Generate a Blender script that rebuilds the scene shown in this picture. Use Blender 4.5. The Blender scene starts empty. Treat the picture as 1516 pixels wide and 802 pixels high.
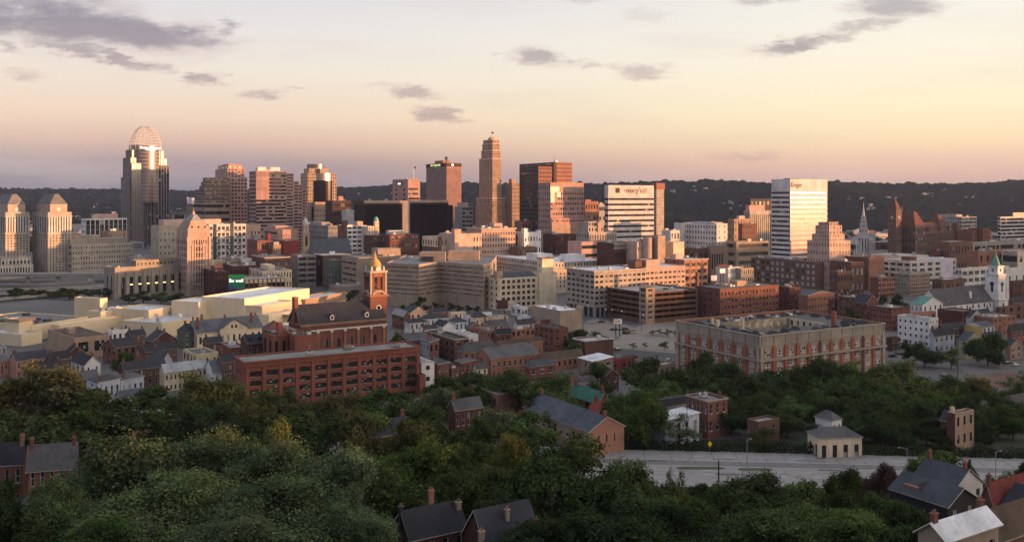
import bpy, math, random
from mathutils import Vector, Matrix, noise as mnoise
R = math.radians
SC = bpy.context.scene
COL = SC.collection
# ---------------------------------------------------------------- camera
CAMZ, HORY, CENX, FOC = 80.0, 293.0, 758.0, 1300.0     # eye height (m), horizon row, centre column, focal length of the 1516 px photo
cam = bpy.data.cameras.new('camera')
cam.sensor_width = 36.0
cam.lens = 36.0 * FOC / 1516.0
cam.shift_y = -(401.0 - HORY) / 1516.0
cam.clip_start = 1.0
cam.clip_end = 30000.0
camo = bpy.data.objects.new('camera', cam)
camo.location = (0, 0, CAMZ)
camo.rotation_euler = (R(90), 0, 0)
COL.objects.link(camo)
SC.camera = camo
SC.view_settings.view_transform = 'Standard'
SC.view_settings.look = 'None'
SC.view_settings.exposure = 1.05
SC.view_settings.gamma = 1.0
SC.view_settings.use_curve_mapping = False
SC.cycles.max_bounces = 5
SC.cycles.diffuse_bounces = 3
SC.cycles.glossy_bounces = 2
SC.cycles.transmission_bounces = 2
SC.cycles.transparent_max_bounces = 4
SC.cycles.volume_bounces = 0
SC.cycles.use_denoising = True
SC.cycles.sample_clamp_indirect = 4.0
# ---------------------------------------------------------------- sun: from the right, a little behind the camera, low
SUN_T, SUN_E = 10.0, 2.6          # degrees towards the camera from the +X axis, elevation
sd = Vector((math.cos(R(SUN_T)) * math.cos(R(SUN_E)), -math.sin(R(SUN_T)) * math.cos(R(SUN_E)), math.sin(R(SUN_E))))
sl = bpy.data.lights.new('sun', 'SUN')
sl.energy = 4.7
sl.angle = R(0.5)
sl.color = (1.0, 0.45, 0.19)
so = bpy.data.objects.new('sun', sl)
so.rotation_euler = sd.to_track_quat('Z', 'Y').to_euler()
COL.objects.link(so)

# ---------------------------------------------------------------- node helper
class NT:
    def __init__(s, tree):
        s.t = tree; s.n = tree.nodes; s.l = tree.links
        s.n.clear()
    def node(s, typ, **kw):
        n = s.n.new(typ)
        for k, v in kw.items(): setattr(n, k, v)
        return n
    def put(s, inp, v):
        if v is None: return
        if isinstance(v, bpy.types.NodeSocket): s.l.new(v, inp)
        else: inp.default_value = v
    def math(s, op, a, b=None, c=None, clamp=False):
        n = s.node('ShaderNodeMath', operation=op, use_clamp=clamp)
        for i, v in enumerate((a, b, c)): s.put(n.inputs[i], v)
        return n.outputs[0]
    def vmath(s, op, a, b=None):
        n = s.node('ShaderNodeVectorMath', operation=op)
        s.put(n.inputs[0], a)
        if b is not None: s.put(n.inputs[1], b)
        return n.outputs['Value'] if op in ('LENGTH', 'DOT_PRODUCT') else n.outputs[0]
    def mix(s, f, a, b, typ='MIX'):
        n = s.node('ShaderNodeMix', data_type='RGBA', blend_type=typ)
        s.put(n.inputs['Factor'], f)
        for k, v in (('A', a), ('B', b)):
            i = [x for x in n.inputs if x.name == k and x.type == 'RGBA'][0]
            s.put(i, tuple(v) + (1,) if isinstance(v, (tuple, list)) and len(v) == 3 else v)
        return [o for o in n.outputs if o.type == 'RGBA'][0]
    def rng(s, v, a, b, c, d, smooth=False):
        n = s.node('ShaderNodeMapRange')
        if smooth: n.interpolation_type = 'SMOOTHSTEP'
        s.put(n.inputs[0], v)
        for i, x in enumerate((a, b, c, d)): n.inputs[i + 1].default_value = x
        return n.outputs[0]
    def noise(s, vec, scale, detail=3, rough=.55, typ=None):
        n = s.node('ShaderNodeTexNoise')
        s.put(n.inputs['Vector'], vec)
        n.inputs['Scale'].default_value = scale
        n.inputs['Detail'].default_value = detail
        n.inputs['Roughness'].default_value = rough
        return n.outputs[0]
    def ramp(s, f, stops):
        n = s.node('ShaderNodeValToRGB')
        e = n.color_ramp.elements
        while len(e) < len(stops): e.new(.5)
        for el, (p, c) in zip(e, stops):
            el.position = p; el.color = tuple(c) + (1,)
        s.put(n.inputs[0], f)
        return n.outputs[0]
    def mapping(s, vec, loc=(0, 0, 0), rot=(0, 0, 0), sc=(1, 1, 1), typ='POINT'):
        n = s.node('ShaderNodeMapping', vector_type=typ)
        s.put(n.inputs[0], vec)
        n.inputs[1].default_value = loc; n.inputs[2].default_value = rot; n.inputs[3].default_value = sc
        return n.outputs[0]

def srgb(r, g, b):
    f = lambda c: (c / 255 / 12.92) if c / 255 <= .04045 else ((c / 255 + .055) / 1.055) ** 2.4
    return (f(r), f(g), f(b))

# ---------------------------------------------------------------- world: Nishita dusk sky plus the high thin evening haze and its clouds
world = bpy.data.worlds.new('World')
SC.world = world
world.use_nodes = True
W = NT(world.node_tree)
out = W.node('ShaderNodeOutputWorld')
sky = W.node('ShaderNodeTexSky', sky_type='NISHITA')
sky.sun_disc = False
sky.sun_elevation = R(SUN_E)
sky.sun_rotation = math.atan2(sd.x, sd.y)
sky.altitude = 200; sky.air_density = 1.0; sky.dust_density = 1.5; sky.ozone_density = 1.0
hs_ = W.node('ShaderNodeHueSaturation'); hs_.inputs['Saturation'].default_value = .4; W.put(hs_.inputs['Color'], sky.outputs[0])
bg1 = W.node('ShaderNodeBackground'); W.put(bg1.inputs[0], hs_.outputs[0]); bg1.inputs[1].default_value = 0.03
geo = W.node('ShaderNodeTexCoord')
sep = W.node('ShaderNodeSeparateXYZ'); W.put(sep.inputs[0], geo.outputs['Generated'])
nx, ny, nz = sep.outputs
el = W.math('MAXIMUM', nz, 0.0)
stopsL = [(0.0, srgb(130, 124, 140)), (.018, srgb(138, 130, 142)), (.038, srgb(158, 138, 146)), (.060, srgb(212, 175, 160)), (.087, srgb(236, 205, 183)),
          (.135, srgb(236, 223, 208)), (.18, srgb(229, 222, 220)), (.24, srgb(212, 212, 218)), (.42, srgb(214, 217, 226)), (1.0, srgb(188, 199, 220))]
stopsR = [(0.0, srgb(196, 158, 152)), (.018, srgb(208, 168, 158)), (.038, srgb(236, 190, 164)), (.06, srgb(248, 216, 174)), (.095, srgb(253, 236, 196)),
          (.148, srgb(251, 240, 218)), (.20, srgb(244, 239, 228)), (.27, srgb(232, 230, 226)), (.42, srgb(220, 220, 224)), (1.0, srgb(188, 199, 220))]
stopsS = [(0.0, srgb(235, 150, 95)), (.03, srgb(252, 180, 105)), (.08, srgb(255, 220, 150)), (.15, srgb(255, 236, 190)), (.3, srgb(240, 232, 215)), (.5, srgb(215, 215, 220)), (1.0, srgb(188, 199, 220))]
stopsB = [(0.0, srgb(120, 115, 140)), (.05, srgb(160, 140, 160)), (.12, srgb(175, 160, 178)), (.3, srgb(178, 180, 200)), (1.0, srgb(188, 199, 220))]
az = W.math('ARCTAN2', nx, ny)                           # 0 straight ahead, + to the right
gL, gR, gS, gB = (W.ramp(el, st) for st in (stopsL, stopsR, stopsS, stopsB))
g = W.mix(W.rng(az, -.42, .50, 0, 1, True), gL, gR)
g = W.mix(W.rng(az, .65, 1.5, 0, 1, True), g, gS)
back = W.rng(W.math('ABSOLUTE', az), 2.1, 2.9, 0, 1, True)
g = W.mix(back, g, gB)
g = W.mix(W.rng(az, -.9, -1.7, 0, 1, True), g, gB)
# faint horizontal streaks of thin cirrus
gy = W.math('MAXIMUM', ny, 0.05)
u = W.math('DIVIDE', nx, gy); w = W.math('DIVIDE', nz, gy)
cmb = W.node('ShaderNodeCombineXYZ'); W.put(cmb.inputs[0], u); W.put(cmb.inputs[1], w)
uv = cmb.outputs[0]
st = W.noise(W.mapping(uv, sc=(2.2, 16, 1), rot=(0, 0, R(3))), 1.0, 5, .6)
g = W.mix(W.rng(st, .46, .72, 0, .42, True), g, W.mix(.5, g, srgb(196, 168, 178)))
st2 = W.noise(W.mapping(uv, sc=(1.4, 9, 1), rot=(0, 0, R(-7)), loc=(3, 1, 0)), 1.0, 5, .6)
g = W.mix(W.rng(st2, .52, .78, 0, .25, True), g, srgb(255, 240, 222))
# the grey-mauve clouds: (px, py, half width, half height, tilt, density)
CLOUDS = [(30, 22, 225, 36, 5, 1.0), (110, 38, 190, 30, 7, 1.0), (225, 52, 120, 26, 8, 1.0), (110, 72, 95, 11, 12, .8), (180, 90, 62, 10, 14, .85), (235, 101, 28, 7, 8, .6), (295, 118, 46, 11, -4, .85),
          (388, 141, 36, 7, 0, .75), (438, 134, 22, 4, 4, .4), (45, 108, 45, 9, 6, .55), (10, 71, 30, 9, 10, .6), (608, 136, 42, 9, 2, .7), (652, 168, 42, 12, 8, .8), (560, 128, 26, 4, 4, .3),
          (796, 87, 42, 14, 8, .75), (862, 95, 26, 6, 4, .5), (952, 104, 46, 12, -4, .6), (905, 100, 20, 6, 0, .4), (1190, 66, 95, 12, -11, .85), (1275, 42, 70, 12, -16, .6), (1325, 6, 80, 20, -4, .7),
          (1112, 226, 56, 8, 0, .6), (1075, 232, 40, 5, 4, .4), (1130, -2, 70, 10, 0, .6), (845, -4, 50, 10, 0, .5), (955, 22, 26, 9, 0, .25), (330, 42, 22, 14, 0, .7)]
nz1 = W.node('ShaderNodeTexNoise'); W.put(nz1.inputs['Vector'], W.mapping(uv, sc=(1, 2.6, 1))); nz1.inputs['Scale'].default_value = 16; nz1.inputs['Detail'].default_value = 6; nz1.inputs['Roughness'].default_value = .62
nz2 = W.node('ShaderNodeTexNoise'); W.put(nz2.inputs['Vector'], W.mapping(uv, sc=(1, 4.5, 1))); nz2.inputs['Scale'].default_value = 42; nz2.inputs['Detail'].default_value = 5; nz2.inputs['Roughness'].default_value = .65
warp = W.vmath('MULTIPLY', W.vmath('SUBTRACT', nz1.outputs['Color'], (.5, .5, .5)), (.12, .034, 0))
warp = W.vmath('ADD', warp, W.vmath('MULTIPLY', W.vmath('SUBTRACT', nz2.outputs['Color'], (.5, .5, .5)), (.036, .011, 0)))
uvw = W.vmath('ADD', uv, warp)
dens = None
for (cx, cy, rx, ry, rot, k) in CLOUDS:
    m = W.mapping(uvw, loc=((cx - CENX) / FOC, (HORY - cy) / FOC, 0), rot=(0, 0, R(-rot)), sc=(rx / FOC * 1.32, ry / FOC * 1.45, 1), typ='TEXTURE')
    v = W.rng(W.vmath('LENGTH', m), 1.0, .25, 0, k, True)
    dens = v if dens is None else W.math('MAXIMUM', dens, v)
brk = W.noise(W.mapping(uv, sc=(1, 3.0, 1), loc=(5, 2, 0)), 13, 7, .62)
dens = W.math('MULTIPLY', dens, W.rng(brk, .26, .56, .42, 1.0, True), clamp=True)
cc = W.mix(W.rng(w, .03, .22, 0, 1), srgb(172, 138, 146), srgb(104, 92, 118))
cc = W.mix(W.rng(dens, .2, .8, .5, 0, True), cc, srgb(226, 186, 178))
dens = W.math('MULTIPLY', dens, W.rng(ny, .05, .3, 0, 1))
g = W.mix(W.math('MULTIPLY', dens, .80), g, cc)
# the bright afterglow of the low sun, off to the right
cs = W.node('ShaderNodeCombineXYZ'); W.put(cs.inputs[0], math.cos(R(SUN_T))); W.put(cs.inputs[1], -math.sin(R(SUN_T))); W.put(cs.inputs[2], .10)
dt = W.rng(W.vmath('DOT_PRODUCT', geo.outputs['Generated'], cs.outputs[0]), .42, 1.0, 0, 1)
gl_ = W.math('MULTIPLY', W.math('MULTIPLY', dt, dt), 2.0)
gk = W.node('ShaderNodeCombineXYZ'); W.put(gk.inputs[0], W.math('ADD', 1.0, gl_)); W.put(gk.inputs[1], W.math('ADD', 1.0, W.math('MULTIPLY', gl_, .78))); W.put(gk.inputs[2], W.math('ADD', 1.0, W.math('MULTIPLY', gl_, .58)))
g = W.mix(1.0, g, gk.outputs[0], 'MULTIPLY')
bg2 = W.node('ShaderNodeBackground'); W.put(bg2.inputs[0], g); bg2.inputs[1].default_value = 0.462
add = W.node('ShaderNodeAddShader'); W.l.new(bg1.outputs[0], add.inputs[0]); W.l.new(bg2.outputs[0], add.inputs[1])
W.l.new(add.outputs[0], out.inputs[0])

# ---------------------------------------------------------------- materials
MATS = {}
def principled(name):
    m = bpy.data.materials.new(name); m.use_nodes = True
    t = NT(m.node_tree)
    o = t.node('ShaderNodeOutputMaterial'); p = t.node('ShaderNodeBsdfPrincipled')
    t.l.new(p.outputs[0], o.inputs[0])
    return m, t, p, o

def m_wall(name, c, rough=.85, var=.20, streak=.10, spec=.3, hue=.0):
    m, t, p, o = principled(name)
    tc = t.node('ShaderNodeTexCoord'); oi = t.node('ShaderNodeObjectInfo')
    ob = tc.outputs['Object']
    sh = t.vmath('ADD', ob, t.vmath('MULTIPLY', oi.outputs['Location'], (.37, .37, .37)))
    a = t.rng(t.noise(sh, .13, 4, .6), .3, .7, 1 - var, 1 + var)
    b = t.rng(t.noise(t.mapping(sh, sc=(.9, .9, .05)), 1, 4, .6), .3, .7, 1 - streak, 1 + streak * .7)
    f = t.rng(t.noise(sh, 2.6, 3, .7), .25, .75, .88, 1.12)
    r = t.rng(oi.outputs['Random'], 0, 1, .86, 1.12)
    k = t.math('MULTIPLY', t.math('MULTIPLY', a, b), t.math('MULTIPLY', f, r))
    cm = t.node('ShaderNodeCombineXYZ')
    for i in range(3): t.put(cm.inputs[i], k)
    t.put(p.inputs['Base Color'], t.mix(1.0, tuple(c), cm.outputs[0], 'MULTIPLY'))
    p.inputs['Roughness'].default_value = rough
    p.inputs['Specular IOR Level'].default_value = spec
    return m

def m_glass(name, c=(.012, .014, .017), blind=.16, rough=.08, bc=(.30, .28, .25)):
    m, t, p, o = principled(name)
    oi = t.node('ShaderNodeObjectInfo'); ge = t.node('ShaderNodeNewGeometry')
    wn = t.node('ShaderNodeTexWhiteNoise', noise_dimensions='2D')
    cm = t.node('ShaderNodeCombineXYZ'); t.put(cm.inputs[0], oi.outputs['Random']); t.put(cm.inputs[1], ge.outputs['Random Per Island'])
    t.put(wn.inputs['Vector'], t.vmath('MULTIPLY', cm.outputs[0], (91.7, 47.3, 1)))
    v = wn.outputs['Value']
    f = t.math('LESS_THAN', v, blind)
    dk = t.mix(t.math('FRACT', t.math('MULTIPLY', v, 17.0)), tuple(x * .6 for x in c), tuple(x * 2.2 for x in c))
    t.put(p.inputs['Base Color'], t.mix(f, dk, bc))
    p.inputs['Roughness'].default_value = rough
    p.inputs['Specular IOR Level'].default_value = .6
    return m

def m_plain(name, c, rough=.6, metal=0.0, spec=.4, emit=None, es=1.0):
    m, t, p, o = principled(name)
    p.inputs['Base Color'].default_value = tuple(c) + (1,)
    p.inputs['Roughness'].default_value = rough
    p.inputs['Metallic'].default_value = metal
    p.inputs['Specular IOR Level'].default_value = spec
    if emit:
        p.inputs['Emission Color'].default_value = tuple(emit) + (1,)
        p.inputs['Emission Strength'].default_value = es
    return m

def m_roof(name, c, var=.3, rough=.9, tile=None):
    m, t, p, o = principled(name)
    tc = t.node('ShaderNodeTexCoord'); oi = t.node('ShaderNodeObjectInfo')
    sh = t.vmath('ADD', tc.outputs['Object'], t.vmath('MULTIPLY', oi.outputs['Location'], (.31, .31, .31)))
    a = t.rng(t.noise(sh, .16, 5, .65), .3, .7, 1 - var, 1 + var)
    b = t.rng(t.noise(sh, .9, 4, .7), .3, .7, .84, 1.16)
    r = t.rng(oi.outputs['Random'], 0, 1, .75, 1.25)
    k = t.math('MULTIPLY', t.math('MULTIPLY', a, b), r)
    if tile:
        wv = t.node('ShaderNodeTexWave', bands_direction='Z'); t.put(wv.inputs['Vector'], tc.outputs['Object'])
        wv.inputs['Scale'].default_value = tile; wv.inputs['Distortion'].default_value = 1.2; wv.inputs['Detail'].default_value = 2
        k = t.math('MULTIPLY', k, t.rng(wv.outputs['Fac'], 0, 1, .82, 1.1))
    cm = t.node('ShaderNodeCombineXYZ')
    for i in range(3): t.put(cm.inputs[i], k)
    t.put(p.inputs['Base Color'], t.mix(1.0, tuple(c), cm.outputs[0], 'MULTIPLY'))
    p.inputs['Roughness'].default_value = rough
    p.inputs['Specular IOR Level'].default_value = .3
    return m

WALLC = dict(brick_red=(.175, .072, .054), brick_mill=(.205, .072, .050), brick_dark=(.085, .036, .03), brick_brown=(.135, .072, .052), brick_orange=(.27, .13, .088),
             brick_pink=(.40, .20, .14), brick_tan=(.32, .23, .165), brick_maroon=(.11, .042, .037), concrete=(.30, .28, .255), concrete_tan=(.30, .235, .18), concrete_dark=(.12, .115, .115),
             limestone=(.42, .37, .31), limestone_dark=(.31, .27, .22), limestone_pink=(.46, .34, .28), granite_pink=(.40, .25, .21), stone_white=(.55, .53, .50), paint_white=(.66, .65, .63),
             paint_cream=(.60, .50, .36), paint_casino=(.74, .61, .41), paint_grey=(.34, .34, .35), paint_blue=(.42, .46, .53), paint_paleblue=(.45, .56, .62), paint_yellow=(.55, .40, .13),
             paint_paleyellow=(.58, .50, .30), paint_peach=(.62, .40, .28), paint_lilac=(.55, .50, .60), paint_red=(.22, .045, .04), paint_black=(.022, .022, .026), paint_green=(.10, .13, .10),
             ribbed_grey=(.20, .20, .20), enamel_white=(.60, .57, .55), bronze=(.07, .045, .035), tan_grey=(.36, .32, .27), sandstone_dark=(.14, .085, .065), darkstone=(.055, .05, .05),
             carew=(.30, .21, .145), paint_olive=(.28, .27, .19), concrete_warm=(.36, .27, .20), teal=(.05, .085, .085), brick_loft=(.31, .112, .066))
ROOFC = dict(tar=(.085, .082, .08), gravel=(.17, .165, .16), dark=(.05, .05, .052), white=(.58, .59, .61), slate=(.034, .036, .044), slate_blue=(.062, .070, .085), metal=(.26, .27, .285), brown=(.095, .07, .052),
             redtile=(.22, .052, .042), terracotta=(.14, .060, .048), green_copper=(.13, .30, .25), shingle=(.095, .095, .10), pale=(.33, .33, .33), gold=(.42, .27, .10), maroon=(.14, .03, .028), teal=(.05, .16, .12))
def mat(name):
    if name in MATS: return MATS[name]
    if name == 'paint_casino': m = m_wall(name, WALLC[name], .8, .06, .05)
    elif name in WALLC: m = m_wall(name, WALLC[name])
    elif name.startswith('roof_'):
        k = name[5:]
        m = m_roof(name, ROOFC[k], tile=2.6 if k in ('slate', 'slate_blue', 'shingle', 'brown', 'redtile', 'maroon', 'terracotta') else None, rough=.55 if k in ('metal', 'white') else .88)
    elif name == 'glass': m = m_glass(name)
    elif name == 'glass_pale': m = m_glass(name, (.03, .035, .04), .55, .2, (.36, .34, .32))
    elif name == 'glass_sky': m = m_glass(name, (.02, .024, .03), .05, .05)
    elif name == 'glass_mirror': m = m_plain(name, (.20, .195, .20), .32, .7)
    elif name == 'glass_black':
        m = m_plain(name, (.008, .006, .008), .12, .0, .16)
    elif name == 'glass_bronze': m = m_plain(name, (.07, .035, .028), .16, .3)
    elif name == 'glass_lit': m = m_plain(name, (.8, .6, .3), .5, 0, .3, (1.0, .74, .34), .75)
    elif name == 'frame_white': m = m_plain(name, (.62, .60, .56), .5)
    elif name == 'frame_dark': m = m_plain(name, (.03, .03, .032), .5)
    elif name == 'frame_tan': m = m_plain(name, (.34, .28, .21), .6)
    elif name == 'frame_grey': m = m_plain(name, (.22, .22, .23), .5)
    elif name == 'trim_white': m = m_wall(name, (.62, .58, .52), .7, .12, .15)
    elif name == 'trim_stone': m = m_wall(name, (.38, .34, .28), .8, .2, .2)
    elif name == 'trim_dark': m = m_wall(name, (.07, .06, .055), .8, .2, .2)
    elif name == 'steel': m = m_plain(name, (.30, .30, .31), .45, .5)
    elif name == 'steel_dark': m = m_plain(name, (.045, .045, .05), .5, .3)
    elif name == 'unit_metal': m = m_wall(name, (.36, .36, .36), .5, .15, .1)
    elif name == 'letter_white': m = m_plain(name, (.85, .85, .85), .5, 0, .4, (1, .97, .9), .9)
    elif name == 'letter_pale': m = m_plain(name, (.8, .8, .8), .5)
    elif name == 'letter_dark': m = m_plain(name, (.10, .05, .05), .5)
    elif name == 'letter_yellow': m = m_plain(name, (.8, .75, .1), .5, 0, .4, (.9, 1.0, .45), .4)
    elif name == 'sign_dark': m = m_plain(name, (.015, .015, .018), .5)
    elif name == 'timber': m = m_wall(name, (.09, .065, .045), .9)
    else: raise KeyError(name)
    MATS[name] = m
    return m

# ---------------------------------------------------------------- mesh builder
class MB:
    def __init__(s): s.v = []; s.f = []; s.m = []; s.slots = []
    def slot(s, m):
        if m not in s.slots: s.slots.append(m)
        return s.slots.index(m)
    def face(s, pts, m):
        b = len(s.v); s.v.extend(tuple(p) for p in pts); s.f.append(tuple(range(b, b + len(pts)))); s.m.append(s.slot(m))
    def box(s, x0, y0, z0, x1, y1, z1, m, bottom=False):
        b = len(s.v)
        s.v += [(x0, y0, z0), (x1, y0, z0), (x1, y1, z0), (x0, y1, z0), (x0, y0, z1), (x1, y0, z1), (x1, y1, z1), (x0, y1, z1)]
        fs = [(0, 1, 5, 4), (1, 2, 6, 5), (2, 3, 7, 6), (3, 0, 4, 7), (4, 5, 6, 7), (3, 2, 1, 0)]
        k = s.slot(m)
        for f in fs:
            s.f.append(tuple(b + i for i in f)); s.m.append(k)
    def tube(s, p, q, r0, r1, m, n=8, cap=True):
        p = Vector(p); q = Vector(q); d = (q - p).normalized()
        a = d.orthogonal().normalized(); c = d.cross(a)
        b = len(s.v); k = s.slot(m)
        for (o, r) in ((p, r0), (q, r1)):
            for i in range(n):
                t = 2 * math.pi * i / n
                s.v.append(tuple(o + (a * math.cos(t) + c * math.sin(t)) * r))
        for i in range(n):
            j = (i + 1) % n
            s.f.append((b + i, b + j, b + n + j, b + n + i)); s.m.append(k)
        if cap:
            s.f.append(tuple(b + n + i for i in range(n))); s.m.append(k)
            s.f.append(tuple(b + n - 1 - i for i in range(n))); s.m.append(k)
    def lathe(s, prof, m, n=20, cx=0, cy=0, a0=0):
        b = len(s.v); k = s.slot(m)
        for (r, z) in prof:
            for i in range(n):
                t = a0 + 2 * math.pi * i / n
                s.v.append((cx + r * math.cos(t), cy + r * math.sin(t), z))
        for j in range(len(prof) - 1):
            for i in range(n):
                i2 = (i + 1) % n
                s.f.append((b + j * n + i, b + j * n + i2, b + (j + 1) * n + i2, b + (j + 1) * n + i)); s.m.append(k)
        s.f.append(tuple(b + (len(prof) - 1) * n + i for i in range(n))); s.m.append(k)
    def prism(s, poly, z0, z1, m, mtop=None):
        n = len(poly)
        for i in range(n):
            a, c = poly[i], poly[(i + 1) % n]
            s.face([(a[0], a[1], z0), (c[0], c[1], z0), (c[0], c[1], z1), (a[0], a[1], z1)], m)
        s.face([(x, y, z1) for x, y in poly], mtop or m)
    def mesh(s, name):
        me = bpy.data.meshes.new(name)
        me.from_pydata(s.v, [], s.f)
        for m in s.slots: me.materials.append(mat(m) if isinstance(m, str) else m)
        me.polygons.foreach_set('material_index', s.m)
        me.update()
        return me
    def obj(s, name, parent=None, loc=None, rz=None, kind=None):
        if not s.f: return None
        return link(name, s.mesh(name), parent, loc, rz, kind)

def link(name, data, parent=None, loc=None, rz=None, kind=None):
    o = bpy.data.objects.new(name, data)
    if parent: o.parent = parent
    if loc: o.location = loc
    if rz is not None: o.rotation_euler = (0, 0, rz)
    if kind: o['kind'] = kind
    COL.objects.link(o)
    return o
def tag(o, label=None, cat=None, group=None, kind=None):
    if label: o['label'] = label
    if cat: o['category'] = cat
    if group: o['group'] = group
    if kind: o['kind'] = kind
    return o
def P(px, py, d): return Vector(((px - CENX) / FOC * d, d, CAMZ + (HORY - py) / FOC * d))
def lerp_tab(t, x):
    if x <= t[0][0]: return t[0][1]
    for (a, va), (b, vb) in zip(t, t[1:]):
        if x <= b: return va + (vb - va) * (x - a) / (b - a)
    return t[-1][1]
def smooth(t): t = max(0, min(1, t)); return t * t * (3 - 2 * t)
HPROF = [(-300, 84), (0, 77), (30, 66), (60, 53), (100, 35), (130, 24), (150, 18.0), (175, 12.6), (200, 9.4), (212, 8.0), (226, 8.0), (262, 8.0), (300, 4), (340, 0)]
RIDGE_R = [(-300, 94), (100, 96), (200, 90), (257, 84), (350, 72), (420, 66), (520, 72), (620, 80), (1250, 80)]   # unseen hill off to the right, heights shaped to set where its shade falls
def ground_z(x, y):
    z = lerp_tab(HPROF, y)
    if x > 850:
        f = 1 - smooth((y - 1250) / 450)
        z = max(z, lerp_tab(RIDGE_R, y) * smooth((x - 850) / 480) * f)
    return z
def gpix(px, py, z=0):           # ground point seen at a photo pixel, ground height z
    d = FOC * (CAMZ - z) / (py - HORY)
    return Vector(((px - CENX) / FOC * d, d, z))

# ---------------------------------------------------------------- windows
WCACHE = {}
WSTY = {  # kind: (frame thickness, columns, rows, frame material, pane material, sill, object name)
    'd': (.07, 1, 2, 'frame_dark', 'glass', 0, 'window'),
    'D': (0, 1, 1, None, 'glass', 0, 'window'),
    'w': (.13, 2, 2, 'frame_white', 'glass', .12, 'window'),
    'W': (.16, 3, 2, 'frame_white', 'glass_pale', .14, 'window'),
    'h': (.10, 1, 2, 'frame_white', 'glass', .14, 'window'),
    'm': (.14, 4, 3, 'frame_dark', 'glass', .14, 'window'),
    'p': (.12, 1, 1, 'frame_grey', 'glass_pale', .0, 'window'),
    'k': (.10, 2, 1, 'frame_white', 'glass_sky', 0, 'window'),
    'r': (.06, 0, 1, 'frame_dark', 'glass', 0, 'window_band'),
    'R': (.08, 0, 1, 'frame_dark', 'glass_sky', 0, 'window_band'),
    'M': (.06, 0, 1, 'frame_grey', 'glass_mirror', 0, 'window_band'),
    'b': (.10, 0, 1, 'frame_dark', 'glass_bronze', 0, 'window_band'),
    's': (.08, 1, -1, 'frame_grey', 'glass_sky', 0, 'window_strip'),
    'S': (.10, 2, -1, 'frame_grey', 'glass_mirror', 0, 'window_strip'),
    'B': (.10, 2, -1, 'frame_dark', 'glass_black', 0, 'glass_bay'),
    'l': (.10, 2, 3, 'frame_dark', 'glass_lit', 0, 'window'),
    't': (.10, 3, 1, 'frame_tan', 'glass', .0, 'window'),
}
def win_mesh(w, h, kind):
    key = (round(w, 2), round(h, 2), kind)
    if key in WCACHE: return WCACHE[key]
    fr, cx, cz, fm, gm, sill, nm = WSTY[kind]
    mb = MB()
    if cx == 0: cx = max(1, int(w / 3.0))
    if cz == -1: cz = max(1, int(h / 3.6))
    for i in range(cx):          # every lite its own island, so reflections and blinds vary
        for j in range(cz):
            x0, x1 = -w / 2 + w * i / cx, -w / 2 + w * (i + 1) / cx
            z0, z1 = h * j / cz, h * (j + 1) / cz
            t = random.uniform(-.012, .012); s_ = random.uniform(-.012, .012)
            mb.face([(x0, t - s_, z0), (x1, t + s_, z0), (x1, t + s_ * .3, z1), (x0, t - s_ * .3, z1)], gm)
    if fm and fr:
        f = fr; y0, y1 = -.10, -.025
        mb.box(-w / 2, y0, 0, w / 2, y1, f, fm); mb.box(-w / 2, y0, h - f, w / 2, y1, h, fm)
        mb.box(-w / 2, y0, f, -w / 2 + f, y1, h - f, fm); mb.box(w / 2 - f, y0, f, w / 2, y1, h - f, fm)
        for i in range(1, cx): mb.box(-w / 2 + w * i / cx - f * .35, y0 + .01, f, -w / 2 + w * i / cx + f * .35, y1, h - f, fm)
        for j in range(1, cz): mb.box(-w / 2 + f, y0 + .02, h * j / cz - f * .4, w / 2 - f, y1 - .003, h * j / cz + f * .4, fm)
    if sill:
        mb.box(-w / 2 - .12, -.42, -sill - .03, w / 2 + .12, -.02, -.03, 'trim_stone')
    me = mb.mesh('window')
    WCACHE[key] = me
    return me

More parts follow.
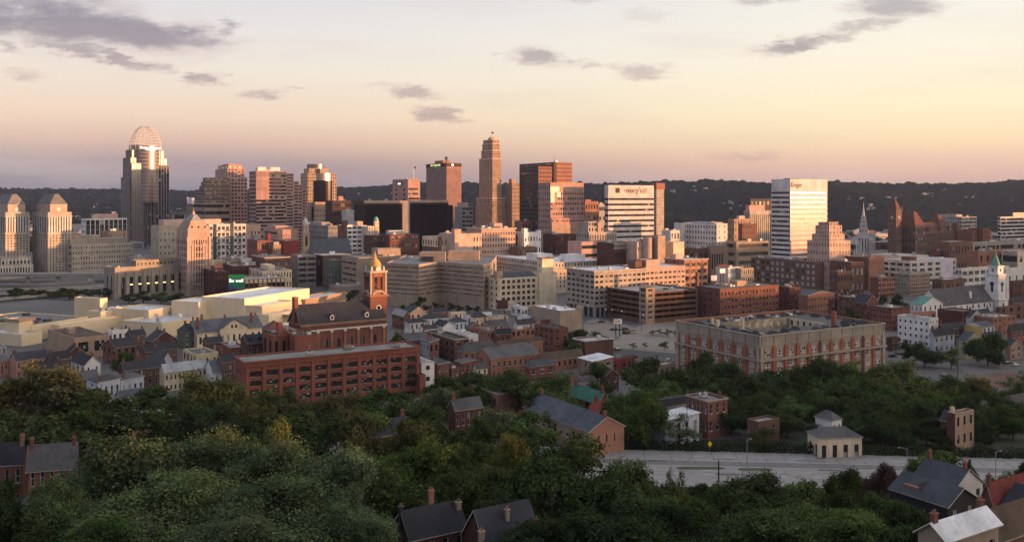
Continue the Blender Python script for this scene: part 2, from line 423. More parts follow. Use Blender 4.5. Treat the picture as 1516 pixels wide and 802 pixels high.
# ---------------------------------------------------------------- a thing: an Empty and its parts
THINGS = []
DUMMY = []
class Thing:
    def __init__(s, name, label, cat, loc, a=0.0, group=None):
        s.root = bpy.data.objects.new(name, None)
        s.root.empty_display_size = 2
        s.root.location = loc; s.root.rotation_euler = (0, 0, R(a))
        COL.objects.link(s.root)
        tag(s.root, label, cat, group)
        s.a = R(a); s.loc = Vector(loc); s.wins = []; s.wall = {}
        THINGS.append(s)
    def local(s, p):
        d = Vector((p[0] - s.loc.x, p[1] - s.loc.y)); c, k = math.cos(s.a), math.sin(s.a)
        return (d.x * c + d.y * k, -d.x * k + d.y * c, (p[2] if len(p) > 2 else 0) - s.loc.z)
    def rect(s, xl, xc, xr, yt, d):
        """near top corner pixel, left and right silhouette pixels -> local x0, y0, Lx, Ly, ztop"""
        cw = P(xc, yt, d)
        x0, y0, zt = s.local(cw)
        c, k = math.cos(s.a), math.sin(s.a)
        def run(px, dx, dy):
            uu = (px - CENX) / FOC
            den = dx - uu * dy
            return (uu * cw.y - cw.x) / den if abs(den) > .02 else 10
        Lx = run(xr, c, k) if xr is not None else 12
        Ly = run(xl, -k, c) if xl is not None else 12
        return x0, y0, Lx, Ly, zt
    def mb(s, name):
        if name not in s.wall: s.wall[name] = MB()
        return s.wall[name]
    def part(s, name, mb, parent=None, **kw): return mb.obj(name, parent or s.root, **kw)
    def finish(s):
        for nm, mb in s.wall.items(): mb.obj(nm, s.root)
        ws = s.wins
        ws.sort(key=lambda w: -w[4] * w[5] * w[7])
        keep, rest = ws[:100], ws[100:]
        for (x, y, z, ang, w, h, k, _) in keep:
            o = link(WSTY[k][6], win_mesh(w, h, k), s.root, (x, y, z), ang)
        if rest:
            mb = MB()
            for (x, y, z, ang, w, h, k, _) in rest:
                c, sn = math.cos(ang), math.sin(ang)
                ix, iy = -sn, c
                fr, cx, cz, fm, gm, sl, nm = WSTY[k]
                n = 1
                for i in range(n):
                    mb.face([(x - c * w / 2, y - sn * w / 2, z), (x + c * w / 2, y + sn * w / 2, z), (x + c * w / 2, y + sn * w / 2, z + h), (x - c * w / 2, y - sn * w / 2, z + h)], gm)
            mb.obj('window', s.root, kind='stuff')

def facade(th, mb, p, q, z0, z1, spec, wm, rec=.28):
    """wall from plan point p to q (left to right seen from outside) with real recessed openings"""
    p = Vector(p); q = Vector(q); Wd = (q - p).length
    if Wd < .05 or z1 - z0 < .05: return
    dr = (q - p) / Wd; inn = Vector((-dr.y, dr.x)); ang = math.atan2(dr.y, dr.x)
    def pt(u, z, t=0.0):
        v = p + dr * u + inn * t
        return (v.x, v.y, z)
    if not spec:
        mb.face([pt(0, z0), pt(Wd, z0), pt(Wd, z1), pt(0, z1)], wm); return
    n, m, wf, hf, kind = spec[:5]
    o = spec[5] if len(spec) > 5 else {}
    mt, mbt, ms = o.get('t', 0), o.get('b', 0), o.get('s', 0)
    rec = o.get('rec', 3.0 if kind == 'o' else rec)
    wm2 = o.get('wm', wm)
    a0, a1 = z0 + mbt, z1 - mt
    b0, b1 = ms, Wd - ms
    if a1 - a0 < .5 or b1 - b0 < .5:
        mb.face([pt(0, z0), pt(Wd, z0), pt(Wd, z1), pt(0, z1)], wm); return
    if mbt > 0: mb.face([pt(0, z0), pt(Wd, z0), pt(Wd, a0), pt(0, a0)], o.get('bm', wm))
    if mt > 0: mb.face([pt(0, a1), pt(Wd, a1), pt(Wd, z1), pt(0, z1)], o.get('tm', wm))
    cw, ch = (b1 - b0) / n, (a1 - a0) / m
    w, h = cw * wf, ch * hf
    off = (ch - h) * o.get('v', .5)
    skip = o.get('skip', 0)
    us = [0.0]
    for i in range(n):
        c = b0 + cw * (i + .5); us += [c - w / 2, c + w / 2]
    us.append(Wd)
    for i in range(0, len(us), 2):                       # piers
        if us[i + 1] - us[i] > .004: mb.face([pt(us[i], a0), pt(us[i + 1], a0), pt(us[i + 1], a1), pt(us[i], a1)], o.get('pm', wm))
    face_w = max(.15, -(th.facing(dr) if hasattr(th, 'facing') else -1))
    for i in range(n):
        u0, u1 = us[1 + 2 * i], us[2 + 2 * i]
        zz = a0
        for j in range(m):
            zs = a0 + ch * j + off; ze = zs + h
            if zs - zz > .004: mb.face([pt(u0, zz), pt(u1, zz), pt(u1, zs), pt(u0, zs)], wm2)
            zz = ze
            if skip and random.random() < skip:
                mb.face([pt(u0, zs), pt(u1, zs), pt(u1, ze), pt(u0, ze)], wm); continue
            mb.face([pt(u0, zs), pt(u1, zs), pt(u1, zs, rec), pt(u0, zs, rec)], wm)
            mb.face([pt(u1, ze), pt(u0, ze), pt(u0, ze, rec), pt(u1, ze, rec)], wm)
            mb.face([pt(u0, ze), pt(u0, zs), pt(u0, zs, rec), pt(u0, ze, rec)], wm)
            mb.face([pt(u1, zs), pt(u1, ze), pt(u1, ze, rec), pt(u1, zs, rec)], wm)
            arch = o.get('arch', 0)
            if arch and (j in o.get('archrows', range(m))):
                for sgn, uc in ((1, u0), (-1, u1)):
                    prev = None
                    for q_ in range(5):
                        t = q_ / 4
                        uu = uc + sgn * (u1 - u0) / 2 * t
                        zc = ze - arch * (1 - math.sqrt(max(0, 1 - (1 - t) ** 2)))
                        if prev:
                            a_, b_ = prev, (uu, zc)
                            if sgn > 0: mb.face([pt(a_[0], a_[1], .02), pt(b_[0], b_[1], .02), pt(b_[0], ze, .02), pt(a_[0], ze, .02)], wm)
                            else: mb.face([pt(b_[0], b_[1], .02), pt(a_[0], a_[1], .02), pt(a_[0], ze, .02), pt(b_[0], ze, .02)], wm)
                        prev = (uu, zc)
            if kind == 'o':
                mb.face([pt(u0, zs, rec), pt(u1, zs, rec), pt(u1, ze, rec), pt(u0, ze, rec)], o.get('im', 'concrete_dark'))  # opening closed with darker concrete, painting in the deck's inner shade
            else:
                v = p + dr * ((u0 + u1) / 2) + inn * (rec - .03)
                kk = kind
                lit = o.get('lit')
                if lit and j in lit and random.random() < .8: kk = 'l'
                th.wins.append((v.x, v.y, zs, ang, u1 - u0, h, kk, face_w))
        if a1 - zz > .004: mb.face([pt(u0, zz), pt(u1, zz), pt(u1, a1), pt(u0, a1)], wm2)

def _facing(self, dr):
    # how squarely a wall with local direction dr is seen from the camera (for ranking windows)
    c, k = math.cos(self.a), math.sin(self.a)
    n = Vector((dr.y, -dr.x)); nw = Vector((n.x * c - n.y * k, n.x * k + n.y * c))
    v = Vector((self.loc.x, self.loc.y)).normalized()
    return nw.dot(v)
Thing.facing = _facing

def block(th, x0, y0, Lx, Ly, z0, z1, wm, F=None, L=None, Rr=None, roof='gravel', para=.6, roofpart=True, rec=.28, wall='wall', rmat=None):
    mb = th.mb(wall)
    x1, y1 = x0 + Lx, y0 + Ly
    facade(th, mb, (x0, y0), (x1, y0), z0, z1, F, wm, rec)
    facade(th, mb, (x0, y1), (x0, y0), z0, z1, L, wm, rec)
    facade(th, mb, (x1, y0), (x1, y1), z0, z1, Rr, wm, rec)
    facade(th, mb, (x1, y1), (x0, y1), z0, z1, None, wm, rec)
    if roof is None: return
    if para and min(Lx, Ly) > 2:
        t = .35
        for (a, b, c, d) in ((x0, y0, x1, y0 + t), (x0, y1 - t, x1, y1), (x0, y0 + t, x0 + t, y1 - t), (x1 - t, y0 + t, x1, y1 - t)):
            mb.face([(a, b, z1), (c, b, z1), (c, d, z1), (a, d, z1)], wm)
        i0, i1, j0, j1, zr = x0 + t, x1 - t, y0 + t, y1 - t, z1 - para
        mb.face([(i0, j0, z1), (i1, j0, z1), (i1, j0, zr), (i0, j0, zr)], wm)
        mb.face([(i1, j1, z1), (i0, j1, z1), (i0, j1, zr), (i1, j1, zr)], wm)
        mb.face([(i0, j1, z1), (i0, j0, z1), (i0, j0, zr), (i0, j1, zr)], wm)
        mb.face([(i1, j0, z1), (i1, j1, z1), (i1, j1, zr), (i1, j0, zr)], wm)
    else: i0, i1, j0, j1, zr = x0, x1, y0, y1, z1
    th.mb('roof').face([(i0, j0, zr), (i1, j0, zr), (i1, j1, zr), (i0, j1, zr)], 'roof_' + roof)
    return zr

def ring(th, x0, y0, Lx, Ly, z0, z1, out_, m, name='cornice'):
    mb = th.mb(name); x1, y1 = x0 + Lx, y0 + Ly; o = out_
    mb.box(x0 - o, y0 - o, z0, x1 + o, y0 - .004, z1, m); mb.box(x0 - o, y1 + .004, z0, x1 + o, y1 + o, z1, m)
    mb.box(x0 - o, y0 - .004, z0 + .003, x0 - .004, y1 + .004, z1 - .003, m); mb.box(x1 + .004, y0 - .004, z0 + .003, x1 + o, y1 + .004, z1 - .003, m)

def pitched(th, x0, y0, Lx, Ly, z, rise, typ, rm, wm, ov=.35, hipf=None):
    mb = th.mb('roof'); wb = th.mb('wall'); x1, y1 = x0 + Lx, y0 + Ly; m = 'roof_' + rm; t = .18
    if typ == 'gy':
        xm = (x0 + x1) / 2; s = rise / (Lx / 2)
        for (xa, sg) in ((x0, -1), (x1, 1)):
            xe = xa + sg * ov; ze = z - ov * s
            a = [(xe, y0 - ov, ze), (xm, y0 - ov, z + rise), (xm, y1 + ov, z + rise), (xe, y1 + ov, ze)]
            mb.face(a, m); mb.face([(p[0], p[1], p[2] - t) for p in a], m)
            mb.face([a[0], a[1], (a[1][0], a[1][1], a[1][2] - t), (a[0][0], a[0][1], a[0][2] - t)], 'trim_white')
            mb.face([a[0], a[3], (a[3][0], a[3][1], a[3][2] - t), (a[0][0], a[0][1], a[0][2] - t)], 'trim_stone')
        for yy in (y0, y1): wb.face([(x0, yy, z), (x1, yy, z), (xm, yy, z + rise - .05)], wm)
    elif typ == 'gx':
        ym = (y0 + y1) / 2; s = rise / (Ly / 2)
        for (ya, sg) in ((y0, -1), (y1, 1)):
            ye = ya + sg * ov; ze = z - ov * s
            a = [(x0 - ov, ye, ze), (x0 - ov, ym, z + rise), (x1 + ov, ym, z + rise), (x1 + ov, ye, ze)]
            mb.face(a, m); mb.face([(p[0], p[1], p[2] - t) for p in a], m)
            mb.face([a[0], a[3], (a[3][0], a[3][1], a[3][2] - t), (a[0][0], a[0][1], a[0][2] - t)], 'trim_stone')
            mb.face([a[0], a[1], (a[1][0], a[1][1], a[1][2] - t), (a[0][0], a[0][1], a[0][2] - t)], 'trim_white')
        for xx in (x0, x1): wb.face([(xx, y0, z), (xx, y1, z), (xx, ym, z + rise - .05)], wm)
    elif typ in ('hip', 'mans'):
        i = hipf if hipf is not None else min(Lx, Ly) * (.5 if typ == 'hip' else .18)
        i = min(i, min(Lx, Ly) / 2 - .05)
        a = [(x0 - ov, y0 - ov, z), (x1 + ov, y0 - ov, z), (x1 + ov, y1 + ov, z), (x0 - ov, y1 + ov, z)]
        b = [(x0 + i, y0 + i, z + rise), (x1 - i, y0 + i, z + rise), (x1 - i, y1 - i, z + rise), (x0 + i, y1 - i, z + rise)]
        for k in range(4):
            n = (k + 1) % 4; mb.face([a[k], a[n], b[n], b[k]], m)
            mb.face([(a[k][0], a[k][1], z - t), (a[n][0], a[n][1], z - t), a[n], a[k]], 'trim_stone')
        mb.face(b, m); mb.face([(p[0], p[1], z - t) for p in a[::-1]], m)
    elif typ == 'shed':      # slopes down towards -x
        a = [(x0 - ov, y0 - ov, z), (x1 + ov, y0 - ov, z + rise), (x1 + ov, y1 + ov, z + rise), (x0 - ov, y1 + ov, z)]
        mb.face(a, m); mb.face([(p[0], p[1], p[2] - t) for p in a[::-1]], m)
        mb.face([a[0], a[1], (a[1][0], a[1][1], a[1][2] - t), (a[0][0], a[0][1], a[0][2] - t)], 'trim_white')
        for yy in (y0, y1): wb.face([(x0, yy, z), (x1, yy, z), (x1, yy, z + rise - .06)], wm)
        wb.face([(x1, y0, z), (x1, y1, z), (x1, y1, z + rise - .06), (x1, y0, z + rise - .06)], wm)

def chimney(th, x, y, z0, z1, w=.8, m='brick_red', dep=.6):
    mb = MB(); mb.box(x - w / 2, y - dep / 2, z0, x + w / 2, y + dep / 2, z1, m)
    mb.box(x - w / 2 - .1, y - dep / 2 - .1, z1 + .003, x + w / 2 + .1, y + dep / 2 + .1, z1 + .18, m)
    for k in (-.22, .22): mb.tube((x + k * w, y, z1 + .18), (x + k * w, y, z1 + .62), .13, .10, 'brick_orange', 8)
    return mb.obj('chimney', th.root)

def clutter(th, x0, y0, Lx, Ly, zr, n, rng, big=1.0):
    for _ in range(n):
        w, dd, h = rng.uniform(1.2, 3.2) * big, rng.uniform(1.2, 2.6) * big, rng.uniform(.8, 1.9) * big
        if Lx < w + 2 or Ly < dd + 2: continue
        x, y = x0 + rng.uniform(1, Lx - w - 1), y0 + rng.uniform(1, Ly - dd - 1)
        mb = MB(); k = rng.random()
        m = 'unit_metal' if k < .55 else ('paint_white' if k < .7 else 'concrete_tan')
        if k < .75:
            mb.box(x, y, zr + .25, x + w, y + dd, zr + .25 + h, m)
            mb.box(x + .1, y + .1, zr - .02, x + .4, y + dd - .1, zr + .247, 'steel_dark'); mb.box(x + w - .4, y + .1, zr - .02, x + w - .1, y + dd - .1, zr + .247, 'steel_dark')
            mb.lathe([(min(w, dd) * .32, zr + .253 + h), (min(w, dd) * .32, zr + .45 + h), (min(w, dd) * .2, zr + .45 + h)], 'steel_dark', 10, x + w / 2, y + dd / 2)
            mb.obj('rooftop_unit', th.root)
        else:
            mb.tube((x, y, zr - .02), (x, y, zr + 1.3), .16, .16, 'steel', 8); mb.lathe([(.16, zr + 1.3), (.34, zr + 1.35), (.3, zr + 1.5), (.05, zr + 1.62)], 'steel', 8, x, y)
            mb.obj('roof_vent', th.root)

def dormer(th, x, y, z, w, h, dep, wm, rm, face='F'):
    """small gabled dormer facing local -y at (x, y, z)"""
    mb = MB()
    mb.box(x - w / 2, y, z, x + w / 2, y + dep, z + h, wm)
    for sg in (-1, 1):
        a = [(x + sg * (w / 2 + .15), y - .15, z + h - .05), (x, y - .15, z + h + w * .42), (x, y + dep, z + h + w * .42), (x + sg * (w / 2 + .15), y + dep, z + h - .05)]
        mb.face(a, 'roof_' + rm)
    mb.face([(x - w / 2, y - .003, z + h), (x + w / 2, y - .003, z + h), (x, y - .003, z + h + w * .38)], wm)
    o = mb.obj('dormer', th.root)
    g = MB(); g.face([(x - w * .28, y - .02, z + h * .25), (x + w * .28, y - .02, z + h * .25), (x + w * .28, y - .02, z + h * .92), (x - w * .28, y - .02, z + h * .92)], 'glass')
    g.obj('window', o)

def bld(name, label, xl, xc, xr, yt, d, wm, F=None, L=None, roof='gravel', a=None, zb=None, Lx=None, Ly=None, corn=None, units=2, pent=None, chim=0,
        pitch=None, rise=2.5, group=None, rec=.28, cat='building', seed=None, base=None, para=.6, ov=.35, cm='brick_red', dorm=0, hipf=None, maxl=130):
    if a is None: a = 31 if xc >= 300 else (40 if xc >= 230 else 46)     # the street grid turns a little towards the left
    cw = P(xc, yt, d)
    g0 = ground_z(cw.x, cw.y) if zb is None else zb
    th = Thing(name, label, cat, (cw.x, cw.y, g0), a, group)
    x0, y0, lx, ly, zt = th.rect(xl, xc, xr, yt, d)
    lx = Lx or max(2.5, min(lx, 130)); ly = Ly or max(2.5, min(ly, maxl))
    th.dim = (lx, ly, zt)
    rng = random.Random(seed if seed is not None else int(xc * 7 + yt * 13 + d))
    z0 = -.5 if zb is None else 0
    low = 0
    if zb is None and d < 345: z0 = -4.0
    if base:                                    # plinth band of another material
        hgt, bm = base
        F = F; L = L
    if pitch:
        block(th, 0, 0, lx, ly, z0, zt, wm, F, L, None, None, rec=rec)
        pitched(th, 0, 0, lx, ly, zt, rise, pitch, roof, wm, ov, hipf)
        for i in range(chim):
            if pitch == 'gx': xx, yy = ((.6 if i % 2 == 0 else lx - .6) if i < 2 else lx / 2), ly / 2 + rng.uniform(-.3, .3)
            elif pitch == 'gy': xx, yy = lx / 2 + rng.uniform(-.3, .3), ((.8 if i % 2 else ly - .8))
            else: xx, yy = lx * (.3 + .4 * (i % 2)), ly * rng.uniform(.4, .6)
            chimney(th, xx, yy, zt + rise * .3, zt + rise + rng.uniform(.8, 1.6), rng.uniform(.7, 1.1), cm)
        for i in range(dorm):
            if pitch == 'gx':
                xx = lx * (i + .5) / dorm; dormer(th, xx, ly * .14, zt + rise * .18, 1.3, 1.2, ly * .22, wm, roof)
    else:
        zr = block(th, 0, 0, lx, ly, z0, zt, wm, F, L, None, roof, para, rec=rec)
        clutter(th, 0, 0, lx, ly, zr, units, rng, 1.0 if d < 700 else 1.5)
        for i in range(chim):
            chimney(th, rng.choice([.8, lx - .8]), rng.uniform(1, ly - 1), zt - 1, zt + rng.uniform(.8, 1.5), rng.uniform(.7, 1.2), cm)
    if corn:
        oo, hh, m = corn
        ring(th, 0, 0, lx, ly, zt - hh, zt + .06, oo, m)
    for pn in (pent or []):
        fx, fy, fw, fd, hh, m = pn              # fractions of the footprint, height, material
        mb = th.mb('penthouse'); zr_ = zt - (para if not pitch else 0)
        mb.box(lx * fx, ly * fy, zr_ - .02, lx * (fx + fw), ly * (fy + fd), zr_ + hh, m)
    return th

def text_mesh(txt, size, depth, m, shear=0, align='CENTER'):
    cu = bpy.data.curves.new('lettering', 'FONT'); cu.body = txt; cu.size = size; cu.extrude = depth; cu.shear = shear
    cu.align_x = align; cu.align_y = 'CENTER'
    o = bpy.data.objects.new('lettering', cu); COL.objects.link(o)
    dg = bpy.context.evaluated_depsgraph_get()
    me = bpy.data.meshes.new_from_object(o.evaluated_get(dg))
    bpy.data.objects.remove(o); bpy.data.curves.remove(cu)
    me.materials.clear(); me.materials.append(mat(m))
    me.transform(Matrix.Rotation(R(90), 4, 'X'))
    return me
def lettering(th, txt, size, loc, ang, m, shear=0, sx=1.0, parent=None, depth=.08):
    me = text_mesh(txt, size, depth, m, shear)
    o = link('lettering', me, parent or th.root, loc, ang)
    o.scale = (sx, 1, 1)
    return o
# ================================================================ GROUND, HILLS
def m_ground():
    m, t, p, o = principled('ground')
    tc = t.node('ShaderNodeTexCoord'); ob = tc.outputs['Object']
    sp = t.node('ShaderNodeSeparateXYZ'); t.put(sp.inputs[0], ob)
    n1 = t.noise(ob, .012, 5, .6); n2 = t.noise(ob, .25, 5, .7)
    city = t.mix(t.rng(n1, .35, .65, 0, 1), (.060, .058, .058), (.115, .108, .10))
    city = t.mix(t.rng(n2, .3, .75, 0, .5), city, (.16, .15, .14))
    grass = t.mix(t.rng(n2, .3, .7, 0, 1), (.014, .021, .009), (.034, .038, .017))
    c = t.mix(t.rng(sp.outputs[2], .6, 2.5, 0, 1), city, grass)
    t.put(p.inputs['Base Color'], c); p.inputs['Roughness'].default_value = .9
    return m
MATS['ground'] = m_ground()
def build_ground():
    xs = [-6500, -4500, -3200, -2400, -1800, -1400, -1100, -900, -700] + list(range(-600, 601, 25)) + [650, 700, 760, 820] + list(range(850, 1601, 50)) + [1800, 2200, 3000, 4500, 6500]
    ys = [-1500, -900, -600, -300, -150, -60, -30] + list(range(0, 361, 12)) + [400, 500, 650, 800, 1000, 1150, 1300, 1400, 1500, 1600, 1700, 1900, 2400, 3200, 5000, 7000]
    mb = MB()
    nxs = len(xs)
    for y in ys:
        for x in xs: mb.v.append((x, y, ground_z(x, y)))
    k = mb.slot('ground')
    for j in range(len(ys) - 1):
        for i in range(nxs - 1):
            mb.f.append((j * nxs + i, j * nxs + i + 1, (j + 1) * nxs + i + 1, (j + 1) * nxs + i)); mb.m.append(k)
    o = mb.obj('ground', kind='structure')
    for p in o.data.polygons: p.use_smooth = True
build_ground()

RIDGE = [(-400, 280), (0, 279), (120, 279), (200, 280), (270, 282), (350, 281), (440, 279), (500, 277), (560, 275), (640, 268), (700, 270), (770, 273), (870, 271), (935, 271), (985, 269), (1015, 270), (1050, 266),
         (1085, 268), (1130, 271), (1160, 272), (1230, 270), (1270, 272), (1350, 272), (1400, 272), (1450, 271), (1516, 267), (1800, 262), (2400, 262)]
RDIST = [(-400, 4700), (400, 4600), (760, 4000), (1000, 3400), (1250, 3200), (1516, 3300), (2400, 3300)]
FOOTD = [(-400, 2700), (500, 2700), (800, 2500), (1000, 2150), (1516, 2050), (2400, 2000)]
def hill_at(px, t):
    rd, fd = lerp_tab(RDIST, px), lerp_tab(FOOTD, px)
    d = fd + (rd - fd) * t
    rz = CAMZ + (HORY - lerp_tab(RIDGE, px)) / FOC * rd - 9
    s = smooth(t) if px > 900 else .45 * smooth(t) + .55 * t ** 2.2
    x = (px - CENX) / FOC * d
    b = mnoise.noise((x / 420, d / 420, 1.7)) * 34 * math.sin(math.pi * min(1, t)) + mnoise.noise((x / 150, d / 150, 4.2)) * 7 * t * (1.3 - t)
    z = rz * s + b
    if t > 1: z = rz - (t - 1) * 60 + b * .2
    return x, d, max(z, -2)
def m_hills():
    m, t, p, o = principled('woods')
    tc = t.node('ShaderNodeTexCoord'); ob = tc.outputs['Object']
    n1 = t.noise(ob, .0035, 4, .6); n2 = t.noise(ob, .03, 4, .7); n3 = t.noise(ob, .12, 2, .6)
    c = t.mix(t.rng(n2, .35, .65, 0, 1), (.006, .011, .012), (.016, .024, .022))
    c = t.mix(t.rng(n1, .52, .70, 0, .75), c, (.030, .034, .030))
    c = t.mix(t.rng(n3, .4, .7, 0, .6), c, (.005, .007, .006))
    t.put(p.inputs['Base Color'], c); p.inputs['Roughness'].default_value = 1; p.inputs['Specular IOR Level'].default_value = 0
    return m
MATS['woods'] = m_hills()
def build_hills():
    mb = MB(); nc, ts = 820, [i / 95 for i in range(0, 96)] + [1.03, 1.08, 1.2]
    k = mb.slot('woods')
    for t in ts:
        for i in range(nc + 1):
            px = -320 + 2300 * i / nc
            x, d, z = hill_at(px, t)
            q = Vector((x / 19, d / 24, 0))
            cn = mnoise.noise(q); c2 = mnoise.noise((x / 60, d / 60, 9))
            can = max(0, .5 + cn + c2 * .9) * 12.0 * min(1, t * 6 + .1)
            mb.v.append((x, d, z + can))
    for j in range(len(ts) - 1):
        for i in range(nc):
            a = j * (nc + 1) + i
            mb.f.append((a, a + 1, a + nc + 2, a + nc + 1)); mb.m.append(k)
    o = mb.obj('hills', kind='structure')
build_hills()

# tiny houses scattered on the far slopes
def far_houses():
    rng = random.Random(5)
    meshes = []
    for i, (w, d_, h, wm, rm) in enumerate(((11, 9, 6, 'paint_grey', 'shingle'), (16, 10, 7, 'concrete', 'slate'), (9, 8, 7, 'brick_tan', 'shingle'), (26, 12, 8, 'paint_grey', 'gravel'))):
        mb = MB(); mb.box(-w / 2, -d_ / 2, -6, w / 2, d_ / 2, h, wm)
        for sg in (-1, 1): mb.face([(-w / 2 - .4, sg * (d_ / 2 + .4), h), (w / 2 + .4, sg * (d_ / 2 + .4), h), (w / 2 + .4, 0, h + d_ * .38), (-w / 2 - .4, 0, h + d_ * .38)], 'roof_' + rm)
        for sg in (-1, 1): mb.face([(sg * w / 2, -d_ / 2, h), (sg * w / 2, d_ / 2, h), (sg * w / 2, 0, h + d_ * .36)], wm)
        meshes.append(mb.mesh('house'))
    n = 0
    zones = [((15, 175), (299, 330), 26), ((248, 300), (300, 322), 8), ((500, 585), (284, 302), 12), ((985, 1060), (276, 284), 12), ((1058, 1110), (296, 309), 14), ((1255, 1330), (290, 302), 12),
             ((1340, 1400), (279, 292), 16), ((1400, 1500), (284, 312), 12), ((880, 900), (284, 290), 4), ((1240, 1320), (303, 318), 8)]
    for (xa, xb), (ya, yb), c in zones:
        for _ in range(c * 6 // 10):
            px, py = rng.uniform(xa, xb), rng.uniform(ya, yb)
            best = None                      # walk down the slope to where it crosses this sight line
            for i in range(4, 100):
                x, d, z = hill_at(px, i / 100)
                yy = HORY + (CAMZ - z - 6) / d * FOC
                if yy <= py: best = (x, d, z); break
            if not best: continue
            k = rng.choice((0, 0, 1, 1, 2, 3))
            o = link('hillside_house', meshes[k], None, (best[0], best[1], best[2] + 4.0), rng.uniform(-.6, .9)); o.scale = (.62, .62, .62)
            tag(o, 'small pale house among dark trees on the far wooded hillside', 'house', 'small houses scattered over the far hills')
            n += 1
far_houses()

# ================================================================ DOWNTOWN
OF = dict(units=3)
def sk(*a, **k):
    k.setdefault('zb', 0); k.setdefault('cat', 'office building'); k.setdefault('name', 'office_building')
    nm = k.pop('name'); lab = a[0]
    return bld(nm, lab, *a[1:], **k)

# ---- twin postmodern towers with pyramid roofs, left edge
def twin(label, xl, xc, xr, dpx, lit):
    d = 900
    th = bld('twin_tower', label, xl, xc, xr, 314, d, 'limestone', F=(7, 14, .42, .50, 'D', dict(t=23, b=4, s=1)), L=(6, 14, .42, .5, 'D', dict(t=23, b=4, s=1)), roof='gravel', zb=0, units=0, cat='office tower',
             group='twin towers with pyramid roofs')
    lx, ly, zt = th.dim
    pm = th.mb('pier')                           # tall paired piers below the cornice
    for i in range(9):
        x = lx * (i + .5) / 9
        pm.box(x - .75, -.5, zt - 21, x + .75, -.005, zt - 5, 'stone_white')
        y = ly * (i + .5) / 9
        pm.box(-.5, y - .75, zt - 21, -.005, y + .75, zt - 5, 'stone_white')
    st = th.mb('glass_band'); st.box(.4, -.12, zt - 21, lx - .4, -.02, zt - 5, 'glass'); st.box(-.12, .4, zt - 21, -.02, ly - .4, zt - 5, 'glass')
    ring(th, 0, 0, lx, ly, zt - 5, zt - 4, .7, 'limestone'); ring(th, 0, 0, lx, ly, zt - 22.5, zt - 21.3, .4, 'limestone', 'string_course')
    i = 3.2
    block(th, i, i, lx - 2 * i, ly - 2 * i, zt - .6, zt + 8, 'limestone_pink', None, None, None, None)
    pitched(th, i, i, lx - 2 * i, ly - 2 * i, zt + 8, 10.5, 'hip', 'gravel', 'limestone', .3, hipf=(min(lx, ly) / 2 - i) * .74)
    em = MB(); em.tube((lx / 2, i - .35, zt + 2.6), (lx / 2, i - .01, zt + 2.6), 2.3, 2.3, 'stone_white', 20); em.obj('emblem', th.root)
    return th
t1 = twin('right-hand twin office tower with pyramid roof, its upper front glowing orange', 48, 71, 106, 0, True)
t2 = twin('left-hand twin office tower with pyramid roof, cut by the photo edge', -15, 8, 44, 0, False)
sk('long pale stone office wing joined to the twin pyramid-roofed towers', 100, 107, 197, 362, 905, 'limestone', F=(24, 5, .36, .42, 'D', dict(b=4, t=1)), L=(3, 5, .4, .45, 'D'), roof='gravel', Ly=40, pent=[(.02, .25, .93, .5, 5.5, 'limestone_dark'), (.05, .4, .5, .4, 9, 'limestone_dark')], name='office_wing')
sk('low stone podium with white columns at the foot of the twin towers', -6, 2, 45, 381, 880, 'limestone', F=(8, 1, .55, .6, 'D', dict(b=6, t=1.5, pm='stone_white')), Ly=20, units=2, name='podium_building')
sk('low columned pavilion in front of the podium beside the viaduct', -6, 0, 49, 393, 862, 'limestone', F=(12, 1, .55, .6, 'D', dict(b=3, t=1, pm='stone_white')), Ly=12, units=0, name='podium_building')
# ---- glass office with white grid, small brown block
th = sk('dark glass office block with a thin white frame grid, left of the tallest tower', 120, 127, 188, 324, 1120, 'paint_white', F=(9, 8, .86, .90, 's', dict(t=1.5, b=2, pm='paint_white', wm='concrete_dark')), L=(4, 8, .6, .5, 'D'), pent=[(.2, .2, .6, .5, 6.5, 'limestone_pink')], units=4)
sk('small brown block in front of the white-framed glass office', 150, 161, 187, 342, 1010, 'brick_tan', F=(4, 4, .2, .4, 'D'))
sk('low grey slab block at the right end of the pale office wing', 186, 198, 224, 381, 860, 'concrete', F=(1, 3, .9, .3, 'r'), L=None)
sk('low glazed entrance block below the grey slab block', 190, 202, 232, 392, 840, 'concrete', F=(6, 2, .8, .6, 'k'))

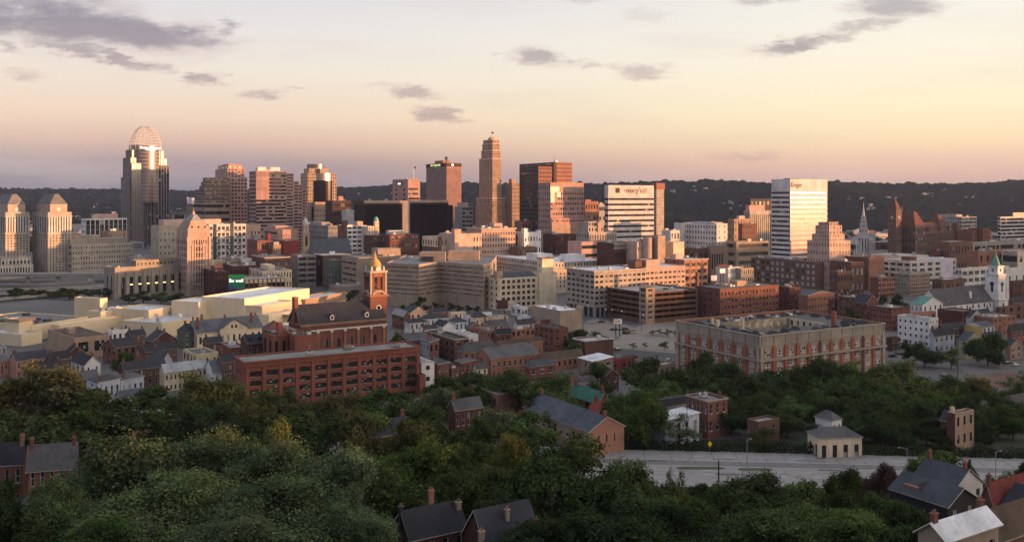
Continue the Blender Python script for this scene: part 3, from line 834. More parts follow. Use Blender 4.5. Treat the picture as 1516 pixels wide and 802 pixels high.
# ---- tallest tower with the lattice tiara
def tiara():
    d = 1420
    th = bld('skyscraper', 'tallest tower, glass with white mullions and a domed lattice crown', 179, 192, 250, 262, d, 'tan_grey', F=(13, 1, .78, .995, 's', dict(t=.6)), L=(12, 1, .7, .995, 's', dict(t=.6)), roof='gravel', zb=0, units=0, cat='skyscraper')
    lx, ly, zt = th.dim
    r = d / FOC
    def up(dy): return zt + (262 - dy) * r
    block(th, 2.2, 2.2, lx - 4.4, ly - 4.4, zt - .6, up(233), 'tan_grey', F=(11, 1, .74, .99, 'S', dict(t=.6)), L=(10, 1, .7, .99, 's', dict(t=.6)), roof='gravel')
    block(th, 5.5, 5.5, lx - 11, ly - 11, up(233) - .6, up(221), 'tan_grey', F=(9, 1, .7, .98, 'S', dict(t=.6)), L=(8, 1, .7, .98, 's', dict(t=.6)), roof='gravel')
    # front bays either side of the round glass bow
    block(th, 1.5, -4.2, lx * .31, 4.19, 0, up(241), 'tan_grey', F=(5, 1, .80, .995, 'S', dict(t=.8)), L=(1, 1, .7, .99, 's'), roof='gravel')
    block(th, lx * .63, -4.2, lx * .35, 4.19, 0, up(243), 'tan_grey', F=(5, 1, .80, .995, 's', dict(t=.8)), L=(1, 1, .7, .99, 'S'), roof='gravel')
    block(th, lx * .38, -3.0, lx * .09, 2.99, 0, up(258), 'tan_grey', F=(2, 1, .8, .995, 's', dict(t=.8)), roof='gravel')
    cx, cy, rad = lx * .475, 12.5, lx * .335
    mb = MB(); n = 36
    zz0, zz1 = up(300), up(214)
    k = 16
    for j in range(k):
        a, b = zz0 + (zz1 - zz0) * j / k, zz0 + (zz1 - zz0) * (j + 1) / k
        for (za, zb_, rr, m) in ((a, b - 1.1, rad, 'glass_mirror'), (b - 1.1, b, rad + .25, 'granite_pink')):
            for i in range(n):
                t0, t1_ = 2 * math.pi * i / n, 2 * math.pi * (i + 1) / n
                mb.face([(cx + rr * math.cos(t0), cy + rr * math.sin(t0), za), (cx + rr * math.cos(t1_), cy + rr * math.sin(t1_), za), (cx + rr * math.cos(t1_), cy + rr * math.sin(t1_), zb_), (cx + rr * math.cos(t0), cy + rr * math.sin(t0), zb_)], m)
    mb.face([(cx + rad * math.cos(2 * math.pi * i / n), cy + rad * math.sin(2 * math.pi * i / n), zz1) for i in range(n)], 'roof_gravel')
    mb.obj('glass_drum', th.root)
    zc = up(222); rc = 23.5 * r; hc = (222 - 184) * r
    lat = MB(); mer, rows = 22, 9
    def dome(i, j):
        t = 2 * math.pi * i / mer; s = j / rows * .98
        q = rc * math.sqrt(max(0, 1 - s ** 2.1)); return (cx + q * math.cos(t), cy + q * math.sin(t) * .8, zc + hc * s)
    for i in range(mer):
        for j in range(rows):
            lat.tube(dome(i, j), dome(i, j + 1), .30, .30, 'stone_white', 4, False)
            if j: lat.tube(dome(i, j), dome(i + 1, j), .26, .26, 'stone_white', 4, False)
            lat.tube(dome(i, j), dome(i + 1, j + 1), .16, .16, 'stone_white', 4, False)
    lat.obj('lattice_crown', th.root)
    lettering(th, 'Great American', 5.4, (cx - 1, cy - rad - .8, up(218.2)), 0, 'letter_white', depth=.2)
    lettering(th, 'INSURANCE GROUP', 1.9, (cx - 1, cy - rad - .8, up(221.2)), 0, 'letter_white', depth=.2)
    for (px_, py_) in ((.2, 9), (.75, 14)):
        m2 = MB(); m2.tube((lx * px_, 8, zc - 4), (lx * px_, 8, zc + 1.5), 1.0, 1.0, 'concrete_dark', 8); m2.obj('crane', th.root)
tiara()
sk('low block with a bright white lit side, right of the tallest tower', 250, 254, 277, 313, 1500, 'concrete_dark', F=(5, 3, .9, .35, 'r'), L=None, Ly=18)
# ---- stepped ribbon building, red granite tower, broad ribbon tower, bow tower
th = sk('stepped office block with dark window bands, its left side climbing like stairs', 285, 303, 340, 300, 1330, 'concrete_warm', F=(1, 7, .98, .45, 'r'), L=(1, 7, .98, .45, 'r'), units=0)
lx, ly, zt = th.dim; r = 1330 / FOC
for i in range(6):
    f = .14 * (i + 1)
    block(th, .3, .3, lx - .6, ly * (1 - f), zt - .6 + i * 6.2 * r if i else zt - .6, zt + (i + 1) * 6.2 * r, 'concrete_warm', F=(1, 2, .98, .45, 'r'), L=(1, 2, .98, .45, 'r'), para=.3)
def granite():
    th = sk('pink granite tower with square windows and a stepped top', 316, 337, 366, 262, 1360, 'granite_pink', F=(6, 20, .62, .5, 'D', dict(t=2)), L=(7, 20, .55, .5, 'D', dict(t=2)), units=0, cat='office tower', name='office_tower')
    lx, ly, zt = th.dim; r = 1360 / FOC
    block(th, 0.4, 2.5, lx * .86, ly * .86, zt - .6, zt + 13 * r, 'granite_pink', F=(5, 4, .62, .55, 'D', dict(t=1)), L=(6, 4, .5, .5, 'D', dict(t=1)))
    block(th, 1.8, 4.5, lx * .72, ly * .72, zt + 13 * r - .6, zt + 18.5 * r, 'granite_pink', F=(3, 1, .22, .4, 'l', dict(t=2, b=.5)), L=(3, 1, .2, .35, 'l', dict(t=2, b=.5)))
    block(th, 3.5, 6, lx * .5, ly * .5, zt + 18.5 * r - .6, zt + 19.8 * r, 'granite_pink')
granite()
def ribbon():
    th = sk('broad tower with a curved banded front and a white box on its roof', 369, 379, 424, 253, 1300, 'granite_pink', F=None, L=(1, 20, .98, .45, 'r'), units=0, cat='office tower', name='office_tower', rec=.3)
    lx, ly, zt = th.dim; r = 1300 / FOC
    # the front: bands of glass between granite spandrels, the middle bowed
    n = 22; hh = (zt - 3) / n
    seg = 10
    def fx(i): t = i / seg; return (lx * t, -.5 - 3.2 * math.sin(math.pi * t))
    for j in range(n):
        z0 = j * hh
        g = MB(); fb = MB()
        for i in range(seg):
            a, b = fx(i), fx(i + 1)
            fb.face([(a[0], a[1], z0 + hh * .52), (b[0], b[1], z0 + hh * .52), (b[0], b[1], z0 + hh), (a[0], a[1], z0 + hh)], 'granite_pink')
            fb.face([(a[0], a[1], z0 + hh * .52), (a[0], a[1] + .5, z0 + hh * .52), (b[0], b[1] + .5, z0 + hh * .52), (b[0], b[1], z0 + hh * .52)], 'granite_pink')
            fb.face([(a[0], a[1], z0 ), (b[0], b[1], z0 ), (b[0], b[1] + .5, z0 ), (a[0], a[1] + .5, z0 )], 'granite_pink')
            if i < 4 and j > n - 8: fb.face([(a[0], a[1], z0), (b[0], b[1], z0), (b[0], b[1], z0 + hh * .52), (a[0], a[1], z0 + hh * .52)], 'granite_pink')
            else: g.face([(a[0], a[1] + .45, z0), (b[0], b[1] + .45, z0), (b[0], b[1] + .45, z0 + hh * .52), (a[0], a[1] + .45, z0 + hh * .52)], 'glass')
        g.obj('window_band', th.root); fb.obj('spandrel_band', th.root)
    fb = MB()
    for i in range(seg):
        a, b = fx(i), fx(i + 1)
        fb.face([(a[0], a[1], n * hh), (b[0], b[1], n * hh), (b[0], b[1], zt), (a[0], a[1], zt)], 'granite_pink')
        fb.face([(a[0], a[1], zt), (b[0], b[1], zt), (b[0], 1, zt), (a[0], 1, zt)], 'granite_pink')
    fb.obj('parapet', th.root)
    pn = MB(); pn.box(lx * .08, 5, zt - .6, lx * .82, 16, zt + 6, 'enamel_white'); pn.obj('penthouse', th.root)
    steps = [(424, 434, 256), (434, 441, 268), (441, 446, 273), (446, 450.5, 281)]
    x0 = lx + .03
    for (a, b, y) in steps:
        w = (b - a) * r * 1.12; z1 = zt + (253 - y) * r
        rows = max(4, int(z1 / 4.6))
        block(th, x0, .5, w, ly * .7, 0, z1, 'granite_pink', F=(max(1, round(w / 9.5)), rows, .84, .52, 'R'), roof='gravel')
        x0 += w + .03
ribbon()
def bow():
    d = 1500; r = d / FOC
    th = sk('grey granite tower with a dark glass bow front and a round gilded top', 445, 455, 498, 256, d, 'concrete_warm', F=(15, 22, .42, .5, 'D'), L=(5, 22, .42, .5, 'D'), units=0, cat='office tower', name='office_tower')
    lx, ly, zt = th.dim
    def up(y): return zt + (256 - y) * r
    block(th, lx * .08, 4, lx * .68, ly * .75, zt - .6, up(249), 'concrete_warm', F=(12, 2, .4, .4, 'D'))
    mb = MB(); cx = lx * .45; cy = lx * .42 + 5
    mb.lathe([(lx * .29, up(249) - .5), (lx * .29, up(244.5)), (lx * .30, up(244.5)), (lx * .30, up(243)), (lx * .27, up(243)), (lx * .27, up(242.2))], 'glass_mirror', 28, cx, cy)
    mb.obj('drum', th.root)
    g = MB()
    def bowf(x0, x1, z0, z1, m, dep=5.0):
        s = 8
        for i in range(s):
            ta, tb = i / s, (i + 1) / s
            a = (x0 + (x1 - x0) * ta, -.06 - dep * math.sin(math.pi * ta)); b = (x0 + (x1 - x0) * tb, -.06 - dep * math.sin(math.pi * tb))
            g.face([(a[0], a[1], z0), (b[0], b[1], z0), (b[0], b[1], z1), (a[0], a[1], z1)], m)
            g.face([(a[0], a[1], z1), (b[0], b[1], z1), (b[0], 0, z1), (a[0], 0, z1)], 'granite_pink')
    bowf(lx * .14, lx * .92, 0, up(306), 'glass_black', 3); bowf(lx * .20, lx * .86, up(306), up(267), 'glass_black', 4)
    g.obj('glass_bow', th.root)
    g = MB(); bowf(lx * .30, lx * .78, up(267), up(256), 'glass_mirror', 3); g.obj('sunlit_glass_bay', th.root)  # brighter mirror glass stands in for the sunlit gold top of the bow
    block(th, lx * .42, -2.4, lx * .22, 9, zt - .6, up(249.5), 'concrete_warm')
    block(th, lx * .20, -8, lx * .62, 7.9, 0, up(299), 'concrete_warm', F=(8, 8, .5, .5, 'k', dict(t=.8)), L=(2, 8, .5, .5, 'k'))
bow()
sk('brown slab block right of the bow-fronted tower, with a peach penthouse', 489, 492, 520, 297, 1270, 'bronze', F=(9, 6, .5, .4, 'D'), pent=[(.4, .2, .25, .3, 7, 'granite_pink')], Ly=30)
sk('blank white box of a building below the brown slab block', 511, 513, 526, 311, 1180, 'stone_white', Ly=18, units=2)
sk('tall narrow pale slab between the stepped block and its neighbours', 276, 279, 284, 304, 1120, 'concrete_dark', F=(2, 10, .6, .5, 'k'), Ly=8, units=0)
# ---- second rank, left-centre
th = sk('square stone office with a pink sunlit front and grey left side, behind the red warehouses', 390, 411, 441, 340, 1010, 'granite_pink', F=(8, 5, .36, .4, 'k', dict(t=3)), L=(1, 5, .9, .25, 'r'), pent=[(.05, .2, .85, .6, 4.5, 'granite_pink')])
th = sk('grey ribbed office block behind the slate-roofed church', 452, 486, 500, 334, 1010, 'ribbed_grey', F=(5, 8, .6, .45, 'k'), L=(16, 8, .5, .42, 'D'), pent=[(.05, .3, .9, .5, 4, 'concrete')], units=6)
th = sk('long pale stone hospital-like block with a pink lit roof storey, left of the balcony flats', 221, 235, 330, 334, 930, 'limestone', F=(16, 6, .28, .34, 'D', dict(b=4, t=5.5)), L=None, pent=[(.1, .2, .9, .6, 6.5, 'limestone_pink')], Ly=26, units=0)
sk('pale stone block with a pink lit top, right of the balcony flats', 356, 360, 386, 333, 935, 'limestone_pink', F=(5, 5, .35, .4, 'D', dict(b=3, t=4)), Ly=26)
def flats():
    th = sk('apartment block with rows of glass balconies behind the stone art-deco tower', 303, 309, 364, 332, 880, 'stone_white', F=(9, 8, .7, .55, 'k', dict(b=2, t=1)), L=(2, 8, .5, .5, 'D'), cat='apartment block', name='apartment_block', Ly=22)
    lx, ly, zt = th.dim
    for c in (.16, .45, .74):
        for j in range(8):
            mb = MB(); z = 2.2 + (zt - 3) * j / 8
            mb.box(lx * c, -1.6, z, lx * c + lx * .13, -.02, z + .22, 'stone_white'); mb.box(lx * c, -1.6, z + .223, lx * c + lx * .13, -1.54, z + 1.15, 'glass_sky')
            mb.obj('balcony', th.root)
    for c in (.12, .58): 
        mb = MB(); mb.box(lx * c, -.35, 3, lx * c + 3.2, -.03, zt + .2, 'teal'); mb.obj('green_glass_bay', th.root)
flats()
# ---- art-deco stone tower and its long low wing
def deco():
    d = 715; r = d / FOC
    th = bld('art_deco_tower', 'stone art-deco tower with a pyramid cap, orange on its sunlit front', 262, 278, 311, 338, d, 'limestone_pink', F=(7, 8, .46, .70, 'd', dict(t=9, b=4, s=2.4)), L=(5, 8, .42, .70, 'd', dict(t=9, b=4, s=2)), roof='pale', zb=0, units=0, cat='office tower', para=.3)
    lx, ly, zt = th.dim
    for (x, y) in ((0, 0), (lx, 0), (0, ly)):
        mb = MB(); mb.box(x - 1.4 if x else -.7, -.75 if y == 0 else y - 1.4, 0, x + .7 if x else 1.4, y + (1.4 if y == 0 else .7), zt - 7, 'limestone_pink'); mb.obj('corner_pier', th.root)
    fin = th.mb('pier')
    for i in range(6):
        x = 2.4 + (lx - 4.8) * (i + .5) / 6 + 0
        fin.box(x - .35, -.5, 4, x + .35, -.03, zt - 8 - abs(i - 2.5) * 2.4, 'limestone_pink')
    for k in range(3):
        i_ = 1.2 + 1.1 * k
        block(th, i_, i_, lx - 2 * i_, ly - 2 * i_, zt - .3 + 2.0 * k, zt + 2.0 * (k + 1), 'limestone_pink', roof='pale', para=0, F=(3, 1, .3, .6, 'D') if k == 0 else None)
    pitched(th, 4.4, 4.4, lx - 8.8, ly - 8.8, zt + 6.0, 5.0, 'hip', 'pale', 'limestone_pink', .1, hipf=min(lx, ly) / 2 - 4.4 - .9)
    fn = MB(); fn.box(lx / 2 - 1.0, ly / 2 - 1.0, zt + 11, lx / 2 + 1.0, ly / 2 + 1.0, zt + 13, 'limestone_pink'); fn.lathe([(1.0, zt + 13), (.3, zt + 14.4), (.1, zt + 17)], 'limestone_pink', 8, lx / 2, ly / 2); fn.obj('finial', th.root)
    w = bld('office_wing', 'long low stone wing below the art-deco tower, tall windows lit warm yellow', 154, 170, 278, 396, 690, 'limestone_dark', F=(8, 1, .42, .82, 'm', dict(t=6.5, b=2, s=3)), L=(2, 1, .3, .8, 'm', dict(t=5, b=2, s=3)), roof='gravel', zb=0, units=5, cat='office building')
    lx, ly, zt = w.dim
    block(w, lx * .30, 3, lx * .74, ly * .5, zt - .6, zt + 4.6, 'limestone_dark', F=(14, 1, .5, .5, 't', dict(t=1)), L=(3, 1, .4, .5, 't'))
    for i in range(9):
        x = 3 + (lx - 6) * i / 8
        mb = w.mb('pier'); mb.box(x - 1.1, -.9, 0, x + 1.1, -.03, zt - 4, 'limestone_dark')
    for i in range(8):
        x = 3 + (lx - 6) * (i + .5) / 8
        if i in (1, 2, 3, 4, 5, 6): 
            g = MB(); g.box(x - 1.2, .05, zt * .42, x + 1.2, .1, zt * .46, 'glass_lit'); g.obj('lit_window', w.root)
deco()
def warehouse_brick():
    sk('dark red brick warehouse beside the green billboard', 290, 318, 340, 402, 690, 'brick_dark', F=(4, 4, .3, .4, 'D'), L=(7, 4, .2, .4, 'D'), pent=[(.05, .05, .5, .2, 4.5, 'brick_red')], cat='warehouse', name='brick_warehouse')
warehouse_brick()
# ---- church steeple with mural-coloured shaft and its long slate roof
def steeple_church():
    d = 900; r = d / FOC
    th = Thing('church', 'church with a slim grey steeple, pale dome top and long dark slate roof', 'church', tuple(P(449, 293 + 80 / r, d)), 31)
    s = 6.6
    def zy(y): return CAMZ + (HORY - y) * r
    block(th, 0, 0, s, s, 0, zy(345), 'concrete_warm', F=(1, 2, .4, .6, 't', dict(b=10)), L=(1, 2, .3, .6, 'D', dict(b=10)), roof=None, wall='steeple')
    ring(th, 0, 0, s, s, zy(345), zy(344), .5, 'trim_stone')
    block(th, .7, .7, s - 1.4, s - 1.4, zy(345), zy(333), 'limestone_pink', F=(1, 1, .4, .7, 'D'), L=(1, 1, .4, .7, 'D'), roof=None, wall='steeple')
    mb = MB(); mb.lathe([(3.0, zy(333)), (3.0, zy(331.5)), (2.6, zy(330)), (2.3, zy(327)), (1.2, zy(324)), (.3, zy(322.5)), (.1, zy(320))], 'trim_white', 16, s / 2, s / 2); mb.obj('dome', th.root)
    block(th, s + .05, -4, 44, 22, 0, zy(373), 'brick_maroon', F=(8, 1, .3, .6, 't', dict(b=3, t=2)), roof=None)
    pitched(th, s + .05, -4, 44, 22, zy(373), 12.5, 'gx', 'slate_blue', 'brick_maroon', .5)
    for i in range(4): dormer(th, s + 7 + 10 * i, -1.0, zy(373) + 2.6, 1.8, 1.4, 4, 'trim_stone', 'slate_blue')
steeple_church()
# ---- white banded apartment building with brick end and domed corner
def banded():
    d = 960
    th = sk('white apartment building with long window bands and a brown brick left side', 500, 514, 543, 334, d, 'paint_white', F=(4, 10, .8, .45, 'r'), L=(3, 10, .2, .35, 'D', dict(pm='brick_red', wm='brick_red')), cat='apartment building', name='apartment_building', units=1, pent=[(.55, .1, .3, .3, 5, 'limestone_pink'), (-.02, .3, .2, .3, 6, 'brick_brown')])
    lx, ly, zt = th.dim
    facade(th, th.mb('wall'), (-.03, ly), (-.03, 0), 0, zt - .01, (3, 10, .16, .35, 'D'), 'brick_brown')
    t2 = sk('slim cream corner building with a small green dome, right of the banded apartments', 541, 545, 561, 335, 955, 'paint_cream', F=(4, 10, .36, .45, 'D'), Ly=18, units=0, cat='apartment building', name='apartment_building')
    lx, ly, zt = t2.dim
    block(t2, lx * .62, -.4, lx * .38, lx * .38, 0, zt + 5.5, 'paint_cream', F=(2, 11, .35, .45, 'D'), roof=None, L=(1, 11, .3, .4, 'D'))
    mb = MB(); cx = lx * .81; cy = lx * .19 - .4
    mb.lathe([(lx * .21, zt + 5.5), (lx * .21, zt + 6.4), (lx * .19, zt + 8), (lx * .13, zt + 9.4), (.2, zt + 10.2), (.1, zt + 12)], 'roof_green_copper', 16, cx, cy); mb.obj('dome', t2.root)
banded()
# ---- black glass block
def blackglass():
    d = 1080
    th = sk('wide black glass office block reflecting dark red sky', 533, 539, 596, 297, d, 'bronze', F=(1, 1, .985, .95, 'B', dict(t=3.2)), L=(1, 1, .97, .95, 'B', dict(t=3.2)), units=3, Ly=34, rec=.05)
    lx, ly, zt = th.dim; r = d / FOC
    facade(th, th.mb('parapet_cap'), (-.1, -.12), (lx * .99, -.12), zt - 3.0, zt + .1, None, 'limestone_pink')
    w = 12 * r * 1.15
    block(th, lx + .02, 3, w, ly - 4, 0, zt, 'concrete', roof='gravel')
    x2 = lx + w + .04; w2 = 56 * r * 1.18
    block(th, x2, 4, w2, ly, 0, zt + .5, 'bronze', F=(1, 1, .985, .95, 'B', dict(t=3.2)), L=(1, 1, .97, .95, 'B', dict(t=3)), roof='gravel', rec=.05)
    facade(th, th.mb('parapet_cap'), (x2 + .1, 3.88), (x2 + w2 - .1, 3.88), zt - 2.5, zt + .6, None, 'limestone_pink')
    block(th, x2 + w2 + .03, 8, 9, ly - 6, 0, zt - 6, 'bronze', F=(1, 1, .95, .97, 'B'), roof='gravel')
blackglass()
# ---- bank blocks
th = sk('grey and pink office block with dark window bands rising behind the black glass block', 581, 604, 622, 265, 1380, 'granite_pink', F=(1, 13, .92, .42, 'r', dict(t=12)), L=(2, 13, .22, .42, 'r', dict(t=13, s=.5)), units=1)
lx, ly, zt = th.dim
sg = MB(); sg.box(-.5, ly * .35, zt - 9.5, -.05, ly * .72, zt - 4, 'sign_dark'); sgo = sg.obj('sign', th.root)
lettering(th, 'usbank', 5.0, (-.62, ly * .535, zt - 6.8), R(-90), 'letter_white', sx=.8, parent=sgo)
th = sk('square-topped tower with fine vertical ribs, dark left face and orange right face', 631, 661, 683, 241, 1260, 'granite_pink', F=(20, 1, .42, .98, 's', dict(t=6, b=3)), L=(24, 1, .5, .98, 's', dict(t=6, b=3)), units=0, cat='office tower', name='office_tower', pent=[(.25, .35, .5, .4, 5, 'brick_orange')])
lx, ly, zt = th.dim
ring(th, 0, 0, lx, ly, zt - 5.6, zt - .2, .35, 'bronze', 'sign_band')
lettering(th, 'FIFTH THIRD BANK', 4.6, (-.5, ly * .52, zt - 2.9), R(-90), 'letter_yellow', sx=.82)
mb = MB(); mb.tube((lx * .4, -.55, zt - 3), (lx * .4, -.36, zt - 3), 1.6, 1.6, 'letter_white', 16); mb.obj('round_logo', th.root)
mb = MB(); mb.tube((3, 6, zt - .7), (3, 6, zt + 4.5), .8, .8, 'steel_dark', 10); mb.lathe([(2.0, zt + 4.5), (2.4, zt + 6), (2.2, zt + 8.5), (1.2, zt + 9.2)], 'concrete_dark', 12, 3, 6); mb.obj('antenna_drum', th.root)
sk('narrow dark banded block with a pink top just right of the ribbed tower', 681, 684, 700, 306, 1190, 'concrete', F=(3, 12, .86, .5, 'R'), pent=[(0, .1, .65, .5, 6, 'limestone_pink')], Ly=22, units=0)
# ---- carew: stepped brick skyscraper
def carew():
    d = 1400; r = d / FOC
    th = sk('stepped brown art-deco skyscraper with a flag on top', 704, 729, 750, 305, d, 'carew', F=(9, 24, .34, .5, 'D'), L=(8, 24, .34, .5, 'D'), units=0, cat='skyscraper', name='art_deco_skyscraper')
    lx, ly, zt = th.dim
    def up(y): return zt + (305 - y) * r
    tiers = [(293, .97, .95, 3), (234, .62, .78, 16), (222, .55, .66, 3), (212, .50, .60, 2), (206.5, .46, .54, 1)]
    z = zt - .6
    for k, (y, fx, fy, rows) in enumerate(tiers):
        x0 = 0.2 * k if k else 0; y0 = ly * (1 - fy) * .28 * (1 if k else .2)
        z1 = up(y)
        big = k == 1
        block(th, x0, .25 * k, lx * fx, ly * fy, z, z1, 'carew', F=(9, 16, .36, .55, 'D', dict(t=3, b=1, wm='limestone_dark')) if big else (6, max(1, rows), .34, .6, 'D'), L=(9, 16, .36, .55, 'D', dict(t=3, b=1)) if big else (6, max(1, rows), .34, .6, 'D'), roof='pale')
        ring(th, x0, .25 * k, lx * fx, ly * fy, z1 - 1.2, z1 + .4, .25, 'limestone_pink')
        z = z1 - .6
    cx, cy = lx * .24, ly * .25
    mb = MB(); mb.box(cx - 4, cy - 4, z, cx + 4, cy + 4, z + 3.4, 'carew'); mb.box(cx - 2.6, cy - 2.6, z + 3.4, cx + 2.6, cy + 2.6, z + 5.2, 'carew'); mb.obj('crown', th.root)
    mb = MB(); mb.tube((cx, cy, z + 5.2), (cx, cy, z + 14), .22, .16, 'steel', 6); pl = mb.obj('flagpole', th.root)
    return th.root, Vector((cx, cy, z + 14))
cr, cp = carew()
def flag(label, loc, w, h, m, rz=0):
    mb = MB(); n = 8
    for i in range(n):
        a, b = i / n, (i + 1) / n
        ya, yb = math.sin(a * 7) * h * .16 * a, math.sin(b * 7) * h * .16 * b
        mb.face([(w * a, ya, -h - h * .12 * a), (w * b, yb, -h - h * .12 * b), (w * b, yb, -h * .12 * b), (w * a, ya, -h * .12 * a)], m)
    o = mb.obj('flag', None, loc, rz); tag(o, label, 'flag'); return o
cw = P(727, 195, 1398)
def m_flag():
    m, t, p, o = principled('flag_cloth')
    tc = t.node('ShaderNodeTexCoord'); sp = t.node('ShaderNodeSeparateXYZ'); t.put(sp.inputs[0], tc.outputs['Generated'])
    s = t.math('GREATER_THAN', t.math('FRACT', t.math('MULTIPLY', sp.outputs[2], 6.5)), .5)
    c = t.mix(s, (.35, .04, .04), (.6, .58, .55))
    b = t.math('MULTIPLY', t.math('LESS_THAN', sp.outputs[0], .42), t.math('GREATER_THAN', sp.outputs[2], .5))
    t.put(p.inputs['Base Color'], t.mix(b, c, (.03, .04, .12))); p.inputs['Roughness'].default_value = .8
    return m
MATS['flag_cloth'] = m_flag()
c = cr.matrix_basis @ cp
flag('small flag on the pole atop the stepped art-deco skyscraper', (c.x, c.y, c.z), 4.6, 3.2, 'flag_cloth')
def pole_flag(label, px, py, d, pb, w, h, m):
    a, b = P(px, py, d), P(px, pb, d)
    mb = MB(); mb.tube((b.x, b.y, b.z), (a.x, a.y, a.z + .5), .3, .18, 'steel', 6)
    o = mb.obj('flagpole'); tag(o, 'flagpole of the ' + label, 'flagpole')
    flag(label, (a.x + .2, a.y, a.z), w, h, m)
pole_flag('big flag flying above the black glass block', 612.5, 246.5, 1390, 300, 5.5, 3.6, 'flag_cloth')
pole_flag('large white flag left of the stepped office block', 277, 292, 1110, 340, 8.5, 8.0, 'paint_lilac')
sk('tan brick hotel annexe with a dark left side, right of the stepped skyscraper', 750, 758, 769, 271, 1400, 'carew', F=(5, 17, .3, .5, 'D'), L=(5, 1, .3, .95, 's'), units=0, pent=[(.1, .2, .6, .5, 7.5, 'carew')], cat='hotel', name='hotel_tower')
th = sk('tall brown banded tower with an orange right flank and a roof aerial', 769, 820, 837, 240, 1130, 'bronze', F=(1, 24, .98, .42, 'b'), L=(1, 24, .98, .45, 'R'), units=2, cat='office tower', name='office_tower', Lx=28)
for w in [0]:
    lx, ly, zt = th.dim
    mb = MB(); mb.tube((10, 14, zt - .6), (10, 14, zt + 13), .25, .12, 'steel', 6); mb.tube((9, 14, zt + 4), (11, 14, zt + 4), .1, .1, 'steel', 5); mb.obj('aerial', th.root)
    fb = th.mb('sunlit_orange_face')
    facade(th, fb, (4, -.25), (lx + .2, -.25), 2, zt, (1, 24, .98, .3, 'b'), 'brick_orange', .2)  # orange layer puts the low sun's tint into the right face
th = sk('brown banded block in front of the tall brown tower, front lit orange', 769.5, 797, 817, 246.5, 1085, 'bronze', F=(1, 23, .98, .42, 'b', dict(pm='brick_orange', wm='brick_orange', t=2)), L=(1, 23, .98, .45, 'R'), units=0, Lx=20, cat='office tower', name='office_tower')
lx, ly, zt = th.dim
facade(th, th.mb('sunlit_orange_face'), (.02, -.2), (lx, -.2), 2, zt, (1, 23, .98, .32, 'b'), 'brick_orange', .18)  # sunlit front painted in as an orange layer over the bronze
def pinkstep():
    d = 1010; r = d / FOC
    th = sk('stepped pink stone office with a notched glass corner and flared base', 797, 815, 864, 270, d, 'granite_pink', F=(14, 13, .62, .40, 'D', dict(t=10, b=12)), L=(6, 14, .6, .45, 'k', dict(t=3, b=3)), units=0, cat='office tower', name='office_tower')
    lx, ly, zt = th.dim
    for k in range(6): block(th, lx + .02, 1 + 1.0 * k, 1.3, ly - 6, zt * (1 - .0) - 60, zt - 4 - 1.5 * k * k * .3, 'granite_pink', roof='gravel') if k == 0 else None
    g = MB()
    for (x0, x1, y0, y1) in ((-.3, .26, 285, 276), (.0, .12, 300, 285), (.18, .30, 292, 284)): g.box(max(-.35, x0 * lx), -.35, zt - (y0 - 270) * r, x1 * lx, -.04, zt - (y1 - 270) * r, 'glass_mirror')
    g.obj('glass_notch', th.root)
    g = MB(); g.box(lx * .42, -.28, zt - 13 * r, lx * .95, -.05, zt - 10 * r, 'glass_mirror'); g.obj('glass_band', th.root)
    block(th, -1.5, -5, lx + 9, 4.98, 0, zt - 53 * r, 'granite_pink', F=(17, 1, .6, .35, 'D', dict(t=1, b=zt - 53 * r - 5.2)), roof='gravel')
    block(th, lx + .03 + 1.4, 0, 6, ly * .6, 0, zt - 49 * r, 'granite_pink', F=(2, 1, .6, .4, 'D', dict(t=1, b=zt - 49 * r - 6)), roof='gravel')
    block(th, -1.6, -5.5, lx + 8, .48, 0, zt - 63 * r, 'concrete_warm', roof='gravel', para=0)
pinkstep()
sk('small red-orange brick office between the pink stepped office and the white banded tower', 863, 866, 886, 298, 1200, 'brick_orange', F=(5, 5, .5, .4, 'D'), Ly=24, pent=[(.2, .2, .4, .4, 3, 'brick_orange')])
sk('grey low office behind the red-orange brick office', 884, 887, 896, 302, 1300, 'concrete', F=(3, 5, .8, .4, 'r'), Ly=20)
sk('small orange-red rooftop block beneath the two brown towers', 769, 773, 790, 327, 1090, 'brick_orange', F=(4, 4, .4, .4, 'D'), Ly=18)
# ---- white banded towers
def store_tower():
    d = 1010; r = d / FOC
    th = sk('white banded tower with a star and store name on its blank top', 895, 900.5, 968, 274, d, 'enamel_white', F=(1, 13, .995, .40, 'R', dict(t=13)), L=(1, 13, .98, .42, 'r', dict(t=13)), units=2, cat='office tower', name='office_tower')
    lx, ly, zt = th.dim
    for i in (.20, .80):
        mb = MB(); mb.box(lx * i - 2.8, -.5, zt - 9, lx * i + 2.8, -.05, zt - 3.2, 'bronze' if i < .5 else 'granite_pink'); mb.obj('logo_panel', th.root)
    lettering(th, "macy's", 9.0, (lx * .56, -.3, zt - 6.0), 0, 'letter_dark', depth=.2)
    st = MB(); pts = []
    for i in range(10):
        t = math.pi / 2 + i * math.pi / 5; q = 1.9 if i % 2 == 0 else .75; pts.append((lx * .345 + q * math.cos(t), zt - 6 + q * math.sin(t)))
    st.face([(x, -.32, z) for x, z in pts], 'letter_dark'); st.obj('star_logo', th.root)
store_tower()
th = sk('grey-beige hotel slab with a red top storey right of the store tower', 965, 972, 983, 271, 1120, 'tan_grey', F=(4, 20, .2, .4, 'D', dict(t=12)), L=(2, 20, .3, .4, 'D', dict(t=12)), units=0, cat='hotel', name='hotel_tower', roof='terracotta')
lx, ly, zt = th.dim; ring(th, 0, 0, lx, ly, zt - 8, zt + .1, .8, 'brick_orange', 'top_storey')
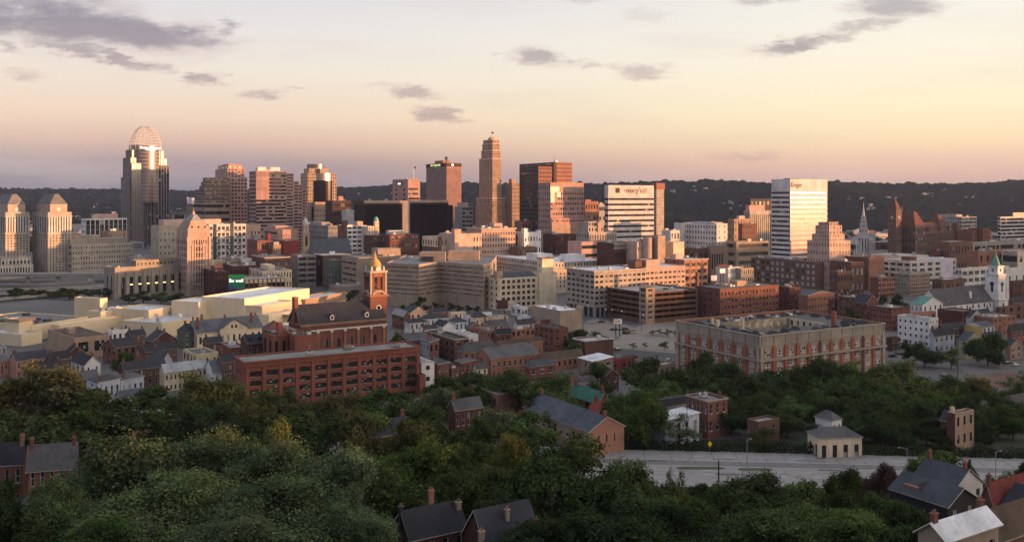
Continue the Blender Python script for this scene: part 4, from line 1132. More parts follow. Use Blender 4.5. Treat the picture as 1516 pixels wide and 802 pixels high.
def banner_tower():
    d = 810; r = d / FOC
    th = sk('white marble tower with dark bands, right face blazing yellow in the sun', 1142, 1170, 1225, 265, d, 'enamel_white', F=(1, 19, .995, .38, 'b', dict(t=10.5, b=3, rec=.5)), L=(1, 19, .99, .46, 'R', dict(t=10.5, b=3)), units=0, cat='office tower', name='office_tower')
    lx, ly, zt = th.dim
    lettering(th, 'Kroger', 6.2, (lx * .155, -.25, zt - 5.4), 0, 'letter_dark', shear=.25, depth=.15, sx=.85)
    mb = MB(); mb.box(lx * .14, 8, zt - .6, lx * .42, 14, zt + .9, 'concrete_dark'); mb.obj('penthouse', th.root)
    for (x, y) in ((-.0, 16), (.75, 6)):
        mb = MB(); mb.tube((lx * x + 1, y, zt - .6), (lx * x + 1, y, zt + 4), .12, .08, 'steel_dark', 5); mb.tube((lx * x + .2, y, zt + 2.4), (lx * x + 1.8, y, zt + 2.4), .08, .08, 'steel_dark', 5); mb.obj('aerial', th.root)
banner_tower()
# ---- stepped deco apartment block in front of the white tower
def decostep():
    d = 770; r = d / FOC
    th = sk('stepped stone art-deco block in front of the sunlit white tower', 1195, 1228, 1259, 357, d, 'limestone_pink', F=(7, 6, .32, .45, 'h'), L=(8, 6, .3, .45, 'D'), units=0, cat='apartment block', name='art_deco_block')
    lx, ly, zt = th.dim
    def up(y): return zt + (357 - y) * r
    block(th, .3, .3, lx * .72, ly * .78, zt - .6, up(347), 'limestone_pink', F=(6, 2, .32, .45, 'D'), L=(7, 2, .3, .45, 'D'))
    block(th, .8, .8, lx * .60, ly * .62, up(347) - .6, up(334), 'limestone_pink', F=(4, 2, .3, .6, 'D'), L=(6, 2, .3, .45, 'D'))
    block(th, 1.5, 1.5, lx * .42, ly * .48, up(334) - .6, up(329), 'limestone_pink', F=(3, 1, .3, .5, 'D'), L=(4, 1, .3, .5, 'D'))
    for i in range(4):
        mb = th.mb('finial'); mb.box(1.3 + i * lx * .13, 1.2, up(334), 2.1 + i * lx * .13, 1.8, up(328), 'limestone_pink')
decostep()
# ---- centre-right second rank
sk('white apartment slab with a pink sunlit right end, amid low downtown roofs', 1012, 1061, 1077, 331, 910, 'stone_white', F=(2, 9, .2, .3, 'D'), L=(12, 9, .5, .5, 'k', dict(t=1)), units=4, cat='apartment block', name='apartment_slab', pent=[(.1, .1, .8, .7, 1.8, 'paint_grey')])
sk('white end block attached left of the white apartment slab', 1005, 1009, 1014, 330, 935, 'stone_white', Ly=12, units=0)
sk('small white gabled office left of the white apartment slab', 988, 993, 1006, 341, 900, 'stone_white', F=(3, 4, .5, .5, 'h'), Ly=14)
sk('brown brick block with small lit windows, right of the white apartment slab', 1078, 1087, 1116, 324, 990, 'brick_tan', F=(7, 7, .25, .4, 'D'), L=(3, 7, .3, .4, 'D'), pent=[(.3, .2, .3, .4, 4, 'limestone_pink')], units=1)
sk('pair of dark brown brick blocks below the brick block with lit windows', 1093, 1099, 1121, 331, 930, 'brick_brown', F=(6, 8, .2, .35, 'D'), L=(2, 8, .2, .3, 'D'), units=1)
th = sk('tall beige office slab with narrow windows directly left of the sunlit white tower', 1101, 1110, 1145, 312, 1160, 'tan_grey', F=(12, 1, .35, .9, 's', dict(t=2)), L=(3, 1, .3, .9, 's'), units=0, pent=[(.0, .1, .66, .6, 8, 'granite_pink')])
sk('dark flat mass of a building behind the beige office slab', 1108, 1111, 1146, 294, 1500, 'darkstone', Ly=20, units=0, F=(6, 5, .5, .4, 'D'))
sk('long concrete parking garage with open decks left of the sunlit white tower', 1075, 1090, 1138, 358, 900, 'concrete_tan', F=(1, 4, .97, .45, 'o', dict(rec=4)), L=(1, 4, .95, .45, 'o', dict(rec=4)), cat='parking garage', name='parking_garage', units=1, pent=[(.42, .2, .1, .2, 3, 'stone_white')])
sk('low tan brick hall in front of the white apartment slab', 1046, 1053, 1078, 364, 850, 'brick_tan', F=(7, 1, .6, .5, 'D', dict(b=3)), units=3)
sk('low dark brick shed left of the tan brick hall', 1013, 1021, 1048, 368, 840, 'brick_brown', F=(4, 2, .5, .4, 'D'), units=3)
# ---- centre front rank
sk('dark grey brick loft with white windows, left half of the red brick pair', 546, 550, 577, 349, 840, 'brick_dark', F=(7, 6, .6, .5, 'h'), L=None, Ly=20, cat='loft building', name='brick_loft')
sk('red brick loft with pale windows beside the dark grey brick loft', 574, 577, 621, 347, 835, 'brick_red', F=(8, 6, .55, .5, 'h', dict(s=1.5)), Ly=24, cat='loft building', name='brick_loft', pent=[(.1, .4, .5, .3, 4, 'unit_metal')])
th = sk('pale stone block with a sunlit pink brick corner, behind the banded jail', 625, 648, 672, 351, 790, 'paint_cream', F=(5, 5, .42, .45, 't', dict(t=1)), L=(6, 3, .45, .4, 'D', dict(b=12)), units=2)
lx, ly, zt = th.dim
facade(th, th.mb('brick_corner'), (0, -.08), (lx * .24, -.08), 0, zt, (1, 5, .4, .45, 'D', dict(t=1)), 'brick_orange')
facade(th, th.mb('brick_base'), (-.08, ly), (-.08, -.08), 0, zt - 9, None, 'brick_brown')
th = sk('tall cream block with a blank sunlit wall and paired windows at its right end', 670, 673, 713, 346, 780, 'limestone_pink', F=(9, 6, .4, .45, 'D', dict(t=1.5)), Ly=30, units=2, pent=[(.05, .1, .25, .2, 4.5, 'limestone_pink')])
lx, ly, zt = th.dim
facade(th, th.mb('blank_wall'), (-.05, -.45), (lx * .62, -.45), 0, zt - .02, None, 'limestone_pink')
th.mb('blank_wall').face([(-.05, -.45, zt), (lx * .62, -.45, zt), (lx * .62, .02, zt), (-.05, .02, zt)], 'limestone_pink'); th.mb('blank_wall').face([(lx * .62, -.45, 0), (lx * .62, .02, 0), (lx * .62, .02, zt), (lx * .62, -.45, zt)], 'limestone_pink')
sk('tan hotel-like block with a projecting cornice and even rows of windows', 707, 713, 763, 338, 830, 'limestone_pink', F=(13, 8, .5, .5, 't', dict(t=2.5, b=3)), Ly=30, corn=(1.0, 1.3, 'trim_stone'), pent=[(.5, .3, .25, .3, 5, 'limestone_pink')], units=5, cat='hotel', name='hotel_building')
sk('dark brown stepped brick block right of the cornice block', 760, 764, 778, 347, 860, 'brick_brown', F=(2, 7, .25, .4, 'D'), Ly=20)
sk('low brown brick annexe below the dark brown stepped brick block', 762, 768, 795, 366, 830, 'brick_brown', F=(5, 3, .3, .4, 'D'), Ly=16)
th = sk('white painted block with a pink glow and three window columns', 773, 776, 801, 344, 850, 'paint_white', F=(6, 4, .45, .4, 'D', dict(t=1, b=2)), Ly=22, units=2)
lx, ly, zt = th.dim; block(th, -.2, -.2, lx * .2, 5, zt - 6, zt + 4, 'paint_white'); block(th, lx * .84, -.2, lx * .16, 5, zt - 6, zt + 1.8, 'paint_white')
sk('dark maroon brick warehouse with blank front, left of the grey stepped hotel', 804, 823, 853, 347, 860, 'brick_dark', F=(8, 5, .3, .4, 'D'), L=(4, 5, .2, .4, 'D'), units=1, cat='warehouse', name='brick_warehouse')
def greystep():
    d = 900; r = d / FOC
    th = sk('tan-grey stepped hotel building in front of the store-name tower', 853, 872, 913, 344, d, 'tan_grey', F=(11, 4, .5, .5, 't'), L=(5, 6, .4, .4, 'D'), units=1, cat='hotel', name='hotel_building')
    lx, ly, zt = th.dim
    block(th, 1, 3, lx * .55, ly * .7, zt - .6, zt + 6, 'tan_grey', F=(5, 1, .4, .5, 'D')); block(th, 3, 5, lx * .3, ly * .45, zt + 5.4, zt + 11, 'tan_grey', F=(3, 1, .4, .5, 'D'))
    block(th, lx * .36, 2, 3.6, 4, zt - .6, zt + 10, 'granite_pink')
greystep()
sk('long pinkish-brown office with dark window bands behind the classical courthouse', 853, 861, 908, 358, 800, 'granite_pink', F=(1, 5, .99, .4, 'r', dict(t=1)), Ly=22, units=1)
th = sk('dark brick warehouse with a white attic band, behind the beige office block', 905, 909, 942, 360, 740, 'brick_dark', F=(12, 4, .4, .45, 'D', dict(t=6)), Ly=24, units=2, cat='warehouse', name='brick_warehouse')
lx, ly, zt = th.dim; facade(th, th.mb('attic_band'), (-.05, -.1), (lx + .05, -.1), zt - 5, zt - .02, (11, 1, .6, .4, 'D'), 'concrete')
sk('pale pink block with dotted windows beside the blank curved tower', 940, 943, 960, 358, 735, 'limestone_pink', F=(4, 5, .25, .35, 'D', dict(t=2)), Ly=24)
def silo():
    th = sk('blank beige tower with a rounded left corner, sunlit on its right face', 957, 974, 985, 349, 735, 'concrete_warm', units=0, cat='tower', name='service_tower')
    lx, ly, zt = th.dim
    mb = MB(); mb.lathe([(4.2, 0), (4.2, zt - 1.5)], 'limestone_pink', 20, -5, ly * .5); mb.obj('round_stair', th.root)
silo()
sk('plain cream box building right of the blank curved tower', 985, 997, 1013, 358, 745, 'paint_cream', units=1, cat='tower', name='service_block')
# ================================================================ MIDDLE GROUND: big blocks
def polyhouse(name, label, cat, pts, zt, wm, specs, roof='gravel', zb=0, para=.7):
    """pts: (px, depth) of roof corners left to right along the seen side; closed behind; specs: one facade spec per seen side"""
    w = [((px - CENX) / FOC * d, d) for px, d in pts]
    th = Thing(name, label, cat, (w[0][0], w[0][1], zb), 0)
    loc = [(x - w[0][0], y - w[0][1]) for x, y in w]
    mb = th.mb('wall')
    n = len(loc)
    for i in range(n):
        facade(th, mb, loc[i], loc[(i + 1) % n], 0, zt - zb, specs[i] if i < len(specs) else None, wm)
    th.mb('roof').face([(x, y, zt - zb - para) for x, y in loc], 'roof_' + roof)
    cx, cy = sum(p[0] for p in loc) / n, sum(p[1] for p in loc) / n
    ins = [(cx + (x - cx) * (1 - .5 / max(1, math.hypot(x - cx, y - cy))), cy + (y - cy) * (1 - .5 / max(1, math.hypot(x - cx, y - cy)))) for x, y in loc]
    for i in range(n):
        a, b, c, e = loc[i], loc[(i + 1) % n], ins[(i + 1) % n], ins[i]
        mb.face([(a[0], a[1], zt - zb), (b[0], b[1], zt - zb), (c[0], c[1], zt - zb), (e[0], e[1], zt - zb)], wm)
        mb.face([(e[0], e[1], zt - zb), (c[0], c[1], zt - zb), (c[0], c[1], zt - zb - para), (e[0], e[1], zt - zb - para)], wm)
    th.top = zt - zb
    return th, loc
def ztop(py, d): return CAMZ + (HORY - py) * d / FOC
# ---- banded jail
slit = lambda n=1: (n, 7, .985, .20, 'r', dict(t=1.2, b=8, rec=.45))
zj = ztop(391, 640)
th, loc = polyhouse('jail', 'big windowless tan complex with thin dark slit bands and a zigzag front', 'jail', [(572, 655), (620, 640), (650, 664), (716, 632), (726, 650), (735, 730), (600, 740)], zj, 'concrete_tan', [slit(), slit(), slit(), (1, 7, .9, .2, 'r', dict(t=1.2, b=8))])
rng = random.Random(3)
clutter(th, -5 + 10, 20, 60, 50, zj - .7, 16, rng, 1.3)
blk = th.mb('penthouse'); blk.box(22, 25, zj - .71, 42, 42, zj + 6, 'concrete_tan'); blk.box(44, 32, zj - .71, 68, 46, zj + 6.5, 'concrete_warm'); blk.box(24, 22, zj - .71, 33, 24.9, zj + 3, 'steel_dark')
th = bld('jail', 'tan jail block with slit window bands on its left, behind the domed church tower', 506, 528, 604, 381, 720, 'concrete_tan', F=None, L=(1, 5, .9, .28, 'r', dict(t=3, b=4, rec=.5)), zb=0, cat='jail', units=5, pent=[(.5, .3, .45, .4, 6.5, 'concrete_tan')])
sk('low tan wall block at the foot of the slit-banded jail block', 470, 500, 545, 424, 690, 'concrete_tan', F=(1, 1, .4, .3, 'r'), Ly=20, units=2, name='low_building')
# ---- glassy green building, mural building, grey garage left of it
sk('dark green glass office with one bright window column', 481, 492, 507, 385, 760, 'paint_green', F=(3, 6, .30, .6, 'k', dict(t=2)), L=(5, 6, .8, .6, 'k', dict(t=2)), units=2)
th = sk('brown building with a dark mural on its narrow side, under a long white roof edge', 467, 478, 517, 377, 790, 'brick_brown', L=None, units=1, roof='white', corn=(1.2, .8, 'trim_white'))
lx, ly, zt = th.dim
mb = MB(); mb.box(-.3, ly * .1, zt * .12, -.02, ly * .92, zt * .96, 'sign_dark'); mu = mb.obj('mural', th.root)
mb = MB()
for (yy, zz, rr, m) in ((.5, .74, 2.6, 'letter_pale'), (.5, .42, 2.4, 'paint_red')):
    n = 18
    for i in range(n):
        a, b = 2 * math.pi * i / n, 2 * math.pi * (i + 1) / n
        mb.face([(-.34, ly * yy + rr * .6 * math.cos(a), zt * zz + rr * math.sin(a)), (-.34, ly * yy + rr * .6 * math.cos(b), zt * zz + rr * math.sin(b)), (-.34, ly * yy + rr * .35 * math.cos(b), zt * zz + rr * .65 * math.sin(b)), (-.34, ly * yy + rr * .35 * math.cos(a), zt * zz + rr * .65 * math.sin(a))], m)
mb.obj('painted_ring', mu)
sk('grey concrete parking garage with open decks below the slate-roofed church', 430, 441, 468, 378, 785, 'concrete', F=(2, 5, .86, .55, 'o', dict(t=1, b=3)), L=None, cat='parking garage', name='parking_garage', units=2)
# ---- red warehouses etc. (left-centre)
sk('dark red brick warehouse with a red chimney block, beside the balcony flats', 366, 381, 404, 356, 800, 'brick_red', F=(7, 4, .5, .5, 'D'), L=(5, 4, .2, .4, 'D'), cat='warehouse', name='brick_warehouse', pent=[(.1, .5, .3, .3, 5, 'concrete'), (.8, .2, .2, .2, 6.5, 'paint_red')])
sk('narrow pale-windowed brick building beside the red warehouse with a chimney block', 403, 405, 416, 362, 800, 'brick_tan', F=(4, 3, .5, .5, 'h'), Ly=14)
sk('plain bright red walled warehouse left of the slim church steeple', 411, 420, 443, 357, 830, 'paint_red', L=(3, 3, .2, .3, 'D'), units=1, cat='warehouse', name='brick_warehouse')
sk('brown three-storey block with a pale cornice in front of the red warehouses', 373, 392, 429, 381, 740, 'brick_brown', F=(10, 3, .5, .5, 'h'), L=(4, 3, .2, .4, 'D'), corn=(.6, .9, 'trim_stone'), units=2)
sk('low white-walled shed left of the brown three-storey block', 353, 361, 373, 383, 760, 'paint_white', F=(2, 2, .3, .3, 'D'), units=1)
sk('low grey-brown roofed block under the balcony flats', 333, 341, 362, 384, 765, 'concrete_tan', F=(6, 2, .5, .4, 'D'), units=3)
sk('cream stepped office block above the brick block with the green billboard', 363, 389, 432, 401, 690, 'paint_cream', F=(10, 3, .35, .5, 'D'), L=(5, 3, .3, .5, 'D'), pent=[(.3, .2, .25, .4, 4, 'paint_cream')], units=3)
sk('low brown and cream brick block right of the green billboard', 357, 362, 422, 412, 660, 'brick_brown', F=(9, 2, .7, .4, 'D', dict(wm='paint_cream', t=1.2)), Ly=26, corn=(.5, .8, 'trim_white'), units=5)
sk('pale green blank-walled box building below the balcony flats', 311, 313, 338, 386, 780, 'paint_paleyellow', Ly=14, units=1)
sk('dark flat-roofed block behind the pale green box building', 330, 345, 385, 394, 720, 'brick_dark', F=(8, 2, .4, .4, 'D'), L=(4, 2, .3, .4, 'D'), units=8)
# ---- green billboard
def billboard(label, pxa, pxb, ya, yb, d, m, text=None, legs=True, a=31, zb=0, col='letter_white'):
    A = P(pxa, ya, d)
    w = abs(pxb - pxa) / FOC * d / math.cos(R(a)) ; h = (yb - ya) / FOC * d
    th = Thing('billboard', label, 'billboard', (A.x, A.y, zb), a)
    z1 = A.z - zb
    mb = MB(); mb.box(0, 0, z1 - h, w, .5, z1, m); o = mb.obj('panel', th.root)
    mb = MB(); mb.box(-.12, -.1, z1 - h - .25, w + .12, .6, z1 - h - .003, 'steel_dark'); mb.box(-.12, -.1, z1 + .003, w + .12, .6, z1 + .18, 'steel_dark'); mb.obj('frame', th.root)
    for x in (.25, .75):
        mb = MB(); mb.tube((w * x, .8, -.3), (w * x, .8, z1 - .4), .28, .28, 'steel_dark', 8); mb.obj('post', th.root)
    mb = MB(); mb.box(.2, -.9, z1 - h - .32, w - .2, -.12, z1 - h - .25, 'steel'); mb.obj('catwalk', th.root)
    if text: lettering(th, text, h * .33, (w * .5, -.08, z1 - h * .42), 0, col, parent=o, depth=.05)
    return th, w, h, z1
MATS['sign_green'] = m_plain('sign_green', (.02, .22, .09), .5)
MATS['sign_blue'] = m_plain('sign_blue', (.05, .09, .30), .5)
MATS['sign_orange'] = m_plain('sign_orange', (.75, .45, .12), .5)
th, w, h, z1 = billboard('green billboard reading Be well on the roof line of the low brick block', 338, 361, 406.5, 428, 650, 'sign_green', 'Be well', a=4)
mb = MB(); mb.face([(.05, -.04, z1 - h + .05), (w * .7, -.04, z1 - h + .05), (w * .3, -.04, z1 - h * .82), (.05, -.04, z1 - h * .66)], 'sign_blue'); mb.obj('blue_wave', th.root)
# ---- white mill-like department store (front with big windows, blank sunlit tower)
def alms():
    d = 625; r = d / FOC
    th = bld('warehouse', 'white-painted warehouse with big dark windows and a blank tall stair tower', 718, 738, 797, 412, d, 'paint_cream', F=(7, 5, .62, .56, 'm', dict(t=.6, b=1.5, s=2)), L=(3, 5, .3, .5, 'd', dict(t=1)), zb=0, cat='warehouse', units=0)
    lx, ly, zt = th.dim
    pitched(th, 2, .8, lx - 2, ly * .8, zt - .5, 4.0, 'hip', 'slate_blue', 'paint_cream', .1, hipf=4)
    x2, y2, w2, l2, z2 = th.rect(780, 797, 823, 405, 632)
    block(th, lx + .03, -1.0, w2, ly * .7, 0, z2, 'paint_cream', F=(2, 6, .06, .12, 'd', dict(b=4)))
    block(th, lx + w2 * .35, 3, w2 * .65, 7, z2 - .5, z2 + 21 * r, 'paint_cream', L=(1, 1, .2, .3, 'd'), roof='dark'); ring(th, lx + w2 * .35, 3, w2 * .65, 7, z2 + 20 * r, z2 + 21.3 * r, .5, 'trim_dark')
    block(th, -.4, 2, 5, 5, zt - .6, zt + 5, 'concrete_warm')
    mb = MB(); mb.box(3, -4.2, 0, 12, -.2, 5, 'paint_cream'); mb.obj('entrance_block', th.root)
alms()
th, w, h, z1 = billboard('dark brown blank billboard at the foot of the white-painted warehouse', 736, 752, 445, 457, 600, 'brick_dark')
bld('shop_building', 'small white box shop behind the brown billboard', 756, 772, 781, 455, 590, 'paint_white', F=(2, 1, .6, .4, 'd'), L=(2, 1, .5, .5, 'd'), zb=0, roof='white', units=1, cat='shop')
# ---- classical courthouse
def court():
    d = 735; r = d / FOC
    th = bld('courthouse', 'long classical stone courthouse with a white roof and dentil-like window rows', 712, 815, 906, 397, d, 'limestone', F=(16, 4, .36, .55, 'd', dict(t=3, b=4)), L=(24, 4, .40, .5, 'd', dict(t=3, b=4)), zb=0, roof='white', cat='courthouse', units=0, corn=(1.0, 1.2, 'trim_stone'))
    lx, ly, zt = th.dim
    block(th, 3, 3, lx - 6, ly - 6, zt - .6, zt + 4.6, 'limestone', F=(18, 1, .4, .5, 'd'), L=(26, 1, .4, .45, 'd'), roof='white')
    block(th, 6, ly * .25, 16, 18, zt + 4, zt + 10, 'paint_white', roof='white'); block(th, lx * .45, ly * .12, 17, 14, zt + 4, zt + 9.4, 'paint_white', roof='white')
    clutter(th, 8, 8, lx - 16, ly - 16, zt + 4, 10, random.Random(8), 1.6)
court()
# ---- big beige office, pink brick wing, garage, brick mill
def beige():
    d = 588; r = d / FOC
    th = bld('office_building', 'large beige six-storey office with paired windows behind the brick garage', 839, 880, 956, 401, d, 'tan_grey', F=(11, 6, .66, .45, 't', dict(t=2.2, b=7.5)), L=(6, 6, .66, .45, 't', dict(t=2.2, b=7.5)), zb=0, roof='white', units=4, corn=(.8, 1.0, 'trim_stone'))
    lx, ly, zt = th.dim
    g = th.mb('shopfront'); g.box(.6, -.12, .3, lx - .6, -.02, 6.4, 'glass_sky'); g.box(-.12, .6, .3, -.02, ly - .6, 6.4, 'glass_sky')
    for i in range(12):
        x = .6 + (lx - 1.2) * i / 11; g.box(x - .5, -.5, 0, x + .5, -.13, 6.6, 'tan_grey'); y = .6 + (ly - 1.2) * i / 11
        if i % 2 == 0: g.box(-.5, y - .5, 0, -.13, y + .5, 6.6, 'tan_grey')
    x2, y2, w2, l2, z2 = th.rect(None, 956, 1013, 396, d * 1.08)
    block(th, lx + .03, .5, w2 * 1.0, ly * .8, 0, zt + .6, 'limestone_pink', F=(9, 6, .66, .45, 't', dict(t=2.4, b=7.5)), roof='white')
    block(th, lx + 3, 3, 12, 10, zt - .5, zt + 5.5, 'limestone_pink')
    block(th, lx - 5, 5, 7, 9, zt - .5, zt + 5, 'brick_brown')
beige()
th = bld('loft_building', 'pinkish-red brick loft with grouped windows right of the beige office', 984, 1013, 1048, 384, 655, 'brick_orange', F=(4, 6, .72, .55, 'm', dict(t=1.5, b=2, wm='brick_pink')), L=(5, 6, .2, .4, 'd'), zb=0, roof='white', units=3, cat='loft building', corn=(.5, .9, 'trim_stone'), pent=[(-.1, .3, .3, .3, 4, 'limestone_pink')])
def garage():
    d = 558; r = d / FOC
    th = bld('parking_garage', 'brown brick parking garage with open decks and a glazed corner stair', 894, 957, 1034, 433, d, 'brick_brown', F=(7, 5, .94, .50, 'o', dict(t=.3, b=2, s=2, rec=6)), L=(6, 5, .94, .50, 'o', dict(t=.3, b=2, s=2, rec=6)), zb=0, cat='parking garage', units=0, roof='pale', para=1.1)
    lx, ly, zt = th.dim
    block(th, -1.2, -1.2, 7, 7, 0, zt + 3.2, 'brick_tan', F=(1, 6, .5, .55, 'k', dict(b=2)), L=(1, 6, .6, .6, 'k', dict(b=2)), roof='pale')
    for i in range(5):
        mb = MB(); z = 3 + 3.4 * i; mb.box(1, -1.5, z, 4.6, -1.21, z + .3, 'trim_white'); mb.obj('stair_flight', th.root, None)
garage()
th = bld('brick_mill', 'long brown brick mill with a blank left end, right of the brick garage', 1030, 1066, 1153, 427, 570, 'brick_red', F=(17, 4, .42, .45, 'd', dict(t=1.5, b=2)), L=(4, 4, .25, .4, 'd', dict(t=1.5, b=2)), zb=0, roof='gravel', cat='mill', units=5, pent=[(.45, .4, .16, .3, 3.5, 'brick_tan'), (.25, .5, .1, .2, 2, 'brick_tan')], corn=(.3, .5, 'trim_dark'))
lx, ly, zt = th.dim
mb = MB(); mb.box(-.9, ly - 2.5, 0, .9, ly - .7, zt + 9, 'brick_brown'); mb.obj('chimney', th.root)
bld('loft_building', 'long dark brown loft with large pale windows below the sunlit white tower', 1112, 1208, 1229, 388, 770, 'brick_brown', F=(2, 4, .1, .3, 'd'), L=(13, 4, .58, .62, 'p', dict(t=1.2, b=1)), zb=0, roof='gravel', cat='loft building', units=5)
bld('row_house', 'white three-storey row building with rows of small windows, left of the long dark loft', 1076, 1078, 1097, 396, 690, 'paint_white', F=(8, 4, .4, .5, 'd'), zb=0, Ly=14, cat='row house')
bld('row_house', 'grey-beige row building beside the white one with small windows', 1096, 1097, 1116, 397, 690, 'limestone_dark', F=(6, 4, .4, .5, 'd'), zb=0, Ly=14, cat='row house')
bld('brick_building', 'small dark red brick building with a white wall sign left of the white row building', 1058, 1063, 1077, 392, 700, 'brick_maroon', F=(3, 3, .3, .4, 'd'), zb=0, cat='brick building')
billboard('small white blank billboard beside the dark red brick building', 1066, 1075, 398, 404, 680, 'letter_pale')
billboard('pale lilac billboard low down right of the pinkish-red loft', 1053, 1063, 408, 415, 650, 'paint_lilac')
bld('brick_building', 'dark low brick building in front of the long dark loft, lower right', 1146, 1168, 1186, 425, 610, 'brick_dark', F=(4, 4, .4, .45, 'd'), L=(6, 4, .4, .45, 'd'), zb=0, cat='brick building', units=3)
bld('church', 'church-like dark gabled block with a scarred black front, right of the long brick mill', 1148, 1160, 1181, 430, 620, 'darkstone', F=(3, 2, .3, .6, 'd'), L=(3, 3, .3, .5, 'd'), zb=0, pitch='gy', rise=6, roof='slate', cat='church')
bld('brick_building', 'brick block with a blank corner and grey roof above the lofts building', 1182, 1196, 1236, 437, 590, 'brick_orange', F=(9, 3, .3, .4, 'd', dict(t=1)), L=None, zb=0, cat='brick building', pitch='gy', rise=2.0, roof='slate_blue', seed=2)
bld('brick_building', 'low brick house tucked right of the brick block with the blank corner', 1226, 1231, 1241, 443, 580, 'brick_red', F=(2, 2, .4, .5, 'h'), L=(2, 2, .3, .5, 'd'), zb=0, cat='brick building')
bld('brick_building', 'brick row with a pale metal roof behind the right end of the lofts building', 1239, 1264, 1277, 440, 570, 'brick_brown', F=(3, 3, .4, .5, 'd'), L=(7, 3, .4, .45, 'd'), zb=0, roof='metal', cat='brick building', units=1)
bld('brick_building', 'dark brick row house with tall gable ends beside the pale metal roof', 1263, 1283, 1300, 448, 550, 'brick_red', F=(3, 3, .35, .5, 'd'), L=(5, 3, .4, .45, 'd'), zb=0, pitch='gy', rise=4.5, roof='slate', cat='brick building', chim=2)
bld('brick_building', 'four-storey dark red brick block above the white apartment house', 1288, 1320, 1347, 456, 528, 'brick_red', F=(3, 4, .2, .4, 'd'), L=(7, 4, .42, .45, 'd', dict(t=1)), zb=0, cat='brick building', units=4, corn=(.3, .6, 'trim_dark'))
# ---- right middle
bld('ornate_building', 'ornate grey-green stone front with a pediment and long tan brick side', 1324, 1346, 1377, 405, 720, 'brick_tan', F=(10, 5, .45, .4, 'd', dict(t=1.5, b=1)), L=(5, 5, .5, .55, 'h', dict(t=1, wm='paint_olive', pm='paint_olive', tm='paint_olive')), zb=0, cat='ornate building', units=2, corn=(.6, .9, 'trim_stone'), pent=[(0, .3, .05, .4, 4, 'trim_stone')])
bld('brick_building', 'reddish brick row with stone bands left of the ornate stone front', 1288, 1300, 1325, 411, 700, 'brick_red', F=(7, 4, .45, .45, 'd', dict(wm='brick_pink')), L=(4, 4, .3, .4, 'd'), zb=0, cat='brick building', units=2)
bld('brick_building', 'tall brick block with a blank orange end wall behind the low right-hand roofs', 1244, 1286, 1309, 381, 760, 'brick_orange', L=(6, 4, .2, .3, 'd', dict(wm='brick_brown', pm='brick_brown')), zb=0, cat='brick building', units=3)
bld('brick_building', 'brown brick block with three pale windows left of the blank orange end wall', 1228, 1260, 1279, 388, 730, 'brick_brown', F=(3, 2, .45, .4, 'W', dict(t=2)), L=(5, 2, .3, .4, 'p'), zb=0, cat='brick building', units=4)
bld('brick_building', 'low brown brick block with a narrow orange end beside the long dark loft', 1228, 1240, 1262, 402, 690, 'brick_brown', F=(5, 2, .5, .4, 'd'), L=(3, 2, .3, .4, 'd'), zb=0, cat='brick building', units=3)
th = bld('parking_garage', 'grey-white parking garage with wide black openings, right of the orange end wall', 1306, 1348, 1416, 386, 800, 'stone_white', F=(6, 4, .62, .55, 'o', dict(t=1.5, b=1)), L=(4, 4, .8, .55, 'o', dict(t=1.5, b=1)), zb=0, cat='parking garage', units=2, roof='pale', pent=[(.02, .05, .14, .3, 4, 'brick_brown')])
lx, ly, zt = th.dim; facade(th, th.mb('blank_panel'), (lx * .66, -.15), (lx * .92, -.15), 0, zt - .1, None, 'paint_lilac')
bld('hall', 'cream low hall with a grey roof and small square openings behind the grey-white garage', 1308, 1342, 1375, 379, 880, 'paint_cream', F=(4, 1, .4, .6, 'd'), zb=0, roof='metal', units=3, cat='hall', Ly=40)
bld('brick_building', 'dark maroon brick hall behind the grey-white garage', 1377, 1386, 1421, 371, 900, 'brick_maroon', F=(7, 2, .3, .4, 'd'), zb=0, units=2, cat='brick building')
bld('brick_building', 'long low brick hall with a pale roof right of city hall\'s foot', 1380, 1405, 1440, 358, 900, 'brick_brown', F=(8, 2, .4, .4, 'd'), zb=0, roof='metal', units=2, cat='brick building')
bld('parking_garage', 'white parking garage with square black openings behind the white church steeple', 1414, 1424, 1494, 398, 690, 'stone_white', F=(8, 4, .74, .56, 'o', dict(t=1, b=1)), L=(2, 4, .5, .5, 'd'), zb=0, cat='parking garage', roof='pale', units=2)
bld('office_building', 'row of white stepped wall blocks right of the white church steeple', 1480, 1490, 1530, 398, 700, 'paint_white', F=(4, 1, .2, .5, 'd'), zb=0, units=2, cat='office building')
bld('brick_building', 'dark brick block right of the white church steeple, cut by the photo edge', 1494, 1500, 1540, 416, 640, 'brick_dark', F=(6, 3, .45, .5, 'd'), zb=0, cat='brick building')
bld('brick_building', 'low flat brick building with lit windows above the slate-roofed white church', 1380, 1394, 1428, 414, 650, 'brick_brown', F=(5, 1, .5, .5, 't', dict(b=4)), L=(3, 2, .4, .4, 'd'), zb=0, roof='white', cat='brick building', units=2)
bld('brick_building', 'orange-brown long brick roofline behind the white garage', 1430, 1448, 1530, 372, 830, 'brick_orange', F=(9, 2, .3, .4, 'd'), zb=0, cat='brick building', units=3)
bld('office_building', 'pale grey and cream low block at the right edge beyond the church steeple', 1483, 1507, 1535, 372, 830, 'paint_cream', F=(3, 2, .4, .4, 'd'), L=(1, 2, .9, .4, 'r', dict(wm='concrete')), zb=0, units=2)
bld('office_building', 'long low grey office with a pale roof edge before the right-hand striped tower', 1428, 1440, 1535, 359, 1000, 'concrete', F=(1, 2, .98, .4, 'r'), zb=0, roof='metal', units=4)
sk('grey office block with strip windows behind the red-roofed city hall', 1384, 1424, 1446, 321, 1330, 'concrete', F=(1, 9, .95, .4, 'r'), L=(12, 9, .6, .5, 'k'), units=2, pent=[(.0, .2, .4, .6, 4, 'tan_grey')])
